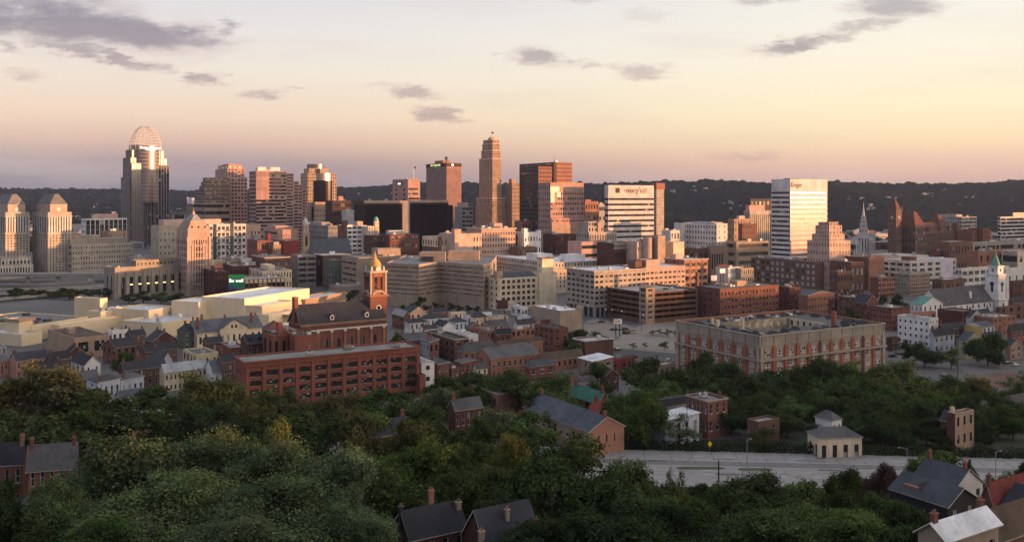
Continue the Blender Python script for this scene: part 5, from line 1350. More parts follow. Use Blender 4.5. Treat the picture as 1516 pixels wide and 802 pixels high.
sk('dark and white striped office slab at the right edge of the city', 1477, 1481, 1560, 321, 1180, 'enamel_white', F=(1, 11, .99, .62, 'r', dict(t=1)), L=(1, 11, .98, .62, 'r'), pent=[(.25, .2, .2, .4, 6, 'paint_cream'), (.6, .1, .3, .5, 5, 'paint_cream')], units=1)
sk('two square red brick blocks between city hall and the striped slab, left one', 1437, 1440, 1452, 341, 1150, 'brick_red', Ly=20, units=0, F=(4, 5, .2, .4, 'D'))
sk('taller red brick block just left of the striped slab', 1452, 1455, 1466, 338, 1150, 'brick_red', Ly=20, units=0, F=(3, 5, .2, .4, 'D'))
# ---- city hall: red sandstone, steep red roofs, clock tower
def cityhall():
    d = 1150; r = d / FOC
    o = P(1355, 293 + 80 / r, d)
    th = Thing('city_hall', 'red sandstone city hall with steep red roofs and a pointed clock tower', 'city hall', (o.x, o.y, 0), 31)
    def lx_(px): return (px - 1342) * r / .857 * .80
    def zy(y): return CAMZ + (HORY - y) * r
    block(th, 0, 0, 22, 30, 0, zy(336), 'sandstone_dark', F=(4, 3, .45, .55, 'h', dict(b=6)), L=(6, 3, .4, .5, 'd', dict(b=6)), roof=None)
    pitched(th, 0, 0, 22, 30, zy(336), 20, 'hip', 'terracotta', 'sandstone_dark', .4, hipf=8)
    x = 22.03
    block(th, x, 5, 74, 24, 0, zy(345), 'sandstone_dark', F=(14, 3, .45, .5, 't', dict(b=6)), roof=None)
    pitched(th, x, 5, 74, 24, zy(345), 13, 'gx', 'terracotta', 'sandstone_dark', .4)
    for i in (.2, .55, .85):
        dormer(th, x + 74 * i, 5.2, zy(345) + 1, 4.2, 5, 7, 'sandstone_dark', 'terracotta')
    block(th, x + 48, 12, 16, 16, zy(345), zy(331), 'sandstone_dark', roof=None); pitched(th, x + 48, 12, 16, 16, zy(331), 12, 'hip', 'terracotta', 'sandstone_dark', .3, hipf=7)
    block(th, x + 74.03, 2, 8, 12, 0, zy(342), 'sandstone_dark', F=(2, 3, .4, .5, 't', dict(b=6)), roof=None); pitched(th, x + 74.03, 2, 8, 12, zy(342), 9, 'hip', 'terracotta', 'sandstone_dark', .3, hipf=3.5)
    # tower
    tx, ty = -20, 14
    block(th, tx, ty, 12, 12, 0, zy(311), 'sandstone_dark', F=(2, 4, .25, .5, 'd', dict(b=20, t=12)), L=(2, 4, .25, .5, 'd', dict(b=20, t=12)), roof=None)
    ring(th, tx, ty, 12, 12, zy(312), zy(310.5), .6, 'sandstone_dark')
    for (cx, cy, ang) in ((tx + 6, ty - .4, 0), (tx - .4, ty + 6, 1)):
        mb = MB(); q = (cx, cy + .3, zy(322)) if ang == 0 else (cx + .3, cy, zy(322)); q2 = (cx, cy, zy(322)) if ang == 0 else (cx, cy, zy(322))
        mb.tube(q, q2, 2.3, 2.3, 'trim_stone', 18); mb.obj('clock_face', th.root)
    pitched(th, tx, ty, 12, 12, zy(311), (311 - 293) * r, 'hip', 'terracotta', 'sandstone_dark', .1, hipf=5.9)
    for (a, b) in ((0, 0), (12, 0), (0, 12), (12, 12)):
        mb = MB(); mb.tube((tx + a, ty + b, zy(314)), (tx + a, ty + b, zy(308)), .9, .9, 'sandstone_dark', 8); mb.tube((tx + a, ty + b, zy(308)), (tx + a, ty + b, zy(303)), 1.0, .05, 'roof_terracotta', 8); mb.obj('turret', th.root)
cityhall()
def cathedral():
    d = 1180; r = d / FOC
    o = P(1275, 293 + 80 / r, d)
    th = Thing('cathedral', 'white classical cathedral with a slender stepped spire, left of city hall', 'cathedral', (o.x, o.y, 0), 31)
    def zy(y): return CAMZ + (HORY - y) * r
    block(th, 4, 6, 34, 16, 0, zy(357), 'stone_white', F=(9, 1, .3, .6, 'd', dict(b=4)), L=(4, 1, .3, .6, 'd'), roof=None); pitched(th, 4, 6, 34, 16, zy(357), 5, 'gx', 'metal', 'stone_white')
    cx, cy = 10, 4
    for (h, y0, y1) in ((5.2, 380, 346), (4.2, 346, 338), (3.4, 338, 331), (2.7, 331, 325), (2.0, 325, 320)):
        block(th, cx - h, cy - h, 2 * h, 2 * h, zy(y0), zy(y1), 'stone_white', F=(2, 1, .35, .6, 'd'), L=(2, 1, .35, .6, 'd'), roof=None, wall='spire'); ring(th, cx - h, cy - h, 2 * h, 2 * h, zy(y1) - .5, zy(y1) + .2, .35, 'stone_white')
        th.mb('spire').face([(cx - h, cy - h, zy(y1)), (cx + h, cy - h, zy(y1)), (cx + h, cy + h, zy(y1)), (cx - h, cy + h, zy(y1))], 'stone_white')
    mb = MB(); mb.lathe([(1.9, zy(320)), (1.2, zy(314)), (.5, zy(306)), (.12, zy(299))], 'stone_white', 8, cx, cy); mb.obj('spire_tip', th.root)
cathedral()
# ---- white church with green-tipped steeple (right)
def stmary():
    d = 590; r = d / FOC
    o = P(1362, 293 + 80 / r, d)
    th = bld('church', 'white church with a long grey slate roof and a green-tipped steeple', 1360, 1392, 1470, 453, d, 'paint_white', F=(9, 1, .25, .5, 'd', dict(b=2)), L=(4, 1, .2, .4, 'd', dict(b=2)), zb=0, pitch='gx', rise=10.5, roof='shingle', cat='church', Ly=17)
    lx, ly, zt = th.dim
    def zy(y): return CAMZ + (HORY - y) * r * 1.08
    cx, cy = lx + 8.6, 3.0
    for (h, y0, y1) in ((5.6, 480, 440), (4.6, 440, 404), (3.5, 404, 392)):
        block(th, cx - h, cy - h, 2 * h, 2 * h, max(0, zy(y0)), zy(y1), 'paint_white', F=(1, 1, .2, .4, 'd') if y1 != 402 else None, L=(1, 1, .2, .4, 'd') if y1 != 402 else None, roof=None, wall='steeple')
        ring(th, cx - h, cy - h, 2 * h, 2 * h, zy(y1) - .6, zy(y1) + .25, .5, 'trim_white')
        th.mb('steeple').face([(cx - h, cy - h, zy(y1)), (cx + h, cy - h, zy(y1)), (cx + h, cy + h, zy(y1)), (cx - h, cy + h, zy(y1))], 'paint_white')
    for (p, q) in (((cx, cy - 4.85, zy(418)), (cx, cy - 4.62, zy(418))), ((cx - 4.85, cy, zy(418)), (cx - 4.62, cy, zy(418)))):
        mb = MB(); mb.tube(q, p, 1.5, 1.5, 'sign_dark', 18); c = mb.obj('clock_face', th.root)
    mb = MB(); mb.lathe([(3.4, zy(392)), (1.8, zy(383)), (.18, zy(373))], 'roof_green_copper', 8, cx, cy, R(22)); mb.obj('spire', th.root)
    mb = MB(); mb.lathe([(.15, zy(374)), (.5, zy(373)), (.5, zy(372)), (.1, zy(371))], 'roof_gold', 10, cx, cy); mb.tube((cx, cy, zy(371)), (cx, cy, zy(362)), .12, .12, 'roof_gold', 6); mb.tube((cx - 1, cy, zy(365)), (cx + 1, cy, zy(365)), .12, .12, 'roof_gold', 6); mb.obj('cross', th.root)
    mb = MB(); mb.box(lx * .62, 2.2, zt + 1, lx * .62 + 1.4, 3.4, zt + 7.5, 'paint_white'); mb.obj('chimney', th.root)
    for i in (.2, .75): dormer(th, lx * i, 1.6, zt + 1.4, 1.4, 1.2, 3, 'trim_white', 'shingle')
stmary()
bld('house', 'pale house with a teal gabled roof at the left end of the white church', 1348, 1366, 1396, 451, 570, 'paint_white', F=(4, 2, .3, .5, 'd'), L=(3, 2, .25, .5, 'd'), zb=0, pitch='gy', rise=4.5, roof='green_copper', cat='house')
# ================================================================ CASINO (cream boxes) AND HIGHWAY
def casino():
    o = P(60, 293 + 80 * FOC / 560, 560)
    th = Thing('casino', 'sprawling cream casino of stepped boxes with white flat roofs', 'casino', (o.x, o.y, 0), 0)
    def box(xl, xc, xr, yt, d, a=68, roof='white', Ly=None, rim=None, zt=None, nm='wing', z0=0, wm='paint_casino', win=None, Lx=None):
        c, k = math.cos(R(a)), math.sin(R(a))
        cw = P(xc, yt, d)
        def run(px, dx, dy):
            uu = (px - CENX) / FOC; return (uu * cw.y - cw.x) / (dx - uu * dy)
        lx = Lx or max(3, min(run(xr, c, k), 120)); ly = Ly or max(3, min(run(xl, -k, c), 80))
        mb = MB(); z1 = cw.z
        h = Thing.__new__(Thing); h.wins = []; h.wall = {}; h.root = th.root; h.a = R(a); h.loc = cw
        block(h, 0, 0, lx, ly, z0, z1, wm, None, None, None, roof, .9)
        if rim: ring(h, 0, 0, lx, ly, z1 - 1.2, z1 + .1, rim, 'brick_tan', 'roof_edge')
        wmesh = h.wall['wall']
        piece = wmesh.obj(nm, th.root, (cw.x - o.x, cw.y - o.y, 0), R(a))
        for n_, m_ in h.wall.items():
            if n_ != 'wall': m_.obj(n_, piece)
        return piece, lx, ly, z1
    D = lambda yt, z: FOC * (CAMZ - z) / (yt - HORY)
    def bz(xl, xc, xr, yt, z, **k): return box(xl, xc, xr, yt, D(yt, z), **k)
    bz(8, 28, 48, 473, 13, roof='pale', rim=.9, nm='corner_tower')
    bz(-30, 32, 62, 495, 6.5, nm='low_wing')
    p, lx, ly, z1 = bz(-60, 47, 131, 481, 9, roof='gravel', nm='parking_deck')
    rng = random.Random(4)
    for i in range(14):
        x, y = rng.uniform(3, lx - 6), rng.uniform(5, ly - 8)
        mb = MB(); mb.box(x, y, z1 - .92, x + rng.uniform(1.5, 4), y + rng.uniform(1.5, 3), z1 + .6, 'steel_dark' if rng.random() < .6 else 'unit_metal'); mb.obj('rooftop_unit', p)
    bz(110, 148, 159, 442, 18, nm='stair_tower')
    p2, lx2, ly2, z2 = bz(130, 149, 205, 461, 12, nm='middle_wing')
    p, lx, ly, z1 = bz(75, 88, 185, 481, 9, nm='front_wing')
    bz(168, 220, 262, 459, 13, nm='middle_wing')
    bz(254, 294, 330, 447, 17, nm='theatre_block')
    p3, lx3, ly3, z3 = bz(180, 240, 380, 478, 9, nm='front_wing')
    bz(298, 362, 458, 442, 19.5, nm='main_hall')
    bz(322, 352, 392, 452, 15, nm='low_wing')
    bz(355, 388, 437, 453, 15.5, nm='hall_step')
    bz(352, 398, 436, 466, 11, nm='low_wing')
    bz(428, 452, 512, 443, 13, nm='east_wing', rim=.9, wm='brick_tan')
    bz(446, 470, 512, 449, 9, nm='entrance_canopy', rim=.6)
    bz(404, 428, 442, 466, 9.5, nm='entrance_block', wm='paint_paleyellow', rim=.8)
    bz(408, 440, 478, 482, 6.5, nm='low_wing')
    rng = random.Random(9)
    for (pp, lx, ly, zz) in ((p2, lx2, ly2, z2), (p3, lx3, ly3, z3)):
        for i in range(12):
            x, y = rng.uniform(1, max(2, lx - 4)), rng.uniform(1, max(2, ly - 4))
            mb = MB(); h = rng.uniform(.8, 2.0)
            if i % 3: mb.box(x, y, zz - .92, x + rng.uniform(1.5, 4), y + rng.uniform(1.5, 3), zz - .4 + h, 'unit_metal')
            else: mb.lathe([(1.3, zz - .92), (1.3, zz + .3), (.9, zz + 1.1), (.2, zz + 1.5)], 'paint_white', 12, x, y)
            mb.obj('rooftop_unit', pp)
casino()
# ---- elevated highway and ramps at the left
def road_strip(name, pts, wdt, z, th_, m, kind='structure', label=None, cat=None, parent=None, piers=0):
    mb = MB()
    n = len(pts)
    L = []; Rr = []
    for i, p in enumerate(pts):
        a = Vector(pts[max(0, i - 1)]); b = Vector(pts[min(n - 1, i + 1)]); dr = (b - a).normalized(); nn = Vector((-dr.y, dr.x))
        L.append(Vector(p) + nn * wdt / 2); Rr.append(Vector(p) - nn * wdt / 2)
    zz = z if isinstance(z, (list, tuple)) else [z] * n
    for i in range(n - 1):
        a, b, c, d_ = L[i], Rr[i], Rr[i + 1], L[i + 1]
        mb.face([(a.x, a.y, zz[i]), (b.x, b.y, zz[i]), (c.x, c.y, zz[i + 1]), (d_.x, d_.y, zz[i + 1])], m)
        if th_:
            for (s, e) in ((a, d_), (b, c)):
                mb.face([(s.x, s.y, zz[i] - th_), (e.x, e.y, zz[i + 1] - th_), (e.x, e.y, zz[i + 1] + .9), (s.x, s.y, zz[i] + .9)], 'concrete')
            mb.face([(a.x, a.y, zz[i] - th_), (b.x, b.y, zz[i] - th_), (c.x, c.y, zz[i + 1] - th_), (d_.x, d_.y, zz[i + 1] - th_)], 'concrete_dark')
    return mb
def m_road(name, c1, c2, cr=.3):
    m, t, p, o = principled(name)
    tc = t.node('ShaderNodeTexCoord'); ob = tc.outputs['Object']
    n1 = t.noise(ob, .05, 4, .6); n2 = t.noise(ob, .9, 5, .7)
    c = t.mix(t.rng(n1, .35, .65, 0, 1), c1, c2); c = t.mix(t.rng(n2, .35, .75, 0, .45), c, tuple(x * .6 for x in c1))
    v = t.node('ShaderNodeTexVoronoi', feature='DISTANCE_TO_EDGE'); t.put(v.inputs['Vector'], t.vmath('ADD', ob, t.vmath('MULTIPLY', t.node('ShaderNodeTexNoise').outputs['Color'], (3, 3, 0)))); v.inputs['Scale'].default_value = .16
    c = t.mix(t.rng(v.outputs['Distance'], 0, .02, cr, 0), c, (.03, .03, .03))
    t.put(p.inputs['Base Color'], c); p.inputs['Roughness'].default_value = .85
    return m
MATS['asphalt'] = m_road('asphalt', (.085, .082, .08), (.12, .115, .11))
MATS['asphalt_dark'] = m_road('asphalt_dark', (.045, .045, .047), (.065, .065, .066))
MATS['road_grey'] = m_road('road_grey', (.155, .147, .142), (.195, .185, .178), .5)
MATS['road_tan'] = m_road('road_tan', (.20, .17, .145), (.27, .235, .20), .2)
MATS['road_pale'] = m_road('road_pale', (.25, .236, .226), (.31, .295, .28), .45)
MATS['white_line'] = m_wall('white_line', (.55, .55, .53), .8, .3, .1)
def highway():
    dk = 835
    pts = [((px - CENX) / FOC * dk, dk + k) for px, k in ((-60, 0), (40, 0), (100, 2), (170, 10))]
    A = Thing('viaduct', 'elevated white-edged highway viaduct on round piers below the twin towers', 'viaduct', (pts[0][0], pts[0][1], 0))
    sh = [(x - pts[0][0], y - pts[0][1]) for x, y in pts]
    m = road_strip('deck', sh, 16, ztop(404, dk) - 1, 2.0, 'road_tan'); m.obj('deck', A.root)
    for px in (38, 83, 130):
        x = (px - CENX) / FOC * (dk - 4) - pts[0][0]
        mb = MB(); mb.lathe([(1.5, -.3), (1.5, ztop(404, dk) - 4.2), (2.8, ztop(404, dk) - 3.2)], 'stone_white', 14, x, 0); mb.obj('pier', A.root)
    pr = MB(); pr.face([(sh[0][0], -8.15, 6.4), (sh[-1][0], 1.7, 6.4), (sh[-1][0], 1.7, 9.2), (sh[0][0], -8.15, 9.2)], 'stone_white'); pr.obj('parapet', A.root)
    for i, (ptl, wd, mm) in enumerate(((((-120, 760), (20, 752), (90, 765), (160, 800)), 14, 'road_tan'), (((-120, 715), (30, 722), (100, 742), (170, 790)), 16, 'road_grey'), (((-160, 690), (0, 676), (60, 700), (120, 735)), 9, 'road_tan'), (((-60, 800), (60, 792), (140, 812)), 8, 'road_tan'))):
        pts = [((px - CENX) / FOC * d, d) for px, d in ptl]
        zz = [.5 + i * .3 + 1.6 * math.sin(k) ** 2 for k in range(len(pts))]
        mb = road_strip('road', pts, wd, zz, .6, mm); mb.obj('highway_ramp', kind='structure')
highway()
# ================================================================ THE OLD QUARTER: row houses, mills, churches
def hs(label, xl, xc, xr, yt, h, wm, F=None, L=None, roof='dark', name='house', cat='house', **k):
    d = k.pop('d', None)
    for _ in range(0 if d else 12):
        d = d or FOC * (CAMZ - h) / (yt - HORY)
        g = ground_z((xc - CENX) / FOC * d, d)
        d = FOC * (CAMZ - h - g) / (yt - HORY)
    k.setdefault('units', 2)
    k.setdefault('maxl', 17 if name in ('house', 'row_house', 'shed', 'cottage', 'annexe') else 40)
    return bld(name, label, xl, xc, xr, yt, d, wm, F, L, roof, cat=cat, **k)
W3 = lambda n, m=3, k='h', **o: (n, m, .42, .55, k, o)
# ---- big brick mill with arched windows
def mill():
    d = 322
    th = bld('brick_mill', 'big red brick mill with wide arched windows and a flat grey roof', 333, 361, 622, 536, d, 'brick_mill', F=(11, 4, .70, .56, 'm', dict(t=3.0, b=1.2, s=1.2, arch=.75, archrows=(2,), rec=.45)), L=(5, 4, .25, .42, 'd', dict(t=3, b=1)), roof='gravel', cat='mill', a=30, zb=2.0, Ly=15, units=6, corn=(.25, .7, 'brick_mill'))
    lx, ly, zt = th.dim
    pm = th.mb('pilaster')
    for i in range(12):
        x = 1.2 + (lx - 2.4) * i / 11
        pm.box(x - .55, -.32, 0, x + .55, -.006, zt - 1.8, 'brick_mill')
    ring(th, 0, 0, lx, ly, zt - 2.0, zt - 1.6, .38, 'brick_mill', 'string_course')
    for j in range(3):                        # fire escape at the right end
        mb = MB(); z = 4.6 + 4.0 * j; x = lx - 3.4
        mb.box(x - 2.6, -1.6, z, x + 2.0, -.34, z + .08, 'steel_dark')
        for q in range(8): mb.box(x - 2.6 + .65 * q, -1.6, z + .083, x - 2.55 + .65 * q, -1.55, z + 1.0, 'steel_dark')
        mb.box(x - 2.6, -1.62, z + 1.0, x + 2.0, -1.54, z + 1.07, 'steel_dark')
        if j < 2: mb.tube((x - 2.2, -1.1, z + .1), (x + 1.6, -1.1, z + 4.0), .14, .14, 'steel_dark', 5)
        mb.obj('fire_escape', th.root)
    for i in (1, 3, 6, 7, 10):
        mb = MB(); x = 1.2 + (lx - 2.4) * (i + .5) / 11 + .8; z = 3.4 + 4.1 * (i % 3); mb.box(x, -.38, z, x + .75, .2, z + .55, 'unit_metal'); mb.obj('air_conditioner', th.root)
mill()
# ---- brick church with domed bell tower
def belltower():
    d = 392
    th = bld('church', 'red brick church with arched windows, slate roof and gold-domed bell tower', 424, 447, 571, 481, d, 'brick_red', F=(6, 1, .26, .66, 'm', dict(t=4.6, b=3, s=2.5, arch=1.0)), L=None, roof='slate', cat='church', a=34, zb=0, Ly=17, pitch='gx', rise=8.2, ov=.7)
    lx, ly, zt = th.dim
    ring(th, 0, 0, lx, ly, zt - .5, zt - .02, .75, 'brick_orange'); ring(th, 0, 0, lx, ly, zt - 3.4, zt - 2.7, .6, 'trim_white', 'stone_band')
    pm = th.mb('pilaster')
    for i in range(7):
        x = 1.0 + (lx - 2) * i / 6; pm.box(x - .6, -.4, 0, x + .6, -.006, zt - 3.4, 'brick_orange'); pm.box(x - .7, -.5, zt - 4.3, x + .7, -.01, zt - 3.41, 'trim_white')
    for i in (.36, .78):
        dormer(th, lx * i, 1.1, zt + 1.0, 1.9, 1.9, 3.4, 'trim_white', 'slate')
    mb = MB(); mb.box(-.9, ly / 2 - 1.6, zt, .9, ly / 2 + 1.6, zt + 11.2, 'brick_red'); mb.box(-1.05, ly / 2 - 1.75, zt + 11.2, 1.05, ly / 2 + 1.75, zt + 11.7, 'brick_orange'); mb.obj('chimney', th.root)
    # tower at the far right end
    d2 = d + lx * math.sin(R(34)); r = d2 / FOC
    def zy(y): return CAMZ + (HORY - y) * r
    cx, cy = lx - 1.6, 8.5
    w = 4.3
    block(th, cx - w, cy - w, 2 * w, 2 * w, 0, zy(437), 'brick_red', F=(1, 1, .22, .10, 'w', dict(b=zy(437) * .70, t=zy(437) * .12)), L=None, roof=None, wall='tower')
    ring(th, cx - w, cy - w, 2 * w, 2 * w, zy(440), zy(436.5), .55, 'brick_orange', 'tower_cornice')
    th.mb('tower').face([(cx - w, cy - w, zy(436.6)), (cx + w, cy - w, zy(436.6)), (cx + w, cy + w, zy(436.6)), (cx - w, cy + w, zy(436.6))], 'trim_stone')
    for (fx, fy, ax) in ((cx, cy - w - .1, 0), (cx - w - .1, cy, 1)):          # curved pediments and round window
        mb = MB(); n = 10
        for i in range(n):
            a, b = math.pi * i / n, math.pi * (i + 1) / n
            qs = [(3.4 * math.cos(a), zy(437) + 2.0 * math.sin(a)), (3.4 * math.cos(b), zy(437) + 2.0 * math.sin(b)), (2.6 * math.cos(b), zy(437) + 1.3 * math.sin(b)), (2.6 * math.cos(a), zy(437) + 1.3 * math.sin(a))]
            if ax == 0:
                mb.face([(fx + u_, fy - .3, z_) for u_, z_ in qs], 'trim_stone'); mb.face([(fx + qs[0][0], fy - .3, qs[0][1]), (fx + qs[1][0], fy - .3, qs[1][1]), (fx + qs[1][0], fy + .6, qs[1][1]), (fx + qs[0][0], fy + .6, qs[0][1])], 'trim_stone')
            else: mb.face([(fx - .3, fy - u_, z_) for u_, z_ in qs], 'trim_stone'); mb.face([(fx - .3, fy - qs[0][0], qs[0][1]), (fx - .3, fy - qs[1][0], qs[1][1]), (fx + .6, fy - qs[1][0], qs[1][1]), (fx + .6, fy - qs[0][0], qs[0][1])], 'trim_stone')
        mb.obj('pediment', th.root)
        mb = MB(); q = ((fx, fy + .05, zy(456)), (fx, fy - .06, zy(456))) if ax == 0 else ((fx + .05, fy, zy(456)), (fx - .06, fy, zy(456)))
        mb.tube(q[0], q[1], 1.35, 1.35, 'trim_white', 18); ow = mb.obj('round_window', th.root)
        mb = MB(); q2 = (q[1][0], q[1][1] - .03, q[1][2]) if ax == 0 else (q[1][0] - .03, q[1][1], q[1][2]); mb.tube(q[1], q2, .85, .85, 'glass', 16); mb.obj('pane', ow)
    # open belfry: corner piers, arches, bell
    b0, b1 = zy(436.5), zy(403); w2 = 3.1
    bp = MB()
    for (sx, sy) in ((-1, -1), (1, -1), (1, 1), (-1, 1)):
        bp.box(cx + sx * w2 - 1.0, cy + sy * w2 - 1.0, b0, cx + sx * w2 + 1.0, cy + sy * w2 + 1.0, b1, 'brick_red')
        bp.box(cx + sx * (w2 + .75) - .4, cy + sy * (w2 + .75) - .4, b0, cx + sx * (w2 + .75) + .4, cy + sy * (w2 + .75) + .4, b1 - .4, 'trim_stone')
    bp.box(cx - w2 - .9, cy - w2 - .9, b0 - .01, cx + w2 + .9, cy + w2 + .9, b0 + 2.2, 'brick_orange')
    bp.box(cx - w2 - .9, cy - w2 - .9, b1 - 2.4, cx + w2 + .9, cy + w2 + .9, b1, 'brick_orange')
    bp.obj('belfry', th.root)
    mb = MB(); mb.lathe([(.2, b0 + 5.6), (.55, b0 + 5.4), (.75, b0 + 4.4), (1.15, b0 + 3.5), (1.2, b0 + 3.4)], 'roof_gold', 14, cx, cy); mb.obj('bell', th.root)
    ring(th, cx - w2 - 1, cy - w2 - 1, 2 * w2 + 2, 2 * w2 + 2, b1 - .5, b1 + .5, .5, 'trim_stone', 'belfry_cornice')
    th.mb('belfry_cornice').box(cx - w2 - 1, cy - w2 - 1, b1, cx + w2 + 1, cy + w2 + 1, b1 + .4, 'trim_stone')
    for (sx, sy) in ((-1, -1), (1, -1), (1, 1), (-1, 1)):
        mb = MB(); mb.lathe([(.55, b1 + .4), (.55, b1 + 1.4), (.7, b1 + 1.5), (.35, b1 + 2.2), (.08, b1 + 2.8)], 'trim_white', 8, cx + sx * w2, cy + sy * w2); mb.obj('urn', th.root)
    for (p, q) in (((cx, cy - w2 - 1.1, b1 + 1.2), (cx, cy - w2 - .4, b1 + 1.2)),):
        mb = MB(); mb.tube(q, p, 1.35, 1.35, 'trim_white', 16); mb.obj('clock_face', th.root)
    z = b1 + .4
    def up(y): return zy(y)
    mb = MB(); mb.lathe([(3.0, z), (3.0, z + 1.6), (3.15, z + 1.7), (3.05, z + 2.6), (2.75, up(391)), (2.0, up(387)), (1.1, up(384)), (.7, up(383))], 'roof_gold', 20, cx, cy); mb.obj('dome', th.root)
    mb = MB(); mb.lathe([(.75, up(383)), (.75, up(380)), (.9, up(379.6)), (.45, up(378)), (.12, up(372))], 'roof_gold', 10, cx, cy); mb.obj('lantern', th.root)
belltower()
# ---- old school turned lofts: courtyard block, brick panels between stone bands
def lofts():
    d = 357; a = 29
    cw = P(1125, 497, d)
    th = Thing('loft_building', 'old brick and stone school block with a courtyard and cluttered flat roof', 'loft building', (cw.x, cw.y, 0), a)
    x0, y0, lx, ly, zt = th.rect(1001, 1125, 1310, 497, d)
    ly = min(ly, 62)
    mb = th.mb('wall')
    zc = zt - 4.2
    F = (11, 4, .50, .60, 'W', dict(t=1.3, b=1.2, s=1.0, wm='limestone_dark', pm='brick_loft', tm='limestone_dark'))
    L = (7, 4, .46, .60, 'W', dict(t=1.3, b=1.2, s=1.0, wm='limestone_dark', pm='brick_loft', tm='limestone_dark'))
    facade(th, mb, (0, 0), (lx, 0), 0, zc, F, 'limestone_dark'); facade(th, mb, (0, ly), (0, 0), 0, zc, L, 'limestone_dark')
    facade(th, mb, (lx, 0), (lx, ly), 0, zt, None, 'brick_loft'); facade(th, mb, (lx, ly), (0, ly), 0, zt, None, 'brick_loft')
    facade(th, mb, (0, 0), (lx, 0), zc, zt, None, 'limestone_dark'); facade(th, mb, (0, ly), (0, 0), zc, zt, None, 'limestone_dark')
    ring(th, 0, 0, lx, ly, zt - .35, zt + .1, .3, 'trim_stone', 'parapet_coping')
    ring(th, 0, 0, lx, ly, zc - 6.5, zc - 5.6, .75, 'limestone_dark'); ring(th, 0, 0, lx, ly, zc - .25, zc + .1, .2, 'limestone_dark', 'string_course')
    pm = th.mb('pilaster')
    for (n, L_, fx) in ((11, lx, 1), (7, ly, 0)):
        for i in range(n + 1):
            t = 1.0 + (L_ - 2) * i / n
            wq = .75 if i in (0, n) else .5
            dk = 'trim_dark' if (fx and i in (5, 9)) else ('limestone_dark' if i in (0, n) else 'brick_loft')
            if fx: pm.box(t - wq, -.32, 0, t + wq, -.006, zc - 6.5, dk); pm.box(t - wq, -.30, zc - 5.59, t + wq, -.006, zc - .26, dk); pm.box(t - .12, -.06, zc + .3, t + .12, -.005, zt - .5, 'trim_dark')
            else: pm.box(-.32, t - wq, 0, -.006, t + wq, zc - 6.5, dk); pm.box(-.30, t - wq, zc - 5.59, -.006, t + wq, zc - .26, dk); pm.box(-.06, t - .12, zc + .3, -.005, t + .12, zt - .5, 'trim_dark')
    for i in range(10):
        t = 1.0 + (lx - 2) * (i + .5) / 10; cb = th.mb('bracket'); cb.box(t - .3, -.7, zc - 7.4, t + .3, -.33, zc - 6.51, 'trim_dark')
    # roof with a courtyard well
    c0, c1, e0, e1 = lx * .20, lx * .74, ly * .30, ly * .72; zr = zt - 1.0
    rm = th.mb('roof')
    for (p, q, r_, s) in ((.4, .4, lx - .4, e0), (.4, e1, lx - .4, ly - .4), (.4, e0, c0, e1), (c1, e0, lx - .4, e1)):
        rm.face([(p, q, zr), (r_, q, zr), (r_, s, zr), (p, s, zr)], 'roof_tar')
    cw_ = th.mb('courtyard_wall')
    facade(th, cw_, (c1, e1), (c0, e1), 4, zr + .5, None, 'paint_cream'); facade(th, cw_, (c0, e1), (c0, e0), 4, zr + .5, None, 'paint_cream')
    facade(th, cw_, (c0, e1), (c1, e1), zr - 9, zr + .5, (9, 2, .35, .5, 'd'), 'paint_cream'); facade(th, cw_, (c1, e1), (c1, e0), zr - 9, zr + .5, (6, 2, .35, .5, 'd'), 'paint_cream')
    facade(th, cw_, (c0, e0), (c0, e1), zr - 9, zr + .5, (6, 2, .35, .5, 'd'), 'paint_cream')
    rm.face([(c0, e0, zr - 8.9), (c1, e0, zr - 8.9), (c1, e1, zr - 8.9), (c0, e1, zr - 8.9)], 'roof_tar')
    rng = random.Random(12)
    def skylight(x, y):
        m = MB(); w, l, h = rng.uniform(1.6, 2.4), rng.uniform(2.4, 3.6), rng.uniform(1.0, 1.7)
        m.face([(x - w, y - l / 2, zr), (x, y - l / 2, zr + h), (x, y + l / 2, zr + h), (x - w, y + l / 2, zr)], 'roof_slate'); m.face([(x + w, y - l / 2, zr), (x + w, y + l / 2, zr), (x, y + l / 2, zr + h), (x, y - l / 2, zr + h)], 'roof_slate')
        for yy in (y - l / 2, y + l / 2): m.face([(x - w, yy, zr), (x + w, yy, zr), (x, yy, zr + h)], 'roof_dark')
        m.obj('roof_dormer', th.root)
    for i in range(7): skylight(4.5 + rng.uniform(-1, 1), 6 + (ly - 12) * i / 6)
    for i in range(11): skylight(7 + (lx - 14) * i / 10 + rng.uniform(-1, 1), rng.choice((ly * .1, ly * .2)))
    for i in range(9): skylight(7 + (lx - 14) * i / 8, ly * .86)
    for i in range(5): skylight(lx - 5, 8 + (ly - 16) * i / 4)
    for i in range(34):
        x, y = rng.uniform(2, lx - 4), rng.choice((rng.uniform(2, e0 - 3), rng.uniform(e1 + 1, ly - 4)))
        m = MB(); m.box(x, y, zr - .02, x + rng.uniform(.8, 2.2), y + rng.uniform(.8, 1.8), zr + rng.uniform(.5, 1.3), rng.choice(('unit_metal', 'steel_dark', 'concrete_tan', 'paint_white'))); m.obj('rooftop_unit', th.root)
    for (fx, fy, w, h, m_) in ((.70, .16, 1.7, 6.2, 'brick_loft'), (.10, .34, 1.2, 5.0, 'paint_cream'), (.05, .62, 1.1, 3.6, 'paint_cream'), (.09, .62, 1.4, 2.6, 'paint_cream')):
        m = MB(); m.box(lx * fx, ly * fy, zr - .02, lx * fx + w, ly * fy + w, zr + h, m_); m.box(lx * fx - .12, ly * fy - .12, zr + h, lx * fx + w + .12, ly * fy + w + .12, zr + h + .25, m_); m.obj('chimney', th.root)
lofts()
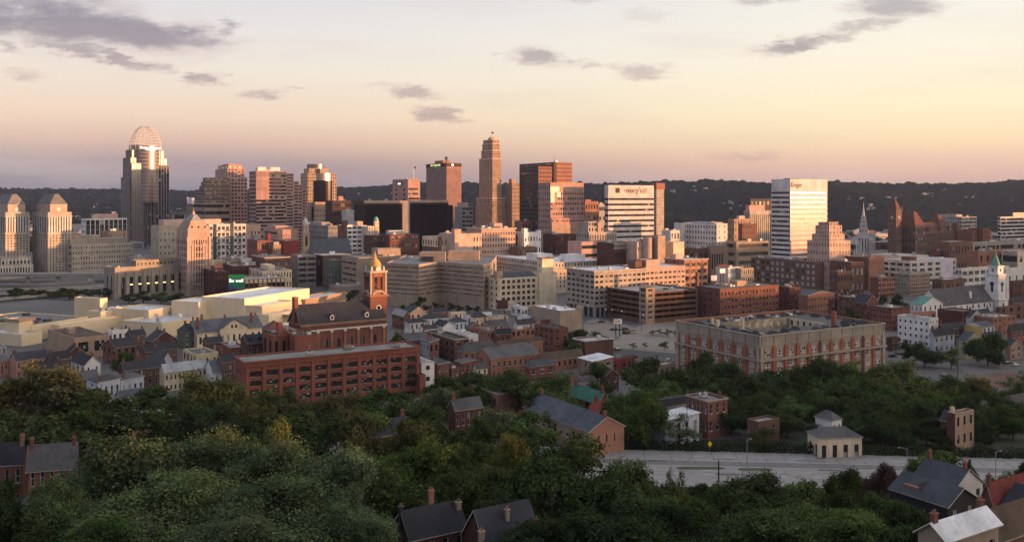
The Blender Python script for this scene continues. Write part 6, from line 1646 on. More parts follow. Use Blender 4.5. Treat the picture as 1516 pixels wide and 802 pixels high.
# ---- between the mill and the jail
hs('long brick house with a bright metal roof right of the domed bell tower', 576, 597, 608, 468, 8.5, 'brick_brown', F=W3(3, 2), L=(6, 2, .4, .5, 'd'), roof='metal', pitch='gy', rise=3, ov=.2)
hs('peach stuccoed house with a front gable behind the bright metal roof', 594, 607, 632, 463, 7.0, 'paint_peach', F=W3(3, 1, b=1), roof='slate', pitch='gy', rise=3.6)
hs('white frame house with a dark hipped roof and tall windows', 599, 607, 634, 478, 8.5, 'paint_white', F=W3(4, 2), L=W3(3, 2), roof='slate', pitch='hip', rise=2.0, chim=1)
hs('wide white house with a low dark hipped roof below the jail front', 622, 631, 664, 472, 7.0, 'paint_white', F=W3(5, 1, b=2), L=W3(2, 2), roof='slate', pitch='hip', rise=2.4)
hs('white house with a blank side wall left of the white gable with three windows', 621, 628, 648, 487, 8.0, 'paint_white', F=W3(2, 2), roof='slate', pitch='gx', rise=1.6, chim=1)
hs('white gabled house with a blank end wall, its dark roof beside it', 642, 656, 673, 483, 8.0, 'paint_white', L=W3(4, 2), roof='slate', pitch='gy', rise=2.6)
hs('dark blue-roofed house between the white gable and the orange gable', 664, 674, 692, 477, 7.5, 'paint_blue', F=W3(3, 1, b=2), roof='slate_blue', pitch='hip', rise=2.6, chim=1)
hs('small lilac-white house with a flat pale roof below the jail', 688, 692, 707, 468, 6.5, 'paint_lilac', F=W3(2, 1), roof='pale', units=1)
hs('black-roofed house behind the orange gable', 696, 704, 722, 470, 7, 'paint_cream', F=W3(3, 1), roof='slate', pitch='hip', rise=3)
hs('small orange gabled house below the lilac one', 690, 695, 713, 484, 7, 'brick_orange', F=W3(2, 1), roof='slate_blue', pitch='gy', rise=2.4)
hs('long grey-roofed brick row right of the orange gable', 714, 720, 752, 482, 8.0, 'brick_tan', F=W3(5, 2), roof='shingle', pitch='gx', rise=2.6, chim=2)
hs('cream flat-roofed shop at the foot of the white-painted warehouse', 722, 729, 752, 469, 6.5, 'paint_cream', F=W3(4, 1), roof='pale', units=2, cat='shop', name='shop_building')
hs('small white shop with a lit lamp on its wall near the brown billboard', 712, 715, 728, 463, 6.0, 'paint_white', F=W3(2, 1), roof='metal', units=1, cat='shop', name='shop_building')
hs('three-storey brick block with a black flat roof and two walls of windows', 631, 673, 695, 502, 11.5, 'brick_brown', F=W3(2, 3, 'd'), L=(6, 3, .36, .5, 'd', dict(t=1)), roof='dark', name='brick_building', cat='brick building', corn=(.2, .4, 'trim_stone'))
hs('white-walled annexe with a pale flat roof behind the three-storey brick block', 668, 693, 708, 496, 9.0, 'paint_white', roof='pale', units=3, name='brick_building', cat='annexe')
hs('brick house with a light blue side wall behind the mill', 621, 635, 650, 507, 10, 'brick_orange', F=W3(2, 1, 'd', b=5), L=(3, 2, .3, .4, 'd', dict(wm='paint_paleblue', pm='paint_paleblue', tm='paint_paleblue')), roof='shingle', chim=2, pitch='shed', rise=1.5)
hs('long grey-roofed row between the mill roof and the church wall', 580, 604, 640, 504, 10, 'brick_brown', F=W3(5, 2), roof='shingle', pitch='gx', rise=2.2, chim=3)
hs('narrow white house with balconies and a pale sloping roof beside the mill', 620, 624, 643, 537, 13, 'paint_white', F=(1, 3, .3, .4, 'd'), roof='metal', pitch='gy', rise=.6, name='row_house', cat='row house', Ly=14)
hs('narrow brick house with white-trimmed windows and a black roof, right of the white one', 643, 648, 665, 539, 11.5, 'brick_red', F=W3(3, 3), roof='dark', pitch='shed', rise=.5, name='row_house', cat='row house', Ly=16, chim=1)
hs('red party wall of a low brick house hard against the right end of the mill', 620, 622, 629, 555, 9, 'brick_mill', roof='dark', Ly=10, units=0, name='row_house', cat='row house')
hs('brick house with a broad grey hipped roof in the middle of the old quarter', 677, 686, 740, 522, 8.5, 'brick_orange', F=W3(6, 2), L=W3(2, 2), roof='shingle', pitch='hip', rise=4.2, chim=1)
hs('small brick outhouse with a grey shed roof and two white windows', 672, 682, 704, 537, 8, 'brick_red', F=W3(3, 1, b=3), L=W3(2, 1), roof='shingle', pitch='shed', rise=.8)
hs('brick house with a wide grey-green hipped roof and white windows', 704, 727, 798, 530, 9.5, 'brick_orange', F=W3(9, 2, t=.8), L=W3(4, 2), roof='shingle', pitch='gx', rise=3.6, chim=2)
hs('two-storey brick shop with stepped parapet in the middle of the old quarter', 700, 726, 748, 490, 9, 'brick_orange', F=W3(3, 2, 'd'), L=(5, 2, .3, .4, 'd'), roof='shingle', name='brick_building', cat='brick building', chim=1)
hs('brick shop row with a small pointed pediment right of the stepped parapet', 744, 750, 792, 489, 9, 'brick_orange', F=(6, 2, .5, .5, 'd'), roof='brown', name='brick_building', cat='brick building', units=4, chim=1)
hs('plain windowless brick building with a shallow sloping top', 735, 741, 804, 510, 9, 'brick_orange', roof='brown', pitch='gx', rise=1.8, name='brick_building', cat='brick building', ov=.1)
hs('tall narrow brick block with fire escapes on its left wall', 791, 820, 829, 486, 13.5, 'brick_red', F=(2, 4, .3, .4, 'd'), L=(4, 4, .36, .45, 'd'), name='brick_building', cat='brick building', units=2, Lx=9)
hs('grey-sided tan blank block with a white roof and slab end', 786, 829, 862, 460, 12.5, 'concrete_tan', F=(1, 3, .05, .12, 'd'), L=None, roof='white', name='warehouse', cat='warehouse', units=3, pent=[(.85, -.02, .15, .12, 2.5, 'concrete_tan')])
hs('low white-roofed shed left of the small brick arcade', 766, 772, 808, 470, 5, 'paint_white', F=W3(4, 1), roof='white', units=2, name='shed', cat='shed')
hs('small brick arcade front with an arched opening below the tan blank block', 800, 804, 830, 474, 6, 'brick_mill', F=(3, 1, .5, .6, 'd', dict(arch=.8)), roof='dark', units=1, name='shop_building', cat='shop')
hs('square brick block with a blank end and white cornice, left of the car park', 849, 866, 908, 504, 10, 'brick_brown', F=None, L=(3, 3, .5, .5, 'd'), roof='pale', name='brick_building', cat='brick building', units=1, corn=(.35, .6, 'trim_white'))
hs('long brick row with a brown sloping roof and two rows of dark windows', 796, 801, 863, 532, 8.5, 'brick_orange', F=(8, 2, .36, .5, 'd', dict(t=.6)), roof='brown', pitch='gx', rise=2.8, chim=1)
hs('brick house with a navy blue hipped roof among trees', 777, 784, 822, 543, 8, 'brick_red', F=W3(3, 2), roof='slate_blue', pitch='hip', rise=2.6, chim=1)
hs('tan brick house with a white roof edge, right of the brown-roofed row', 856, 878, 908, 535, 8.5, 'brick_tan', F=W3(2, 2), L=(3, 2, .3, .4, 'd'), roof='white', pitch='shed', rise=1.2)
hs('red-walled shop with a pale flat roof beyond the tan brick house', 884, 890, 931, 535, 7, 'paint_red', F=W3(3, 1), roof='pale', name='shop_building', cat='shop', units=4)
hs('flat-roofed tan brick block half hidden by trees near the lofts building', 940, 976, 1000, 540, 7, 'brick_tan', F=(3, 1, .4, .5, 'd'), roof='pale', name='brick_building', cat='brick building', units=3)
hs('ornate grey house with round white dormer tops among trees', 851, 857, 882, 566, 7.5, 'paint_grey', F=W3(3, 2), roof='shingle', pitch='mans', rise=2.0, chim=2, dorm=0)
hs('house with a long teal green roof, chimneys and gable end', 843, 885, 903, 596, 7.5, 'brick_brown', F=W3(2, 2), L=W3(4, 2, 'd'), roof='teal', pitch='gy', rise=3.2, chim=2)
hs('small house with a red gabled roof below the teal roofed house', 872, 886, 904, 610, 6.5, 'brick_dark', F=W3(2, 2), roof='redtile', pitch='gy', rise=3.0, chim=1)
hs('long row house with a dark grey roof and pink brick gable end', 776, 872, 924, 638, 7.2, 'brick_pink', F=(3, 2, .16, .40, 'd', dict(s=2)), L=(11, 2, .5, .42, 'h', dict(wm='brick_tan', pm='brick_tan')), roof='slate_blue', pitch='gy', rise=3.4, chim=2, name='row_house', cat='row house', maxl=36)
hs('big plain brick block with a flat roof sunk among the trees', 693, 737, 803, 583, 9, 'brick_orange', F=(6, 1, .08, .25, 'h', dict(b=4)), L=(5, 2, .3, .4, 'd'), roof='brown', name='brick_building', cat='brick building', units=1, corn=(.2, .4, 'trim_stone'))
hs('dark red brick house with a grey roof deep in the trees', 664, 674, 714, 606, 9, 'brick_maroon', F=W3(5, 2), roof='shingle', pitch='gx', rise=2.6, chim=1)
hs('three-storey red brick house with white lintels and a flat grey roof', 1016, 1048, 1077, 593, 11.5, 'brick_red', F=W3(3, 3), L=W3(5, 3), roof='gravel', corn=(.25, .45, 'trim_stone'), chim=1, name='row_house', cat='row house')
hs('pale blue-white house with a bright flat roof by the road', 962, 986, 1035, 622, 7.5, 'paint_blue', F=W3(4, 2), L=W3(3, 2), roof='white', pitch='shed', rise=.8)
hs('grey house with white dormers behind the pale blue-white house', 968, 975, 1020, 603, 8, 'paint_grey', F=W3(5, 2), roof='slate', pitch='mans', rise=2.2)
hs('small brick house with a pale flat roof and white doorway by the hedge', 1106, 1123, 1154, 624, 7, 'brick_brown', F=(2, 2, .25, .45, 'h'), L=(3, 2, .25, .4, 'h'), roof='pale', units=1)
hs('tan gabled house with a grey-blue roof in front of the lofts building', 1110, 1126, 1152, 566, 8, 'brick_tan', F=W3(3, 2), L=W3(2, 2), roof='slate_blue', pitch='gy', rise=3, chim=1)
hs('small house with a bright white flat roof among the trees before the lofts', 1168, 1176, 1208, 578, 7, 'brick_brown', F=W3(3, 2), roof='white', chim=2)
hs('low grey-roofed shed between trees at the left foot of the lofts', 996, 1003, 1044, 560, 4, 'paint_grey', F=W3(4, 1), roof='shingle', pitch='gx', rise=1.6, name='shed', cat='shed')
hs('white house with three dark shuttered windows beside the road', 1206, 1212, 1276, 648, 5.5, 'paint_cream', F=(4, 1, .42, .5, 'd', dict(b=1.2)), L=W3(2, 1), roof='shingle', pitch='hip', rise=2.2, Ly=7, a=6, name='cottage', cat='cottage')
hs('slim white house with a pointed grey roof behind the shuttered white house', 1227, 1232, 1246, 622, 8, 'paint_white', F=W3(2, 2), roof='shingle', pitch='hip', rise=2, Ly=6)
hs('narrow ochre brick house with dark windows among the right-hand trees', 1405, 1414, 1442, 612, 11, 'brick_tan', F=(3, 3, .36, .5, 'd'), L=(3, 3, .2, .4, 'd', dict(wm='brick_maroon', pm='brick_maroon')), roof='slate', chim=2, cm='paint_cream')
hs('small dark-roofed brick house left of the narrow ochre house', 1398, 1404, 1420, 622, 8, 'brick_maroon', F=W3(2, 2), roof='slate', pitch='gy', rise=2.4)
hs('cream house peeping out at the right edge among trees', 1486, 1497, 1530, 598, 8, 'paint_cream', F=W3(3, 2), roof='shingle', pitch='hip', rise=2.4)
hs('plain brick house with a black flat roof just right of the narrow brick houses', 662, 668, 680, 545, 8, 'brick_brown', F=W3(2, 2), roof='dark', chim=1)
hs('white-fronted house between the small brick outhouse and the wide hipped roof', 700, 706, 722, 545, 8, 'paint_cream', F=W3(2, 2), roof='shingle', pitch='gx', rise=2, chim=1)
hs('low brick stable with a grey roof below the brown-roofed row', 822, 828, 858, 556, 6, 'brick_orange', F=W3(4, 1), roof='shingle', pitch='gx', rise=1.8)
hs('flat brown-roofed brick shop behind the red-walled shop', 905, 912, 945, 530, 6.5, 'brick_brown', F=W3(4, 1), roof='pale', units=3, name='shop_building', cat='shop')
hs('dark brick house with a white gable edge below the tan brick house', 888, 896, 916, 556, 7, 'brick_dark', F=W3(2, 2), roof='slate', pitch='gy', rise=2.6)
hs('brick house with twin chimneys above the peach gabled stucco house', 636, 642, 664, 462, 7, 'brick_orange', F=W3(3, 1), roof='slate', pitch='gx', rise=2.4, chim=2)
hs('low cream garage row along the jail fence', 664, 668, 690, 463, 5, 'paint_cream', F=W3(4, 1), roof='pale', units=0, name='shed', cat='garage')
hs('brick cottage with a black roof squeezed before the long grey-roofed brick row', 730, 735, 757, 494, 8, 'brick_red', F=W3(3, 1), roof='slate', pitch='gx', rise=2.4, chim=1)
hs('white rendered house with a black roof left of the fire-escape block', 760, 766, 793, 480, 9, 'paint_white', F=W3(3, 2), roof='slate', pitch='gx', rise=2.4, chim=1)
hs('dark brick row house behind the grey-white row houses', 176, 184, 214, 548, 9, 'brick_dark', F=W3(4, 2), roof='slate', pitch='gx', rise=3, chim=2)
hs('brick house with a grey roof left of the grey-white row houses', 116, 124, 146, 560, 8, 'brick_brown', F=W3(3, 2), roof='shingle', pitch='gx', rise=2.6, chim=1)
hs('black-roofed brick house at the far left above the olive tree', 40, 48, 92, 548, 8, 'brick_brown', F=W3(5, 2), roof='slate', pitch='gx', rise=2.6, chim=2)
hs('brick house with a black roof between the cream house and the mill', 322, 330, 352, 536, 9, 'brick_brown', F=W3(3, 2), roof='slate', pitch='gx', rise=2.4, chim=1, d=362)
hs('low brick row behind the cream house with square windows', 300, 306, 330, 508, 8, 'brick_red', F=W3(3, 2), roof='slate', pitch='gx', rise=2.4, chim=2)
hs('brick corner shop with a pale roof above the parked cars right of the lofts', 1312, 1320, 1332, 500, 7, 'brick_dark', F=W3(2, 2), roof='pale', name='shop_building', cat='shop', units=1)
hs('brick house with a black roof right of the grey-green gable', 1452, 1460, 1484, 500, 9, 'brick_brown', F=W3(3, 2), roof='slate', pitch='gx', rise=2.6, chim=2)
hs('dark brick row house behind the yellow-walled house', 1432, 1438, 1466, 466, 10, 'brick_dark', F=W3(4, 2), roof='slate', pitch='gx', rise=2.6, chim=2)
# ---- right side: old streets round the white church
hs('white four-storey apartment house with balconies and a pale blue-grey roof', 1329, 1376, 1389, 472, 15, 'paint_white', F=(3, 4, .3, .4, 'd'), L=(6, 4, .34, .42, 'd', dict(t=1)), roof='pale', name='apartment_house', cat='apartment house', units=3, corn=(.2, .4, 'trim_white'))
hs('pale blue house with a dark roof next to the white apartment house', 1377, 1383, 1413, 496, 9, 'paint_blue', F=W3(4, 2), roof='slate', pitch='gx', rise=2.8, chim=1)
hs('dark red brick house with a stepped roof above the pale blue house', 1388, 1396, 1430, 487, 10, 'brick_dark', F=W3(4, 2), roof='slate', pitch='gx', rise=2.6, chim=2)
hs('yellow-walled house with white window bay, right of the stepped dark brick house', 1427, 1455, 1473, 484, 11, 'paint_white', F=W3(3, 3), L=(4, 2, .1, .3, 'd', dict(wm='paint_yellow', pm='paint_yellow', tm='paint_yellow')), roof='slate_blue', pitch='gx', rise=2.0)
hs('grey-green gabled house behind the big round tree', 1416, 1430, 1456, 505, 9, 'paint_olive', F=W3(2, 1), roof='slate_blue', pitch='gy', rise=4)
hs('large brick block with a pale flat roof right of the yellow-walled house', 1442, 1470, 1504, 470, 11, 'brick_orange', F=(5, 3, .3, .4, 'd'), L=(5, 3, .25, .4, 'd'), roof='pale', name='brick_building', cat='brick building', units=4, chim=1)
hs('brick row house with dormers at the right edge of the old quarter', 1494, 1498, 1540, 489, 10, 'brick_red', F=W3(6, 2), roof='slate', pitch='gx', rise=3, dorm=3)
hs('tan gabled cottage right of the big round tree', 1488, 1496, 1513, 512, 7, 'brick_tan', F=W3(2, 2), roof='slate', pitch='gy', rise=3)
hs('long windowless dark red brick wall block below the slate church roof', 1388, 1425, 1446, 461, 12, 'brick_maroon', roof='brown', name='brick_building', cat='brick building', units=1, L=(5, 2, .12, .3, 'd'))
hs('orange brick block left of the long windowless dark red one', 1345, 1352, 1386, 464, 12, 'brick_orange', F=W3(4, 2, 'd'), roof='brown', name='brick_building', cat='brick building', units=2)
hs('dark slate-roofed house left of the large brick block with a pale roof', 1430, 1436, 1456, 470, 10, 'paint_grey', F=W3(2, 1), roof='slate', pitch='gy', rise=4)
hs('low grey-roofed shops behind the large brick block at right', 1474, 1480, 1535, 455, 9, 'brick_brown', F=W3(5, 2, 'd'), roof='shingle', name='brick_building', cat='shop row', units=4)
hs('red-orange brick wall house right of the church steeple foot', 1494, 1500, 1530, 447, 9, 'brick_mill', roof='slate', pitch='gx', rise=3)
# ---- left side: streets below the casino
hs('grey-walled modern brick hall with a brown flat roof and large front openings', 62, 111, 159, 500, 11, 'brick_tan', F=(2, 1, .62, .5, 'm', dict(b=1.5)), L=None, roof='brown', name='hall', cat='hall', units=2, pent=[(.25, .5, .2, .2, 2.5, 'brick_tan')], a=45)
hs('brick row with a black roof at the far left below the casino tower', 14, 24, 72, 534, 8, 'brick_pink', F=W3(6, 2), roof='slate', pitch='gx', rise=3.0, chim=2)
hs('brick and white row right of the black-roofed row at far left', 70, 76, 104, 532, 8, 'brick_brown', F=(3, 1, .6, .3, 'h', dict(b=3)), roof='slate', pitch='gx', rise=3, chim=1)
hs('grey frame house cut by the left edge of the photo', -25, -12, 10, 515, 8, 'paint_grey', F=W3(3, 2), roof='pale', units=1)
hs('small pinkish brick house at the left edge above the trees', -16, 0, 20, 535, 7, 'brick_pink', F=W3(3, 1), roof='shingle', pitch='gx', rise=2)
hs('white gabled house with a long dark roof above the big olive tree', 105, 125, 149, 540, 9, 'paint_white', F=(2, 2, .2, .45, 'd'), L=W3(3, 2), roof='slate', pitch='gy', rise=3.4, chim=2)
hs('dark-roofed brick house between the modern hall and the white gable', 94, 100, 126, 524, 8, 'brick_dark', F=W3(3, 2), roof='slate', pitch='gy', rise=3.4, chim=2)
hs('brick house with a tall gable right of the modern brick hall', 152, 172, 202, 514, 9, 'brick_red', F=W3(3, 2, 'd'), L=W3(3, 2, 'd'), roof='slate', pitch='gx', rise=3, chim=1)
hs('small white block with two brown chimneys behind the brick gable', 160, 166, 190, 489, 9, 'paint_white', F=W3(3, 1, 'd'), roof='dark', chim=2, units=2)
hs('brick row with black roof right of the small white block', 186, 194, 216, 497, 8, 'brick_brown', F=W3(3, 2), roof='slate', pitch='gx', rise=2.6, chim=2)
hs('grey-white row house with six small windows under a dark roof', 138, 145, 178, 566, 10, 'paint_blue', F=W3(4, 2, 'h', t=.3), roof='dark', pitch='shed', rise=.5, name='row_house', cat='row house', Ly=11, chim=1)
hs('grey-white row house with a lighter roof, joined right of its dark-roofed twin', 178, 179, 213, 563, 10, 'paint_blue', F=W3(4, 2, 'h', t=.3), roof='shingle', pitch='shed', rise=.5, name='row_house', cat='row house', Ly=11, chim=1)
hs('small front shed with a blue-grey roof before the grey-white row houses', 170, 178, 214, 588, 5, 'paint_grey', F=W3(3, 1), roof='slate_blue', pitch='gx', rise=2, name='shed', cat='shed')
hs('large dark gabled roof house left of the lilac-grey gable', 196, 208, 246, 545, 8, 'brick_brown', F=W3(4, 2), roof='slate', pitch='gx', rise=3.6, chim=2)
hs('house with a lilac-grey side gable and blue-grey roof', 222, 240, 256, 535, 8, 'paint_lilac', F=W3(2, 1), L=W3(3, 1), roof='slate_blue', pitch='gy', rise=3.8, chim=1)
hs('long row with a pale blue-grey sloping roof above the olive trees', 236, 244, 306, 551, 8, 'paint_cream', F=(10, 2, .4, .45, 'd', dict(t=.2)), roof='metal', pitch='gx', rise=3.0, name='row_house', cat='row house')
hs('brown-black roofed brick row left of the cream house', 206, 216, 262, 520, 8, 'brick_brown', F=W3(5, 2), roof='slate', pitch='gx', rise=3, chim=3)
hs('dark house with steep crossing roofs behind the cream house', 214, 226, 262, 505, 8, 'brick_dark', F=W3(4, 2), roof='slate', pitch='gy', rise=4.5, chim=2)
hs('cream house with a grey flat roof and square windows', 264, 291, 323, 524, 10.5, 'paint_paleyellow', F=(3, 2, .26, .42, 'd', dict(t=.8)), L=W3(4, 2, 'd'), roof='shingle', units=3)
hs('grey-roofed house with a white wall right of the cream house', 300, 316, 338, 552, 8, 'paint_white', F=W3(2, 2), roof='shingle', pitch='gx', rise=4)
hs('two-storey red brick house with a grey flat roof beside the cream house', 316, 341, 361, 514, 10, 'brick_mill', F=W3(2, 2), L=(4, 2, .26, .4, 'd'), roof='gravel', units=2, corn=(.25, .4, 'trim_stone'), chim=1)
hs('dark gabled house with white-arched windows left of the red church annexe', 356, 366, 392, 508, 9, 'brick_dark', F=W3(3, 2), roof='slate', pitch='gx', rise=3, dorm=2, d=386)
hs('brick two-storey annexe of the domed church with a tall chimney', 420, 437, 471, 497, 13, 'brick_mill', F=(4, 2, .22, .4, 'h'), L=(3, 2, .2, .4, 'd'), roof='brown', name='annexe', cat='annexe', units=3, chim=1, d=370)
hs('brick wing with a square chimney tower left of the church annexe', 389, 404, 426, 497, 12, 'brick_mill', F=W3(2, 2, 'd'), L=W3(2, 2, 'd'), roof='brown', name='annexe', cat='annexe', chim=1, units=1, pent=[(.35, -.02, .3, .2, 6, 'brick_mill')], d=374)
hs('house with a reddish hipped roof and dark green walls by the church annexe', 388, 397, 424, 489, 11, 'paint_green', F=W3(3, 2), L=W3(2, 2), roof='terracotta', pitch='hip', rise=3.5, d=384)
def villa():
    th = hs('cream villa with a big slate gable roof, skylight and many brick chimneys', 270, 292, 388, 492, 9, 'paint_cream', F=(10, 1, .36, .55, 'd', dict(b=1.5, t=1.2, arch=.4)), L=(4, 1, .3, .5, 'd', dict(b=1.5, t=1.2)), roof='shingle', pitch='gx', rise=5.5, chim=3, Ly=15, name='villa', cat='villa', ov=.6)
    lx, ly, zt = th.dim
    block(th, lx * .32, -1.4, lx * .44, 1.39, 0, zt, 'paint_cream', F=(5, 1, .36, .55, 'd', dict(b=1.5, t=1.2, arch=.4)), roof=None)
    mb = MB(); xm = lx * .54; w = lx * .25
    for s in (-1, 1):
        mb.face([(xm + s * w, -1.8, zt - .2), (xm, -1.8, zt + 5.6), (xm, ly * .5, zt + 5.6), (xm + s * w, ly * .5, zt - .2)], 'roof_shingle')
    mb.face([(xm - w + .6, -1.4, zt), (xm + w - .6, -1.4, zt), (xm, -1.4, zt + 5.2)], 'paint_cream'); mb.obj('cross_gable', th.root)
    for s in (-1.1, 1.1):
        g = MB(); g.box(xm + s - .5, -1.47, zt + .8, xm + s + .5, -1.41, zt + 2.5, 'glass'); g.obj('window', th.root)
    mb = MB(); mb.face([(lx * .12, 2.6, zt + 2.05), (lx * .22, 2.6, zt + 2.05), (lx * .22, 5.4, zt + 4.1), (lx * .12, 5.4, zt + 4.1)], 'glass_sky'); mb.obj('skylight', th.root)
    for (x, y) in ((.9, 2.0), (lx - 5, 3), (lx * .2, ly - 2)): chimney(th, x, y, zt, zt + 7.5, 1.3, 'brick_red')
villa()
hs('dark green turreted house left of the cream villa', 262, 272, 292, 492, 9, 'paint_green', F=W3(2, 2), roof='slate', pitch='hip', rise=4, chim=1)
# ---- foreground roofs (bottom edge) on the slope
hs('dark slate-roofed brick house at the far left edge, its gable lit orange', -60, -46, 34, 689, 8, 'brick_red', F=W3(5, 2), L=None, roof='slate', pitch='gx', rise=5.0, chim=2, a=10, cm='brick_orange', ov=.1)
hs('brick house with a grey slate roof and round-arched windows, left edge', 37, 41, 112, 688, 9, 'brick_red', F=(5, 2, .42, .55, 'h', dict(arch=.3)), roof='shingle', pitch='gx', rise=4.4, chim=2, ov=.45, a=16, maxl=9)
hs('flat-roofed building with a long pale coping lit peach, sunk in the trees', 132, 196, 265, 631, 8.5, 'paint_peach', F=(4, 1, .4, .5, 'd', dict(b=2)), roof='dark', corn=(.5, .8, 'trim_white'), units=4, name='brick_building', cat='flat-roofed house')  # peach wall colour stands in for the low sun on this face
hs('pinkish house wall at the lower left almost hidden by leaves', 28, 40, 66, 760, 8, 'paint_peach', F=W3(2, 2), roof='shingle', pitch='gy', rise=2)
hs('dark-roofed house with brick chimneys above the bottom tree line', 508, 520, 606, 650, 8, 'brick_brown', F=W3(5, 2), roof='slate', pitch='gx', rise=3.5, chim=3, dorm=0)
th = hs('blackish gable-roofed house at the bottom centre with a tall chimney', 583, 608, 690, 796, 8, 'brick_dark', F=W3(4, 2), L=W3(3, 2), roof='slate', pitch='gx', rise=3.2, maxl=9, d=131)
lx, ly, zt = th.dim
chimney(th, lx * .62, ly * .8, zt + .5, zt + 4.6, .8, 'brick_orange'); chimney(th, lx * .98, ly * .35, zt - .2, zt + 3.0, .8, 'concrete_tan'); chimney(th, -.2, ly * .5, zt, zt + 3.7, .6, 'steel_dark')
th = hs('large dark hip-roofed house at the bottom centre with pale chimney pots', 686, 722, 800, 812, 8, 'brick_dark', F=W3(4, 2), roof='slate', pitch='gx', rise=4.6, maxl=10, d=128)
lx, ly, zt = th.dim
chimney(th, lx * .96, ly * .1, zt - .2, zt + 2.2, .9, 'concrete_tan'); chimney(th, -.4, ly * .15, zt - .3, zt + 2.2, .8, 'concrete_tan'); chimney(th, lx * .5, ly * .28, zt + 2.6, zt + 4.2, .5, 'concrete_tan')
def holehouse():
    th = hs('black three-storey house whose dark roof has a sunken red deck', 1318, 1403, 1447, 748, 9.5, 'paint_black', F=(2, 3, .30, .5, 'W'), L=(5, 2, .14, .3, 'd'), roof='slate_blue', pitch='gy', rise=2.4)
    lx, ly, zt = th.dim
    mb = MB(); x, y = lx * .12, ly * .55; z = zt + .5
    mb.box(x, y, z, x + lx * .30, y + ly * .28, z + .55, 'brick_orange'); o = mb.obj('roof_deck', th.root)
    mb = MB()
    for k in range(9): mb.box(x + lx * .30 * k / 8 - .04, y - .12, z + .3, x + lx * .30 * k / 8 + .04, y - .04, z + 1.4, 'timber')
    mb.box(x - .1, y - .13, z + 1.4, x + lx * .30 + .1, y - .03, z + 1.5, 'timber'); mb.obj('deck_railing', o)
holehouse()
hs('white gabled house with a teal roof edge and dark porch by the road', 1351, 1412, 1455, 724, 7, 'paint_white', F=W3(3, 2), L=(2, 1, .1, .25, 'd'), roof='slate_blue', pitch='gy', rise=3.6, chim=2)
hs('teal flat-roofed dormer block on the far side of the white gabled house', 1394, 1400, 1430, 702, 6, 'paint_blue', F=W3(3, 1), roof='green_copper', units=0, Ly=6)
hs('low house with a broad bright white roof in the bottom right corner', 1359, 1400, 1478, 797, 6.5, 'concrete_tan', F=W3(4, 1), L=W3(2, 1), roof='white', pitch='gx', rise=1.6, chim=1, ov=.5)
hs('brick house with a red tiled roof at the lower right edge', 1461, 1470, 1540, 742, 7, 'brick_brown', F=W3(4, 2), roof='redtile', pitch='gx', rise=3.4, chim=1)
hs('grey house with a dark curved dormer roof at the right edge', 1487, 1502, 1545, 752, 6, 'paint_grey', F=W3(3, 1), roof='slate', pitch='gy', rise=3.5)
hs('brown shingled roof house in the bottom right corner with brick chimney', 1452, 1463, 1545, 797, 6, 'brick_brown', F=W3(4, 1), roof='brown', pitch='gx', rise=3.6, chim=2)
for t in THINGS: t.finish()
THINGS.clear()
# ================================================================ TREES
def m_leaf():
    m = bpy.data.materials.new('leaves'); m.use_nodes = True
    t = NT(m.node_tree)
    o = t.node('ShaderNodeOutputMaterial')
    oi = t.node('ShaderNodeObjectInfo'); ge = t.node('ShaderNodeNewGeometry'); tc = t.node('ShaderNodeTexCoord')
    n = t.noise(t.vmath('ADD', tc.outputs['Object'], oi.outputs['Location']), .38, 3, .6)
    v = t.math('MULTIPLY', t.rng(n, .3, .7, .50, 1.55), t.rng(ge.outputs['Random Per Island'], 0, 1, .74, 1.28))
    v = t.math('MULTIPLY', v, t.rng(oi.outputs['Random'], 0, 1, .85, 1.15))
    cm = t.node('ShaderNodeCombineXYZ')
    for i in range(3): t.put(cm.inputs[i], v)
    c = t.mix(1.0, oi.outputs['Color'], cm.outputs[0], 'MULTIPLY')
    c = t.mix(t.rng(n, .55, .75, 0, .35), c, t.mix(1.0, c, (1.5, 1.25, .7), 'MULTIPLY'))
    d = t.node('ShaderNodeBsdfDiffuse'); t.put(d.inputs[0], c)
    tr = t.node('ShaderNodeBsdfTranslucent'); t.put(tr.inputs[0], t.mix(1.0, c, (1.1, 1.2, .6), 'MULTIPLY'))
    gl = t.node('ShaderNodeBsdfGlossy'); gl.inputs['Roughness'].default_value = .5; t.put(gl.inputs[0], (.5, .5, .5, 1))
    m1 = t.node('ShaderNodeMixShader'); m1.inputs[0].default_value = .25; t.l.new(d.outputs[0], m1.inputs[1]); t.l.new(tr.outputs[0], m1.inputs[2])
    m2 = t.node('ShaderNodeMixShader'); m2.inputs[0].default_value = .008; t.l.new(m1.outputs[0], m2.inputs[1]); t.l.new(gl.outputs[0], m2.inputs[2])
    t.l.new(m2.outputs[0], o.inputs[0])
    return m
MATS['leaves'] = m_leaf()
MATS['bark'] = m_wall('bark', (.055, .042, .032), .95, .3, .3)
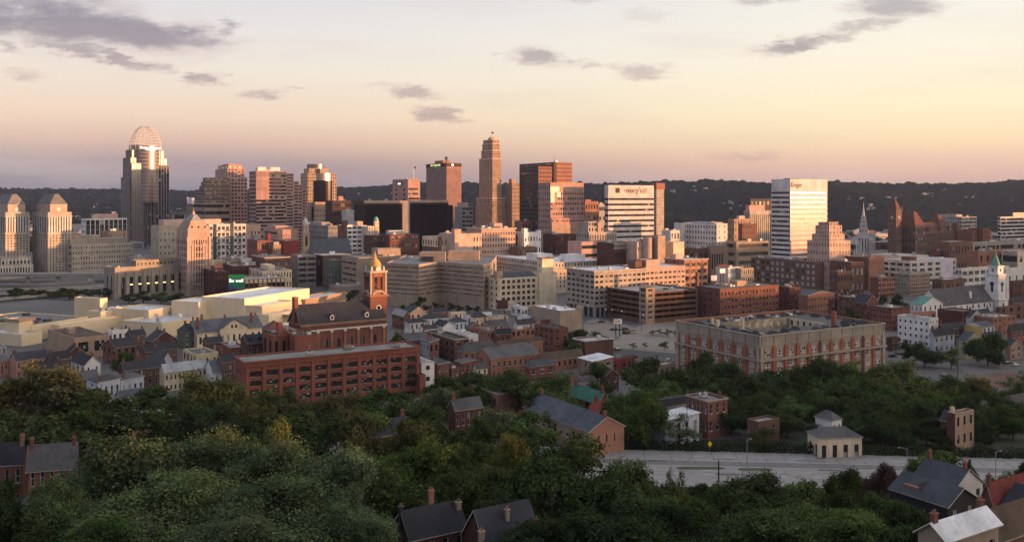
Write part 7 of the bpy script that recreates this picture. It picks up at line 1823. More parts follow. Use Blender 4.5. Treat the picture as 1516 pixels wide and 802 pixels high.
def crown_mesh(seed, nl, leaf, lobes=9, rx=5.0, z0=1.3, H=14.0, shape='round', sub=13):
    """unit tree 14 m tall, crown radius 5 m: lobes of leaf clumps, each leaf a small quad"""
    rg = random.Random(seed); V = []; Fc = []
    cz, rz = (z0 + H) / 2, (H - z0) / 2
    cl = []
    for i in range(lobes):
        ph = 2 * math.pi * (i * .618) + rg.uniform(-.3, .3)
        v = -.75 + 1.6 * ((i * .381 + rg.uniform(-.05, .05)) % 1.0) if i else .92
        rr = math.sqrt(max(.05, 1 - v * v))
        if shape == 'column': pr = .62 * rr
        elif shape == 'spread': pr = .78 * rr * (1.05 if v > 0 else .85)
        else: pr = (.68 if rx < 6 else .80 - .3 * ((i * .73) % 1)) * rr
        f = rg.uniform(.85, 1.08)
        c = Vector((rx * pr * math.cos(ph) * f, rx * pr * math.sin(ph) * f, cz + rz * .72 * v))
        lr = rg.uniform(.30, .46) * min(rx, 5.6)
        for k in range(sub):
            d = Vector((rg.gauss(0, 1), rg.gauss(0, 1), rg.gauss(0.25, 1))).normalized()
            q = c + d * lr * rg.uniform(.45, 1.0)
            q.z = c.z + (q.z - c.z) * (1.4 if rx > 8 else .95 if shape != 'column' else 1.3)
            cl.append((q, rg.uniform(.16, .30) * min(rx, 5.5), d))
    for k in range(lobes): cl.append((Vector((rg.uniform(-.4, .4) * rx, rg.uniform(-.4, .4) * rx, cz + rz * rg.uniform(-.5, .4))), 2.1, Vector((0, 0, 1))))
    per = max(8, nl // len(cl))
    for (c, r, dd) in cl:
        for _ in range(per):
            d = Vector((rg.gauss(0, 1), rg.gauss(0, 1), rg.gauss(.2, .8))).normalized()
            p = c + Vector((d.x, d.y, d.z * (1.5 if rx > 8 else .95))) * r * (rg.random() ** .4)
            n = (d * .8 + dd * .5 + Vector((0, 0, .22)) + Vector((rg.gauss(0, .6), rg.gauss(0, .6), rg.gauss(0, .6)))).normalized()
            a = n.orthogonal().normalized(); b = n.cross(a); t = rg.uniform(0, 6.28)
            a, b = a * math.cos(t) + b * math.sin(t), b * math.cos(t) - a * math.sin(t)
            s = leaf * rg.uniform(.6, 1.35); e = s * rg.uniform(.45, .75)
            i0 = len(V)
            V += [tuple(p - a * s), tuple(p - b * e * .9 + n * e * .15), tuple(p + a * s), tuple(p + b * e)]
            Fc.append((i0, i0 + 1, i0 + 2, i0 + 3))
    me = bpy.data.meshes.new('crown'); me.from_pydata(V, [], Fc); me.materials.append(MATS['leaves']); me.update()
    return me
def trunk_mesh(seed, z0=2.6, H=14.0):
    rg = random.Random(seed); mb = MB()
    mb.tube((0, 0, -1.5), (.1, .05, z0), .36, .26, 'bark', 8, False); mb.tube((.1, .05, z0), (0, 0, H * .72), .26, .08, 'bark', 7, False)
    for i in range(7):
        z = z0 * .8 + i * .9; ph = i * 2.4 + rg.uniform(-.3, .3); l = rg.uniform(2.4, 3.6)
        m = Vector((math.cos(ph) * l * .5, math.sin(ph) * l * .5, z + l * .45)); e = Vector((math.cos(ph + .2) * l, math.sin(ph + .2) * l, z + l * 1.0))
        mb.tube((0, 0, z), m, .15, .10, 'bark', 6, False); mb.tube(m, e, .10, .03, 'bark', 5, False)
    return mb.mesh('trunk')
PROTO = {'wide': [crown_mesh(61, 19000, .30, 34, rx=9.0, z0=.4, H=14.0, sub=10), crown_mesh(62, 19000, .30, 38, rx=9.0, z0=.4, H=14.0, sub=9)],
         'near': [crown_mesh(1, 20000, .23, 20, rx=6.5, sub=12), crown_mesh(2, 20000, .225, 22, rx=6.5, shape='spread', sub=12), crown_mesh(3, 20000, .22, 19, rx=6.5, sub=13)],
         'feather': [crown_mesh(11, 30000, .17, 26, rx=6.5, shape='spread', sub=13), crown_mesh(12, 30000, .175, 25, rx=6.5, sub=14), crown_mesh(13, 30000, .17, 22, rx=6.5, shape='spread', sub=15)],
         'mid': [crown_mesh(21, 10000, .30, 15), crown_mesh(22, 10000, .30, 16), crown_mesh(23, 10000, .30, 14)],
         'tall': [crown_mesh(31, 7000, .28, 9, shape='column')],
         'far': [crown_mesh(41, 2200, .55, 8, sub=8), crown_mesh(42, 2200, .55, 9, sub=8)],
         'thin': [crown_mesh(51, 2600, .26, 9, sub=7), crown_mesh(52, 2600, .26, 8, shape='spread', sub=7)]}
TRUNKS = [trunk_mesh(1), trunk_mesh(2)]
TONE = {'dark': ((0.05, 0.072, 0.026), 'dark green'), 'mid': ((.074,.110,.034), 'mid green'), 'olive': ((.104,.112,.036), 'olive green'), 'brown': ((.092,.088,.036), 'brownish olive'),
        'grey': ((.100,.130,.062), 'grey-green'), 'light': ((0.12, 0.145, 0.044), 'light green'), 'black': ((0.032, 0.048, 0.02), 'blackish green'), 'purple': ((0.08, 0.046, 0.042), 'purple-brown')}
trng = random.Random(77)
tn = [0]
def tree(px, yt, w, d, tone, label, kind=None, zb=None, hmin=3.0):
    x = (px - CENX) / FOC * d; g = ground_z(x, d) if zb is None else zb
    zt = CAMZ + (HORY - yt) / FOC * d
    h = max(hmin, zt - g); wd = min(w / FOC * d, 1.55 * h)
    if kind is None: kind = 'near' if d < 210 else ('mid' if d < 430 else 'far')
    tn[0] += 1; wide = kind == 'mid' and wd > 1.3 * h
    if wide: kind = 'wide'
    me = PROTO[kind][tn[0] % len(PROTO[kind])]
    root = bpy.data.objects.new('tree', None); COL.objects.link(root)
    root.location = (x, d, g); root.rotation_euler = (0, 0, trng.uniform(0, 6.28))
    tag(root, label, 'tree', 'trees of the old quarter and its slope')
    sx = wd / (18.4 if wide else 13.5 if kind in ('near', 'feather') else 10.4); sz = h / 14.2
    c = link('crown', me, root); c.scale = (sx, sx, sz)
    col = TONE[tone][0]; k = trng.uniform(.88, 1.14)
    c.color = (col[0] * k * trng.uniform(.93, 1.07), col[1] * k, col[2] * k * trng.uniform(.85, 1.1), 1)
    t = link('trunk', TRUNKS[tn[0] % 2], root); t.scale = (sx, sx, sz)
    return root
TREES = [
 # bottom left feathery mass
 (172, 636, 190, 152, 'grey', 'big feathery grey-green tree right of the mansard house, lower left', 'feather'), (292, 640, 175, 156, 'grey', 'feathery grey-green tree in front of the peach-coped flat roof', 'feather'),
 (398, 655, 165, 150, 'grey', 'feathery grey-green tree below the light yellow-green one', 'feather'), (500, 664, 150, 146, 'grey', 'feathery grey-green tree left of the blackish bottom-centre house', 'feather'),
 (100, 706, 120, 134, 'grey', 'grey-green tree half hiding the pinkish wall, lower left', 'feather'), (245, 704, 200, 128, 'grey', 'broad grey-green tree at the bottom edge, left third', 'feather'),
 (415, 712, 200, 126, 'grey', 'broad grey-green tree at the bottom edge with bare twigs below it', 'feather'), (535, 722, 105, 128, 'grey', 'rightmost feathery grey-green tree at the bottom edge', 'feather'),
 (335, 765, 190, 116, 'grey', 'lowest feathery tree, cut by the bottom edge', 'feather'), (150, 770, 170, 118, 'mid', 'green tree in the lower left corner beside the feathery mass', 'feather'),
 (25, 708, 105, 134, 'black', 'blackish tree in front of the orange-gabled house, left edge'), (62, 765, 90, 122, 'black', 'blackish low tree in the bottom left corner'), (78, 706, 80, 138, 'dark', 'dark tree in front of the grey-roofed brick house, left edge'),
 (428, 618, 92, 178, 'light', 'light yellow-green rounded tree above the feathery mass'), (342, 630, 85, 180, 'grey', 'small grey-green tree right of the peach-coped flat roof', 'feather'), (380, 640, 60, 176, 'dark', 'small dark tree between the peach-coped roof and the light tree'),
 (330, 668, 80, 160, 'dark', 'dark tree in the gap of the feathery mass'),
 # bottom centre
 (620, 650, 130, 166, 'mid', 'bright mid-green tree above the blackish bottom-centre house'), (690, 655, 105, 170, 'mid', 'mid-green tree right of the bright one, above the chimney'), (742, 640, 90, 172, 'olive', 'olive-topped tree above the large hip-roofed bottom house'),
 (585, 690, 110, 158, 'dark', 'dark tree behind the blackish bottom-centre house'), (665, 700, 110, 150, 'dark', 'dark tree behind the tall chimney at the bottom centre'), (745, 695, 110, 152, 'dark', 'dark tree behind the large hip-roofed bottom house'),
 (862, 652, 190, 152, 'dark', 'huge dark leafy tree below the pink-gabled row house'), (790, 678, 120, 150, 'dark', 'dark tree left of the huge dark one'), (955, 686, 130, 144, 'dark', 'dark tree at the left end of the road, near side'),
 (1008, 716, 110, 150, 'dark', 'dark bushy tree hiding the near kerb of the road'), (880, 742, 190, 126, 'black', 'blackish broad tree at the bottom edge, centre right'), (1005, 752, 150, 130, 'black', 'blackish tree at the bottom edge below the road median'), (800, 770, 110, 126, 'black', 'blackish tree right of the large hip-roofed bottom house'),
 (992, 690, 26, 170, 'brown', 'small brownish tree on the near verge, left of the median', 'thin'), (1012, 692, 22, 171, 'olive', 'small olive tree on the near verge beside the brownish one', 'thin'),
 (1082, 703, 110, 156, 'dark', 'dark tree on the near verge below the black pole'), (1150, 703, 135, 151, 'dark', 'dark tree on the near verge, middle of the road'), (1208, 716, 115, 149, 'mid', 'green tree on the near verge below the grass tongue'),
 (1120, 748, 165, 130, 'dark', 'dark tree at the bottom edge, right of centre'), (1232, 748, 150, 133, 'mid', 'leafy green tree at the bottom edge left of the black house'), (1310, 738, 120, 137, 'dark', 'dark tree in front of the black house'), (1338, 772, 100, 126, 'dark', 'dark tree touching the bottom right white roof'),
 (1262, 694, 70, 172, 'dark', 'dark tree beside the grass tongue of the road'), (1300, 684, 62, 176, 'purple', 'purple-leaved small tree by the leaning lamp post'), (1388, 668, 76, 205, 'mid', 'bushy green tree above the white gabled house, on the road edge', 'mid'),
 (1290, 720, 80, 158, 'dark', 'dark tree left of the leaning lamp post'), (1440, 768, 62, 146, 'olive', 'olive shrub-like tree right of the black house', 'mid'), (1500, 786, 60, 135, 'dark', 'low dark tree at the bottom right corner'),
 (1438, 680, 20, 205, 'dark', 'slim dark conifer by the far right road edge', 'tall'), (1461, 702, 34, 196, 'dark', 'small dark tree behind the red-tiled house', 'mid'), (1487, 692, 30, 198, 'mid', 'small green tree on the near kerb at right', 'thin'), (1512, 680, 34, 200, 'dark', 'dark tree at the right edge on the near kerb', 'mid'),
 # middle belt left
 (52, 538, 130, 262, 'brown', 'big brownish-olive round tree at the left edge'), (108, 545, 90, 258, 'brown', 'brownish-olive tree right of the biggest one at left'), (5, 556, 70, 256, 'olive', 'olive tree cut by the left edge'), (150, 578, 70, 252, 'dark', 'dark tree in front of the grey-white row houses, left one'),
 (196, 588, 80, 250, 'dark', 'dark tree in front of the grey-white row houses, right one'), (240, 568, 70, 272, 'dark', 'dark tree below the pale blue-grey sloping roof'), (298, 551, 130, 270, 'olive', 'broad olive tree left of the big brick mill'), (348, 570, 60, 268, 'olive', 'olive tree at the left corner of the brick mill'),
 (392, 580, 75, 266, 'olive', 'olive tree below the first arched windows of the mill'), (438, 578, 75, 268, 'brown', 'brownish tree below the left arched windows of the mill'), (482, 582, 75, 266, 'brown', 'brownish tree below the middle windows of the mill'), (524, 584, 70, 264, 'brown', 'brown-topped tree below the right windows of the mill'),
 (566, 578, 70, 268, 'mid', 'green tree below the fire escape of the mill'), (606, 580, 60, 262, 'dark', 'dark tree at the right corner of the mill'), (645, 570, 62, 280, 'grey', 'grey-green tree right of the narrow brick house'),
 (90, 612, 110, 222, 'dark', 'dark tree under the brownish-olive ones at left'), (20, 606, 80, 226, 'dark', 'dark tree behind the orange-gabled house'), (165, 604, 90, 250, 'black', 'blackish tree left of the peach-coped flat roof'), (272, 598, 100, 252, 'dark', 'dark tree above the peach-coped flat roof'),
 (335, 602, 90, 246, 'black', 'blackish tree right above the peach-coped flat roof'), (400, 606, 90, 224, 'dark', 'dark tree behind the light yellow-green one'), (480, 612, 90, 216, 'dark', 'dark tree left of the chimneyed dark roof'), (545, 612, 90, 218, 'brown', 'brownish tree behind the chimneyed dark roof'),
 (600, 612, 90, 214, 'brown', 'brown-tinted tree right of the chimneyed dark roof'), (650, 612, 80, 220, 'dark', 'dark tree left of the dark red house in the trees'), (690, 632, 70, 212, 'dark', 'dark tree in front of the dark red house in the trees'), (640, 640, 70, 196, 'olive', 'olive tree in front of the dark belt, left of centre'),
 # middle belt centre
 (656, 552, 60, 318, 'dark', 'dark tree right of the narrow brick house with a black roof'), (692, 548, 62, 322, 'dark', 'dark tree below the broad hipped grey roof'), (745, 546, 80, 312, 'mid', 'green tree below the wide grey-green hipped roof'), (728, 602, 80, 246, 'grey', 'grey-green tree in front of the big plain brick block'),
 (788, 610, 66, 244, 'mid', 'green tree at the left end of the pink-gabled row house'), (822, 556, 85, 288, 'mid', 'mid-green tree right of the big plain brick block'), (772, 556, 60, 306, 'dark', 'dark tree left of the navy hipped roof'), (806, 580, 56, 276, 'dark', 'dark tree against the end of the big plain brick block'),
 (832, 596, 50, 264, 'mid', 'small green tree before the teal-roofed house'), (700, 652, 80, 202, 'dark', 'dark tree in front of the dark belt, right of the olive one'), (760, 632, 70, 216, 'dark', 'dark tree before the pink-gabled row house, left'),
 (853, 486, 44, 455, 'dark', 'dark tree right of the tall fire-escape block', 'mid'), (876, 490, 40, 450, 'dark', 'dark tree above the square blank brick block', 'mid'), (848, 505, 34, 430, 'dark', 'dark tree between the fire-escape block and the square blank one', 'mid'),
 (879, 532, 44, 352, 'mid', 'rounded green tree before the tan brick house', 'mid'), (958, 530, 66, 332, 'dark', 'dark tree left of the lofts, in front of the red-walled shop'), (992, 546, 74, 316, 'dark', 'dark tree at the lower left of the lofts building'), (935, 574, 84, 272, 'mid', 'large green tree above the pink-gabled row house end'),
 (952, 592, 76, 256, 'mid', 'large green tree right of the pink gable'), (902, 566, 44, 296, 'black', 'blackish tree right of the teal-roofed house'), (1038, 518, 48, 350, 'dark', 'dark tree against the left wall of the lofts'), (1062, 536, 92, 324, 'dark', 'large dark tree before the corner of the lofts'), (1096, 556, 80, 304, 'black', 'blackish tree right of the large dark one before the lofts'),
 (1030, 572, 60, 290, 'dark', 'dark tree above the three-storey red brick house'), (1082, 600, 70, 268, 'black', 'blackish tree right of the three-storey red brick house'), (1006, 612, 56, 254, 'grey', 'grey-green street tree in front of the pale blue-white house', 'thin'),
 (1146, 545, 54, 334, 'dark', 'dark tree under the near corner of the lofts'), (1200, 528, 95, 322, 'dark', 'dark tree against the right wall of the lofts'), (1178, 588, 110, 284, 'mid', 'broad green tree right of the small brick house by the hedge'), (1132, 630, 50, 253, 'dark', 'small dark tree hiding the white doorway by the hedge', 'thin'),
 (1166, 612, 70, 266, 'dark', 'dark tree behind the white doorway house'), (1252, 540, 90, 316, 'mid', 'green tree under the right half of the lofts wall'), (1296, 545, 80, 306, 'mid', 'green tree under the right end of the lofts wall'), (1338, 538, 100, 304, 'olive', 'olive tree right of the lofts building'),
 (1290, 582, 130, 276, 'dark', 'broad dark tree above the shuttered white house'), (1352, 588, 140, 270, 'dark', 'broad dark tree left of the ochre house'), (1232, 596, 80, 274, 'black', 'blackish tree left of the slim white house'), (1304, 622, 110, 256, 'black', 'blackish low tree right of the shuttered white house'),
 (1392, 556, 80, 304, 'dark', 'dark tree above the ochre house, left'), (1432, 556, 76, 306, 'olive', 'olive tree above the ochre house, right'), (1372, 622, 80, 256, 'black', 'blackish tree left of the narrow ochre house'), (1476, 598, 90, 266, 'dark', 'dark tree right of the narrow ochre house'),
 (1452, 626, 60, 256, 'black', 'blackish shrub-like tree at the foot of the ochre house'), (1500, 612, 60, 262, 'dark', 'dark tree at the right edge beside the cream house'), (1508, 560, 50, 300, 'grey', 'grey-green tree at the right edge above the cream house'), (1210, 626, 40, 254, 'dark', 'dark tree at the left end of the shuttered white house', 'thin'),
 (1120, 580, 70, 290, 'dark', 'dark tree in front of the tan gabled house'), (1330, 570, 80, 290, 'mid', 'green tree below the olive one right of the lofts'),
 # right streets
 (1462, 494, 92, 420, 'dark', 'big dark round-crowned tree right of the grey-green gable'), (1369, 508, 54, 415, 'dark', 'round dark tree in front of the pale blue house'), (1408, 514, 28, 412, 'light', 'slim light green tree right of the pale blue house', 'tall'), (1346, 503, 26, 425, 'dark', 'small dark tree at the foot of the white apartment house', 'mid'),
 (1506, 548, 40, 330, 'grey', 'small grey-green tree by the plaza at the right edge', 'thin'), (1310, 436, 26, 560, 'dark', 'dark street tree left of the white church, first one'), (1332, 432, 28, 565, 'dark', 'dark street tree left of the white church, second one'), (1398, 430, 30, 640, 'olive', 'olive tree behind the slate church roof'),
 (1406, 368, 30, 930, 'dark', 'dark tree among the roofs below the grey office block'), (1376, 372, 22, 930, 'mid', 'small green tree among the roofs below city hall'), (1040, 392, 26, 700, 'dark', 'dark tree right of the pinkish-red loft'), (1258, 360, 20, 1050, 'dark', 'dark tree left of the white cathedral spire'),
 (1060, 470, 40, 545, 'mid', 'low green tree at the foot of the long brown brick mill'), (1262, 455, 24, 540, 'dark', 'dark tree behind the right end of the lofts roof'),
 # left and centre far
 (190, 434, 26, 664, 'dark', 'leftmost dark tree in front of the lit-window stone wing'), (212, 430, 32, 662, 'dark', 'second dark tree before the lit-window stone wing'), (238, 431, 30, 660, 'mid', 'third tree, greener, before the lit-window stone wing'), (262, 433, 30, 660, 'dark', 'fourth dark tree before the lit-window stone wing'), (286, 437, 28, 662, 'dark', 'rightmost dark tree before the lit-window stone wing'),
 (516, 431, 22, 660, 'dark', 'round dark tree left of the domed bell tower'), (182, 517, 36, 392, 'mid', 'rounded green tree above the grey-white row houses', 'mid'), (584, 490, 20, 430, 'mid', 'small green tree at the end of the domed church', 'mid'), (622, 437, 18, 640, 'dark', 'dark narrow tree between the two tan jail blocks'),
 (918, 672, 90, 158, 'dark', 'dark tree overlapping the left end of the visible road'),
 (1215, 575, 60, 296, 'mid', 'green tree above the small white flat roof among the trees'), (1318, 604, 70, 264, 'dark', 'dark tree behind the shuttered white house, right part'), (1262, 612, 60, 262, 'dark', 'dark tree rising right behind the shuttered white house'), (1410, 576, 60, 294, 'olive', 'olive tree left above the ochre chimneys'),
 (1350, 556, 60, 300, 'mid', 'green tree below the olive crown right of the lofts'), (1490, 580, 60, 285, 'dark', 'dark tree above the cream house at the right edge'), (1000, 566, 60, 300, 'mid', 'green tree below the left corner of the lofts'), (1140, 598, 56, 276, 'dark', 'dark tree above the small brick house by the hedge'),
 (1335, 630, 70, 254, 'dark', 'dark tree on the hedge right of the shuttered white house'), (1395, 636, 50, 252, 'black', 'blackish tree on the hedge left of the ochre house'),
 (1236, 560, 60, 300, 'dark', 'dark tree squeezed between the green ones under the lofts wall'), (1415, 590, 60, 284, 'dark', 'dark tree just above the roof of the ochre house'), (1378, 578, 70, 290, 'mid', 'green tree in the middle of the right-hand grove'), (1160, 560, 60, 312, 'dark', 'dark tree right of the tan gabled house'),
 (1260, 590, 80, 285, 'dark', 'dark tree behind the slim white house'), (1448, 585, 60, 286, 'dark', 'dark tree right behind the ochre house'), (1060, 572, 60, 296, 'dark', 'dark tree behind the three-storey red brick house'), (985, 585, 60, 285, 'dark', 'dark tree above the pale blue-white house'),
 (915, 600, 50, 275, 'mid', 'green tree between the teal roof and the pink gable'), (680, 575, 60, 300, 'dark', 'dark tree left of the big plain brick block'), (620, 596, 60, 252, 'dark', 'dark tree below the right corner of the mill'), (715, 612, 60, 236, 'dark', 'dark tree right of the dark red house in the trees'),
 (460, 606, 70, 238, 'dark', 'dark tree in the belt below the mill, left part'), (540, 604, 70, 240, 'mid', 'green tree in the belt below the mill, right part'), (120, 600, 80, 240, 'dark', 'dark tree under the brownish-olive pair at left'), (218, 606, 80, 250, 'mid', 'green tree left above the peach-coped flat roof'),
]
for T in TREES:
    T = list(T)
    T[2] *= 1.22 if 240 < T[3] < 335 else (1.1 if T[3] <= 240 else 1.0)
    tree(*T[:6], *(T[6:7]))
for i, (px, yt, w) in enumerate(((598, 450, 11), (613, 448, 14), (630, 450, 12), (643, 446, 14), (655, 449, 15), (668, 447, 15), (680, 450, 13), (694, 451, 12), (706, 452, 12))):
    r = tree(px, yt, w, 612, 'dark', 'small dark street tree along the foot of the banded tan jail'); r['group'] = 'street trees along the jail'
for i, (px, yt, w, d) in enumerate(((966, 488, 12, 512), (977, 487, 13, 512), (989, 486, 15, 506), (1001, 489, 12, 500), (984, 504, 15, 462), (1004, 508, 16, 460), (955, 506, 9, 468), (938, 507, 18, 466))):
    r = tree(px, yt, w, d, 'dark', 'small thin street tree at the edge of the car park before the brick garage', 'thin'); r['group'] = 'thin street trees round the car park'
for i in range(13):
    r = tree(22 + i * 11.5, 425 + (i * 7) % 6, 20 + (i * 5) % 12, 690 + (i * 13) % 30, ('dark', 'olive', 'brown')[i % 3], 'low scrubby bush between the highway ramps and the casino roof', 'far', hmin=6); r['group'] = 'bushes along the highway ramps'; r['category'] = 'bush'; r.name = 'bush'
for i, (px, yt, w, d, to) in enumerate(((905, 700, 60, 196, 'dark'), (950, 704, 60, 198, 'dark'), (1035, 716, 50, 200, 'dark'), (1068, 716, 46, 201, 'mid'), (1100, 718, 50, 199, 'dark'), (1135, 717, 52, 200, 'dark'), (1168, 716, 48, 201, 'dark'), (1198, 718, 50, 199, 'mid'), (1232, 722, 50, 197, 'dark'), (1270, 712, 60, 196, 'dark'), (1310, 712, 56, 194, 'dark'), (1060, 726, 90, 182, 'black'), (1160, 728, 90, 180, 'black'), (980, 722, 90, 180, 'black'), (1250, 732, 80, 178, 'black'), (1490, 712, 50, 205, 'dark'), (1455, 714, 40, 206, 'mid'))):
    r = tree(px, yt, w, d, to, 'bushy shrub on the slope just below the near edge of the road', 'mid', hmin=3.2); r['group'] = 'shrubs below the road'; r['category'] = 'shrub'; r.name = 'shrub'
# ---- low roofs and trees on the flat beyond downtown, up to the foot of the hills
frg = random.Random(31); FM = []
for (wm, rm) in (('brick_dark', 'gravel'), ('concrete_dark', 'pale'), ('brick_brown', 'tar'), ('limestone_dark', 'gravel'), ('paint_grey', 'metal')):
    mb = MB(); mb.box(-.5, -.5, -.05, .5, .5, .9, wm); mb.face([(-.47, -.47, .905), (.47, -.47, .905), (.47, .47, .905), (-.47, .47, .905)], 'roof_' + rm); mb.box(-.1, -.1, .905, .2, .2, 1.1, 'concrete')
    for j in (.2, .55): mb.box(-.44, -.51, j, .44, -.5005, j + .14, 'glass')
    FM.append(mb.mesh('low_building'))
for i in range(120):
    px = frg.choice((frg.uniform(985, 1520), frg.uniform(985, 1520), frg.uniform(0, 330), frg.uniform(480, 660))); d = frg.uniform(1280, 2000)
    o = link('low_building', FM[i % 5], None, ((px - CENX) / FOC * d, d, 0), R(31)); o.scale = (frg.uniform(18, 60), frg.uniform(16, 36), frg.uniform(7, 17))
    tag(o, 'low flat-roofed building on the hazy flat at the foot of the wooded hills', 'low building', 'low buildings at the foot of the hills')
for i in range(70):
    px = frg.choice((frg.uniform(985, 1520), frg.uniform(985, 1520), frg.uniform(0, 330))); d = frg.uniform(1250, 2050)
    r = tree(px, HORY + FOC * (CAMZ - frg.uniform(10, 17)) / d, frg.uniform(13, 24) * FOC / d, d, 'dark', 'dark tree among low roofs on the hazy flat at the foot of the hills', 'far'); r['group'] = 'trees at the foot of the hills'
# ---- hedge along the far side of the road
def hedge():
    rg = random.Random(6); V = []; Fc = []
    L = 132.0
    for _ in range(17000):
        x = rg.uniform(0, L); w = 1.5 + .5 * mnoise.noise((x * .3, 1, 2)); h = 2.3 + .9 * mnoise.noise((x * .22, 5, 2)) + .4 * mnoise.noise((x * 1.1, 7, 2))
        t = rg.random()
        p = Vector((x, rg.uniform(-w, w) if t < .4 else (-w + rg.gauss(0, .15)), h + rg.gauss(0, .15) if t < .4 else rg.uniform(0, h)))
        n = Vector((rg.gauss(0, .5), (-.2 if t < .4 else -1) + rg.gauss(0, .4), (1 if t < .4 else .2) + rg.gauss(0, .4))).normalized()
        a = n.orthogonal().normalized(); b = n.cross(a); s = rg.uniform(.12, .27); i0 = len(V)
        V += [tuple(p - a * s), tuple(p - b * s * .7), tuple(p + a * s), tuple(p + b * s * .7)]; Fc.append((i0, i0 + 1, i0 + 2, i0 + 3))
    me = bpy.data.meshes.new('hedge'); me.from_pydata(V, [], Fc); me.materials.append(MATS['leaves']); me.update()
    a = Vector((29, 251.6)); b = Vector((160, 241.0)); ang = math.atan2(b.y - a.y, b.x - a.x)
    o = link('hedge', me, None, (a.x, a.y + 1.2, 8.0), ang); o.color = (.020, .030, .012, 1)
    tag(o, 'long dark clipped hedge along the far side of the road', 'hedge')
hedge()
# ================================================================ STREETS
def sheet(name, pts, z, m, lift=.004):
    mb = MB(); mb.face([(p[0], p[1], z + lift) for p in pts], m); return mb.obj(name, kind='structure')
def gp(px, py, z=0): v = gpix(px, py, z); return (v.x, v.y)
A = lambda x: 250.2 - .083 * (x - 27)
def boulevard():
    mb = MB(); z = 8.03
    xs = [-60, -20, 20, 60, 100, 140, 180, 240, 320]
    for a, b in zip(xs, xs[1:]): mb.face([(a, 220 - .02 * a, z), (b, 220 - .02 * b, z), (b, A(b), z), (a, A(a), z)], 'road_pale')
    mb.obj('road', kind='structure')
    mb = MB()
    for a, b in zip(xs, xs[1:]): mb.face([(a, A(a) - 12, z + .004), (b, A(b) - 12, z + .004), (b, A(b) - 7, z + .004), (a, A(a) - 7, z + .004)], 'road_grey')
    mb.obj('road_worn_lanes', kind='structure')
    mb = MB()
    for off, dash in ((3.2, 1), (7.1, 0), (12.1, 0), (15.6, 1), (19.2, 1)):
        x = -40
        while x < 230:
            l = 3.0 if dash else 12
            mb.face([(x, A(x) - off - .09, z + .008), (x + l, A(x + l) - off - .09, z + .008), (x + l, A(x + l) - off + .09, z + .008), (x, A(x) - off + .09, z + .008)], 'white_line'); x += 9 if dash else 12
    mb.obj('road_markings', kind='structure')
    mb = MB(); rg = random.Random(21)
    for i in range(26):
        x = rg.uniform(30, 170); o_ = rg.uniform(1, 26); l = rg.uniform(1.5, 14); w_ = rg.choice((.12, .15, .6, 1.4))
        mb.face([(x, A(x) - o_ - w_, z + .006), (x + l, A(x + l) - o_ - w_, z + .006), (x + l, A(x + l) - o_, z + .006), (x, A(x) - o_, z + .006)], 'asphalt' if w_ > .3 else 'asphalt_dark')
    for i in range(22):
        x = 30 + i * 6.5 + rg.uniform(-1, 1); mb.face([(x, A(x) - 11, z + .0065), (x + .13, A(x) - 11, z + .0065), (x + .9, A(x) - .2, z + .0065), (x + .77, A(x) - .2, z + .0065)], 'asphalt_dark')
    mb.obj('road_patches', kind='structure')
    mb = MB()
    for a, b in zip(xs, xs[1:]):
        p, q, r_, s = (a, A(a) + .01, 0), (b, A(b) + .01, 0), (b, A(b) + 2.2, 0), (a, A(a) + 2.2, 0)
        zt = z + .13
        mb.face([(p[0], p[1], zt), (q[0], q[1], zt), (r_[0], r_[1], zt), (s[0], s[1], zt)], 'road_pale'); mb.face([(p[0], p[1], z - .3), (q[0], q[1], z - .3), (q[0], q[1], zt), (p[0], p[1], zt)], 'concrete')
    mb.obj('pavement', kind='structure')
    # grassy median islands with kerbs
    for (x0, x1) in ((44, 56.5), (60, 69)):
        mb = MB(); y0 = A((x0 + x1) / 2) - 14.3; pts = []
        for i in range(14):
            t = 2 * math.pi * i / 14; pts.append(((x0 + x1) / 2 + (x1 - x0) / 2 * max(-1, min(1, 1.25 * math.cos(t))), y0 + 1.1 * max(-1, min(1, 1.3 * math.sin(t)))))
        mb.prism(pts, z - .05, z + .14, 'concrete', 'verge_grass'); mb.obj('median', kind='structure')
    mb = MB(); pts = [gp(1228, 716, 8), gp(1236, 709, 8), gp(1262, 707, 8), gp(1300, 710, 8), gp(1300, 740, 8), gp(1220, 740, 8)]
    mb.prism(pts[::-1], 7.9, 8.14, 'concrete', 'verge_grass'); mb.obj('verge', kind='structure')
def m_grass():
    m, t, p, o = principled('verge_grass'); tc = t.node('ShaderNodeTexCoord'); n = t.noise(tc.outputs['Object'], 1.6, 5, .7)
    t.put(p.inputs['Base Color'], t.mix(t.rng(n, .3, .7, 0, 1), (.035, .055, .015), (.075, .085, .03))); p.inputs['Roughness'].default_value = .95; return m
MATS['verge_grass'] = m_grass()
boulevard()
sheet('parking_lot', [gp(862, 476), gp(905, 464), gp(1010, 474), gp(1030, 490), gp(1002, 523), gp(905, 514), gp(868, 500)], .02, 'road_tan')
sheet('street', [gp(820, 520), gp(840, 511), gp(1012, 524), gp(1012, 545), gp(900, 540), gp(820, 530)], .012, 'asphalt_dark')
sheet('street_crossing', [gp(835, 500), gp(835, 468), gp(905, 457), gp(960, 478), gp(940, 484), gp(880, 470), gp(862, 480), gp(868, 505)], .028, 'asphalt')
sheet('parking_lot', [gp(1308, 548), gp(1308, 520), gp(1340, 513), gp(1385, 520), gp(1420, 530), gp(1430, 560), gp(1380, 568)], .02, 'asphalt')
sheet('street', [gp(1300, 568), gp(1516, 548), gp(1560, 560), gp(1560, 582), gp(1500, 575), gp(1400, 590), gp(1300, 590)], .03, 'asphalt')
sheet('paved_square', [gp(1425, 560), gp(1500, 550), gp(1516, 562), gp(1500, 575), gp(1440, 575)], .036, 'brick_brown')
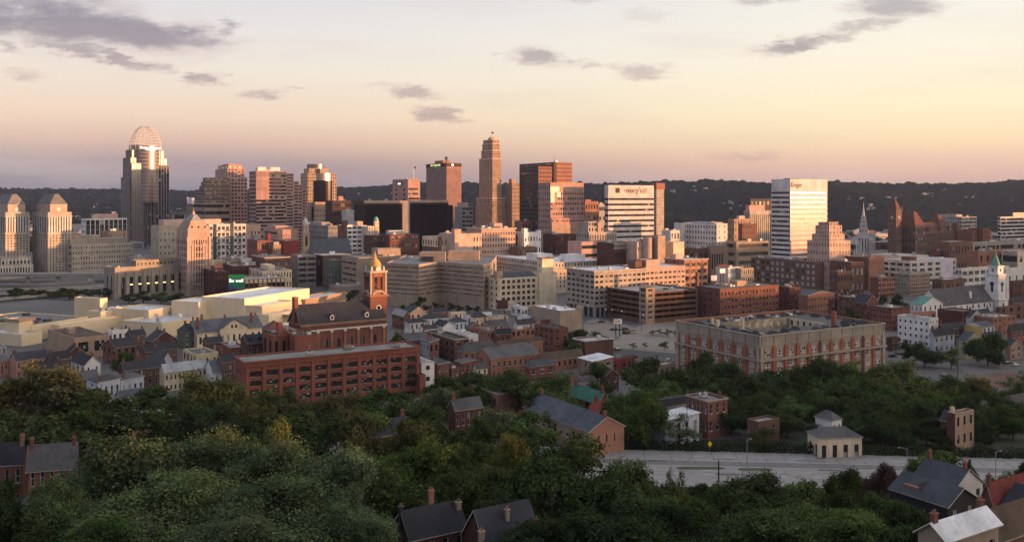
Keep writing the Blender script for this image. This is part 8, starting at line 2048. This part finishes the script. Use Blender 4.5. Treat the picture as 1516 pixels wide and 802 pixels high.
sheet('side_street', [gp(985, 652, 7.9), gp(985, 640, 7.9), gp(1040, 622, 7.9), gp(1110, 628, 7.9), gp(1110, 650, 7.9)], 8.02, 'asphalt')
sheet('street', [gp(400, 455), gp(470, 428), gp(520, 424), gp(470, 445), gp(430, 470)], .02, 'asphalt')
# ================================================================ CARS, LAMPS, SIGNS
def paint(name, c):
    MATS[name] = m_plain(name, c, .3, .0, .5); return name
CARP = {k: paint('car_' + k, c) for k, c in dict(white=(.65, .65, .65), silver=(.32, .33, .35), black=(.012, .012, .014), red=(.22, .015, .012), blue=(.02, .04, .12), grey=(.09, .09, .10)).items()}
def car_parts(col, van=False):
    L_, Wd, H1, H2 = (4.9, 1.95, 1.15, 2.1) if van else (4.4, 1.8, .82, 1.42)
    prof = [(-L_ / 2, .30), (-L_ / 2, H1 - .12), (-L_ / 2 + .1, H1), (L_ / 2 - .95, H1 - .02), (L_ / 2 - .1, H1 - .18), (L_ / 2, H1 - .4), (L_ / 2, .30)]
    b = MB(); h = Wd / 2
    for s in (-1, 1): b.face([(x, s * h, z) for x, z in (prof if s < 0 else prof[::-1])], 'car_' + col)
    for (x0, z0), (x1, z1) in zip(prof, prof[1:] + prof[:1]): b.face([(x0, -h, z0), (x0, h, z0), (x1, h, z1), (x1, -h, z1)], 'car_' + col)
    c = MB(); tp = [(-L_ / 2 + .25, H1), (-L_ / 2 + (.3 if van else .75), H2), (.45 if not van else 1.2, H2), (1.15 if not van else 1.9, H1)]
    k = .14
    for s in (-1, 1): c.face([(x, s * (h - .06 - (k if z > H1 + .1 else 0)), z) for x, z in tp], 'glass')
    for (a, d_), m in zip(zip(tp, tp[1:]), ('glass', 'car_' + col, 'glass')):
        wa, wb = h - .06 - (k if a[1] > H1 + .1 else 0), h - .06 - (k if d_[1] > H1 + .1 else 0)
        c.face([(a[0], -wa, a[1]), (a[0], wa, a[1]), (d_[0], wb, d_[1]), (d_[0], -wb, d_[1])], m)
    return b.mesh('body'), c.mesh('cabin')
wb_ = MB(); wb_.tube((0, -.1, .32), (0, .1, .32), .32, .32, 'steel_dark', 14); WHEEL = wb_.mesh('wheel')
CARM = {}
def car(px, py, col, rz, label, z=0.03, van=False, group='parked cars'):
    k = (col, van)
    if k not in CARM: CARM[k] = car_parts(col, van)
    p = gpix(px, py, z)
    r = bpy.data.objects.new('car' if not van else 'van', None); COL.objects.link(r); r.location = (p.x, p.y, z); r.rotation_euler = (0, 0, R(rz)); tag(r, label, 'van' if van else 'car', group)
    link('body', CARM[k][0], r); link('cabin', CARM[k][1], r)
    for x in (-1.4, 1.4):
        for y in (-.82, .82): link('wheel', WHEEL, r, (x, y, 0))
car(1061, 633, 'silver', 175, 'silver car parked on the side street behind the hedge', 8.03)
car(965, 541, 'white', 10, 'white car on the dark street left of the lofts, nearer one', .04); car(991, 535, 'white', 15, 'white car on the dark street left of the lofts, farther one', .04)
car(914, 518, 'black', 35, 'black car at the corner beside the square blank brick block', .04); car(908, 489, 'black', 5, 'first black car in the row by the billboard', .04); car(917, 488.5, 'grey', 5, 'grey car in the row by the billboard', .04); car(926, 488, 'black', 5, 'last black car in the row by the billboard', .04)
car(911, 501, 'silver', 20, 'silver car alone in the middle of the car park', .04); car(927, 494, 'black', 40, 'black van in the car park behind the white billboard', .04, True); car(936, 493, 'silver', 40, 'silver van in the car park beside the black van', .04, True)
car(981, 512, 'black', 25, 'black car under the thin trees right of the car park', .04); car(873, 478, 'white', 15, 'white car on the street left of the billboard', .04); car(890, 477, 'black', 15, 'black car on the street left of the billboard', .04)
car(1321, 528, 'black', 15, 'black car in the lot right of the lofts, nearer one', .04); car(1331, 524, 'black', 15, 'black car in the lot right of the lofts, farther one', .04); car(1321, 553, 'white', 25, 'white van in the lot right of the lofts', .04, True)
car(1398, 557, 'grey', 10, 'grey car on the street before the slim light tree', .05); car(1503, 541, 'white', 20, 'white car at the right edge by the tan cottage', .05); car(1491, 538, 'black', 20, 'black car by the tan cottage', .05); car(1330, 516, 'red', 15, 'red car beside the white apartment house', .04); car(1362, 527, 'grey', 15, 'grey car beneath the round dark tree', .04)
for i, (px, py, c) in enumerate(((438, 437, 'black'), (446, 434, 'white'), (452, 438, 'grey'), (458, 434, 'blue'), (464, 438, 'black'), (470, 435, 'silver'), (452, 431, 'white'), (445, 441, 'grey'))):
    car(px, py, c, 31, c + (' car among those parked below the grey parking garage, ' + ('front row' if py > 436 else 'back row')), .04, group='cars by the grey parking garage')
for i, (px, py, c) in enumerate(((982, 428, 'black'), (990, 427, 'silver'), (998, 426, 'black'), (1006, 425.5, 'white'), (974, 429, 'grey'))):
    z = ztop(433, 558) - 1.05
    d_ = 575 + i * 5
    p = P(968 + i * 9, 430, d_)
    k = (c, False); car(968 + i * 9, HORY + FOC * (CAMZ - z) / d_, c, 31, c + ' car on the open top deck of the brick garage', z + .01, group='cars on the garage roof')
def lamp(px, yt, yb, zg, arm, label, m='steel_dark', lit=False, dbl=False, d=None):
    d = d or FOC * (CAMZ - zg) / (yb - HORY)
    x = (px - CENX) / FOC * d; h = CAMZ + (HORY - yt) / FOC * d - zg
    t = bpy.data.objects.new('street_lamp', None); COL.objects.link(t); t.location = (x, d, zg); tag(t, label, 'street lamp', 'street lamps')
    mb = MB(); mb.tube((0, 0, -.2), (0, 0, .5), .22, .18, m, 8); mb.tube((0, 0, .5), (0, 0, h), .13, .08, m, 8); mb.obj('pole', t)
    for s in ((1, -1) if dbl else (1,)):
        a = arm * s
        mb = MB(); mb.tube((0, 0, h - .4), (a * .6, 0, h + .15), .06, .05, m, 6); mb.tube((a * .6, 0, h + .15), (a, 0, h + .2), .05, .045, m, 6); mb.obj('arm', t)
        mb = MB(); mb.lathe([(.10, h + .08), (.26, h + .1), (.22, h + .22), (.08, h + .3)], 'letter_white' if lit else 'steel', 10, a + (.15 if a > 0 else -.15), 0); mb.obj('lamp_head', t)
lamp(1017, 602, 668, 8, 1.4, 'tall lamp post on the far kerb in front of the pale blue-white house')
lamp(1343, 663, 706, 8, -2.0, 'lamp post with a long left arm in the middle of the road at right', 'steel')
lamp(1106, 650, 707, 8, .8, 'pale lamp post on the near side of the road, centre', 'steel')
lamp(1314, 694, 745, 8, -2.4, 'leaning-armed lamp post beside the purple-leaved tree', 'steel')
lamp(982, 640, 668, 8, .7, 'short lamp post on the far kerb by the pink gable')
lamp(1474, 668, 706, 8, 1.2, 'lamp post on the near kerb at the far right', 'steel')
for i, (px, yt, yb) in enumerate(((895, 458, 478), (904, 459, 480), (918, 461, 484), (950, 466, 490), (868, 452, 470), (712, 448, 470), (462, 408, 442), (478, 418, 452))):
    lamp(px, yt, yb, 0, .9, ('lit street lamp by the brick garage corner, one of several' if px > 860 else 'lamp post beside the jail street' if px > 600 else 'tall lamp post near the grey parking garage'), lit=px > 860)
def poleobj(name, label, cat, px, yt, yb, zg, r=.14, m='timber', arm=0):
    d = FOC * (CAMZ - zg) / (yb - HORY); x = (px - CENX) / FOC * d; h = CAMZ + (HORY - yt) / FOC * d - zg
    mb = MB(); mb.tube((x, d, zg - .3), (x, d, zg + h), r, r * .75, m, 8)
    if arm:
        for q in (0, .8): mb.box(x - arm, d - .06, zg + h - .5 - q, x + arm, d + .06, zg + h - .38 - q, m)
    o = mb.obj(name); tag(o, label, cat); return x, d, h
poleobj('utility_pole', 'black pole stump standing on the road median', 'pole', 1064, 681, 713, 8, .22, 'steel_dark')
poleobj('utility_pole', 'tall wooden utility pole right of the slim light green tree', 'utility pole', 1418, 497, 560, 0, .2, 'timber', 1.2)
poleobj('utility_pole', 'wooden utility pole above the white shop with a lit lamp', 'utility pole', 676, 440, 470, 0, .18, 'timber', 1.0)
poleobj('utility_pole', 'thin utility pole in front of the banded jail, left', 'utility pole', 601, 428, 462, 0, .16, 'timber', 1.0)
poleobj('signal_pole', 'pale traffic signal pole on the near road edge, right of the black stump', 'signal pole', 1099, 690, 712, 8, .12, 'steel')
poleobj('signal_pole', 'small road sign post on the near side below the grass tongue', 'sign post', 1231, 693, 713, 8, .07, 'steel')
MATS['sign_yellow'] = m_plain('sign_yellow', (.85, .62, .02), .4)
def diamond():
    p = gpix(1051, 672, 8); x, d = p.x, p.y; t = bpy.data.objects.new('road_sign', None); COL.objects.link(t); t.location = (x, d, 8.1); tag(t, 'yellow diamond road sign on a post at the far kerb', 'road sign')
    mb = MB(); mb.tube((0, 0, -.2), (0, 0, 2.7), .05, .05, 'steel', 6); mb.obj('post', t)
    mb = MB(); s = .86; q = [(0, -.07, 2.0 - .05), (s * .75, -.07, 2.0 + s), (0, -.07, 2.0 + 2 * s), (-s * .75, -.07, 2.0 + s)]
    mb.face(q, 'sign_yellow'); mb.face([(a, -.04, c) for a, b, c in q[::-1]], 'steel')
    for i in range(4): a, b = q[i], q[(i + 1) % 4]; mb.face([a, (a[0], -.04, a[2]), (b[0], -.04, b[2]), b], 'steel')
    mb.obj('sign_panel', t)
diamond()
MATS['amber_lamp'] = m_plain('amber_lamp', (.9, .5, .15), .4, 0, .3, (1, .5, .15), 3.0)
def porch_light(px, py, d, label):
    p = P(px, py, d); mb = MB(); mb.lathe([(.05, -.2), (.22, -.12), (.26, .05), (.1, .2)], 'amber_lamp', 10); o = mb.obj('wall_lamp', None, tuple(p)); tag(o, label, 'lamp'); return o
# white and colourful billboard on the car park
th, w, h, z1 = billboard('white billboard with an orange and grey picture on posts in the car park', 909, 921, 472, 479.5, 505, 'letter_pale', a=8)
mb = MB(); n = 14
for (cx, r_, m) in ((.28, .34, 'sign_orange'), (.62, .22, 'paint_olive')):
    mb.face([(w * cx + h * r_ * math.cos(2 * math.pi * i / n), -.03, z1 - h / 2 + h * r_ * math.sin(2 * math.pi * i / n)) for i in range(n)], m)
mb.obj('picture', th.root)
for t in THINGS: t.finish()
# ---------------------------------------------------------------- the evening air
hz = bpy.data.materials.new('haze'); hz.use_nodes = True
t = NT(hz.node_tree); o = t.node('ShaderNodeOutputMaterial'); v = t.node('ShaderNodeVolumePrincipled')
v.inputs['Color'].default_value = (.50, .66, 1.0, 1); v.inputs['Density'].default_value = 0.00003; v.inputs['Anisotropy'].default_value = .2
t.l.new(v.outputs[0], o.inputs['Volume'])
MATS['haze'] = hz
mb = MB(); mb.box(-6600, -1650, -7, 6600, 7100, 214, 'haze'); hb = mb.obj('haze', kind='stuff')
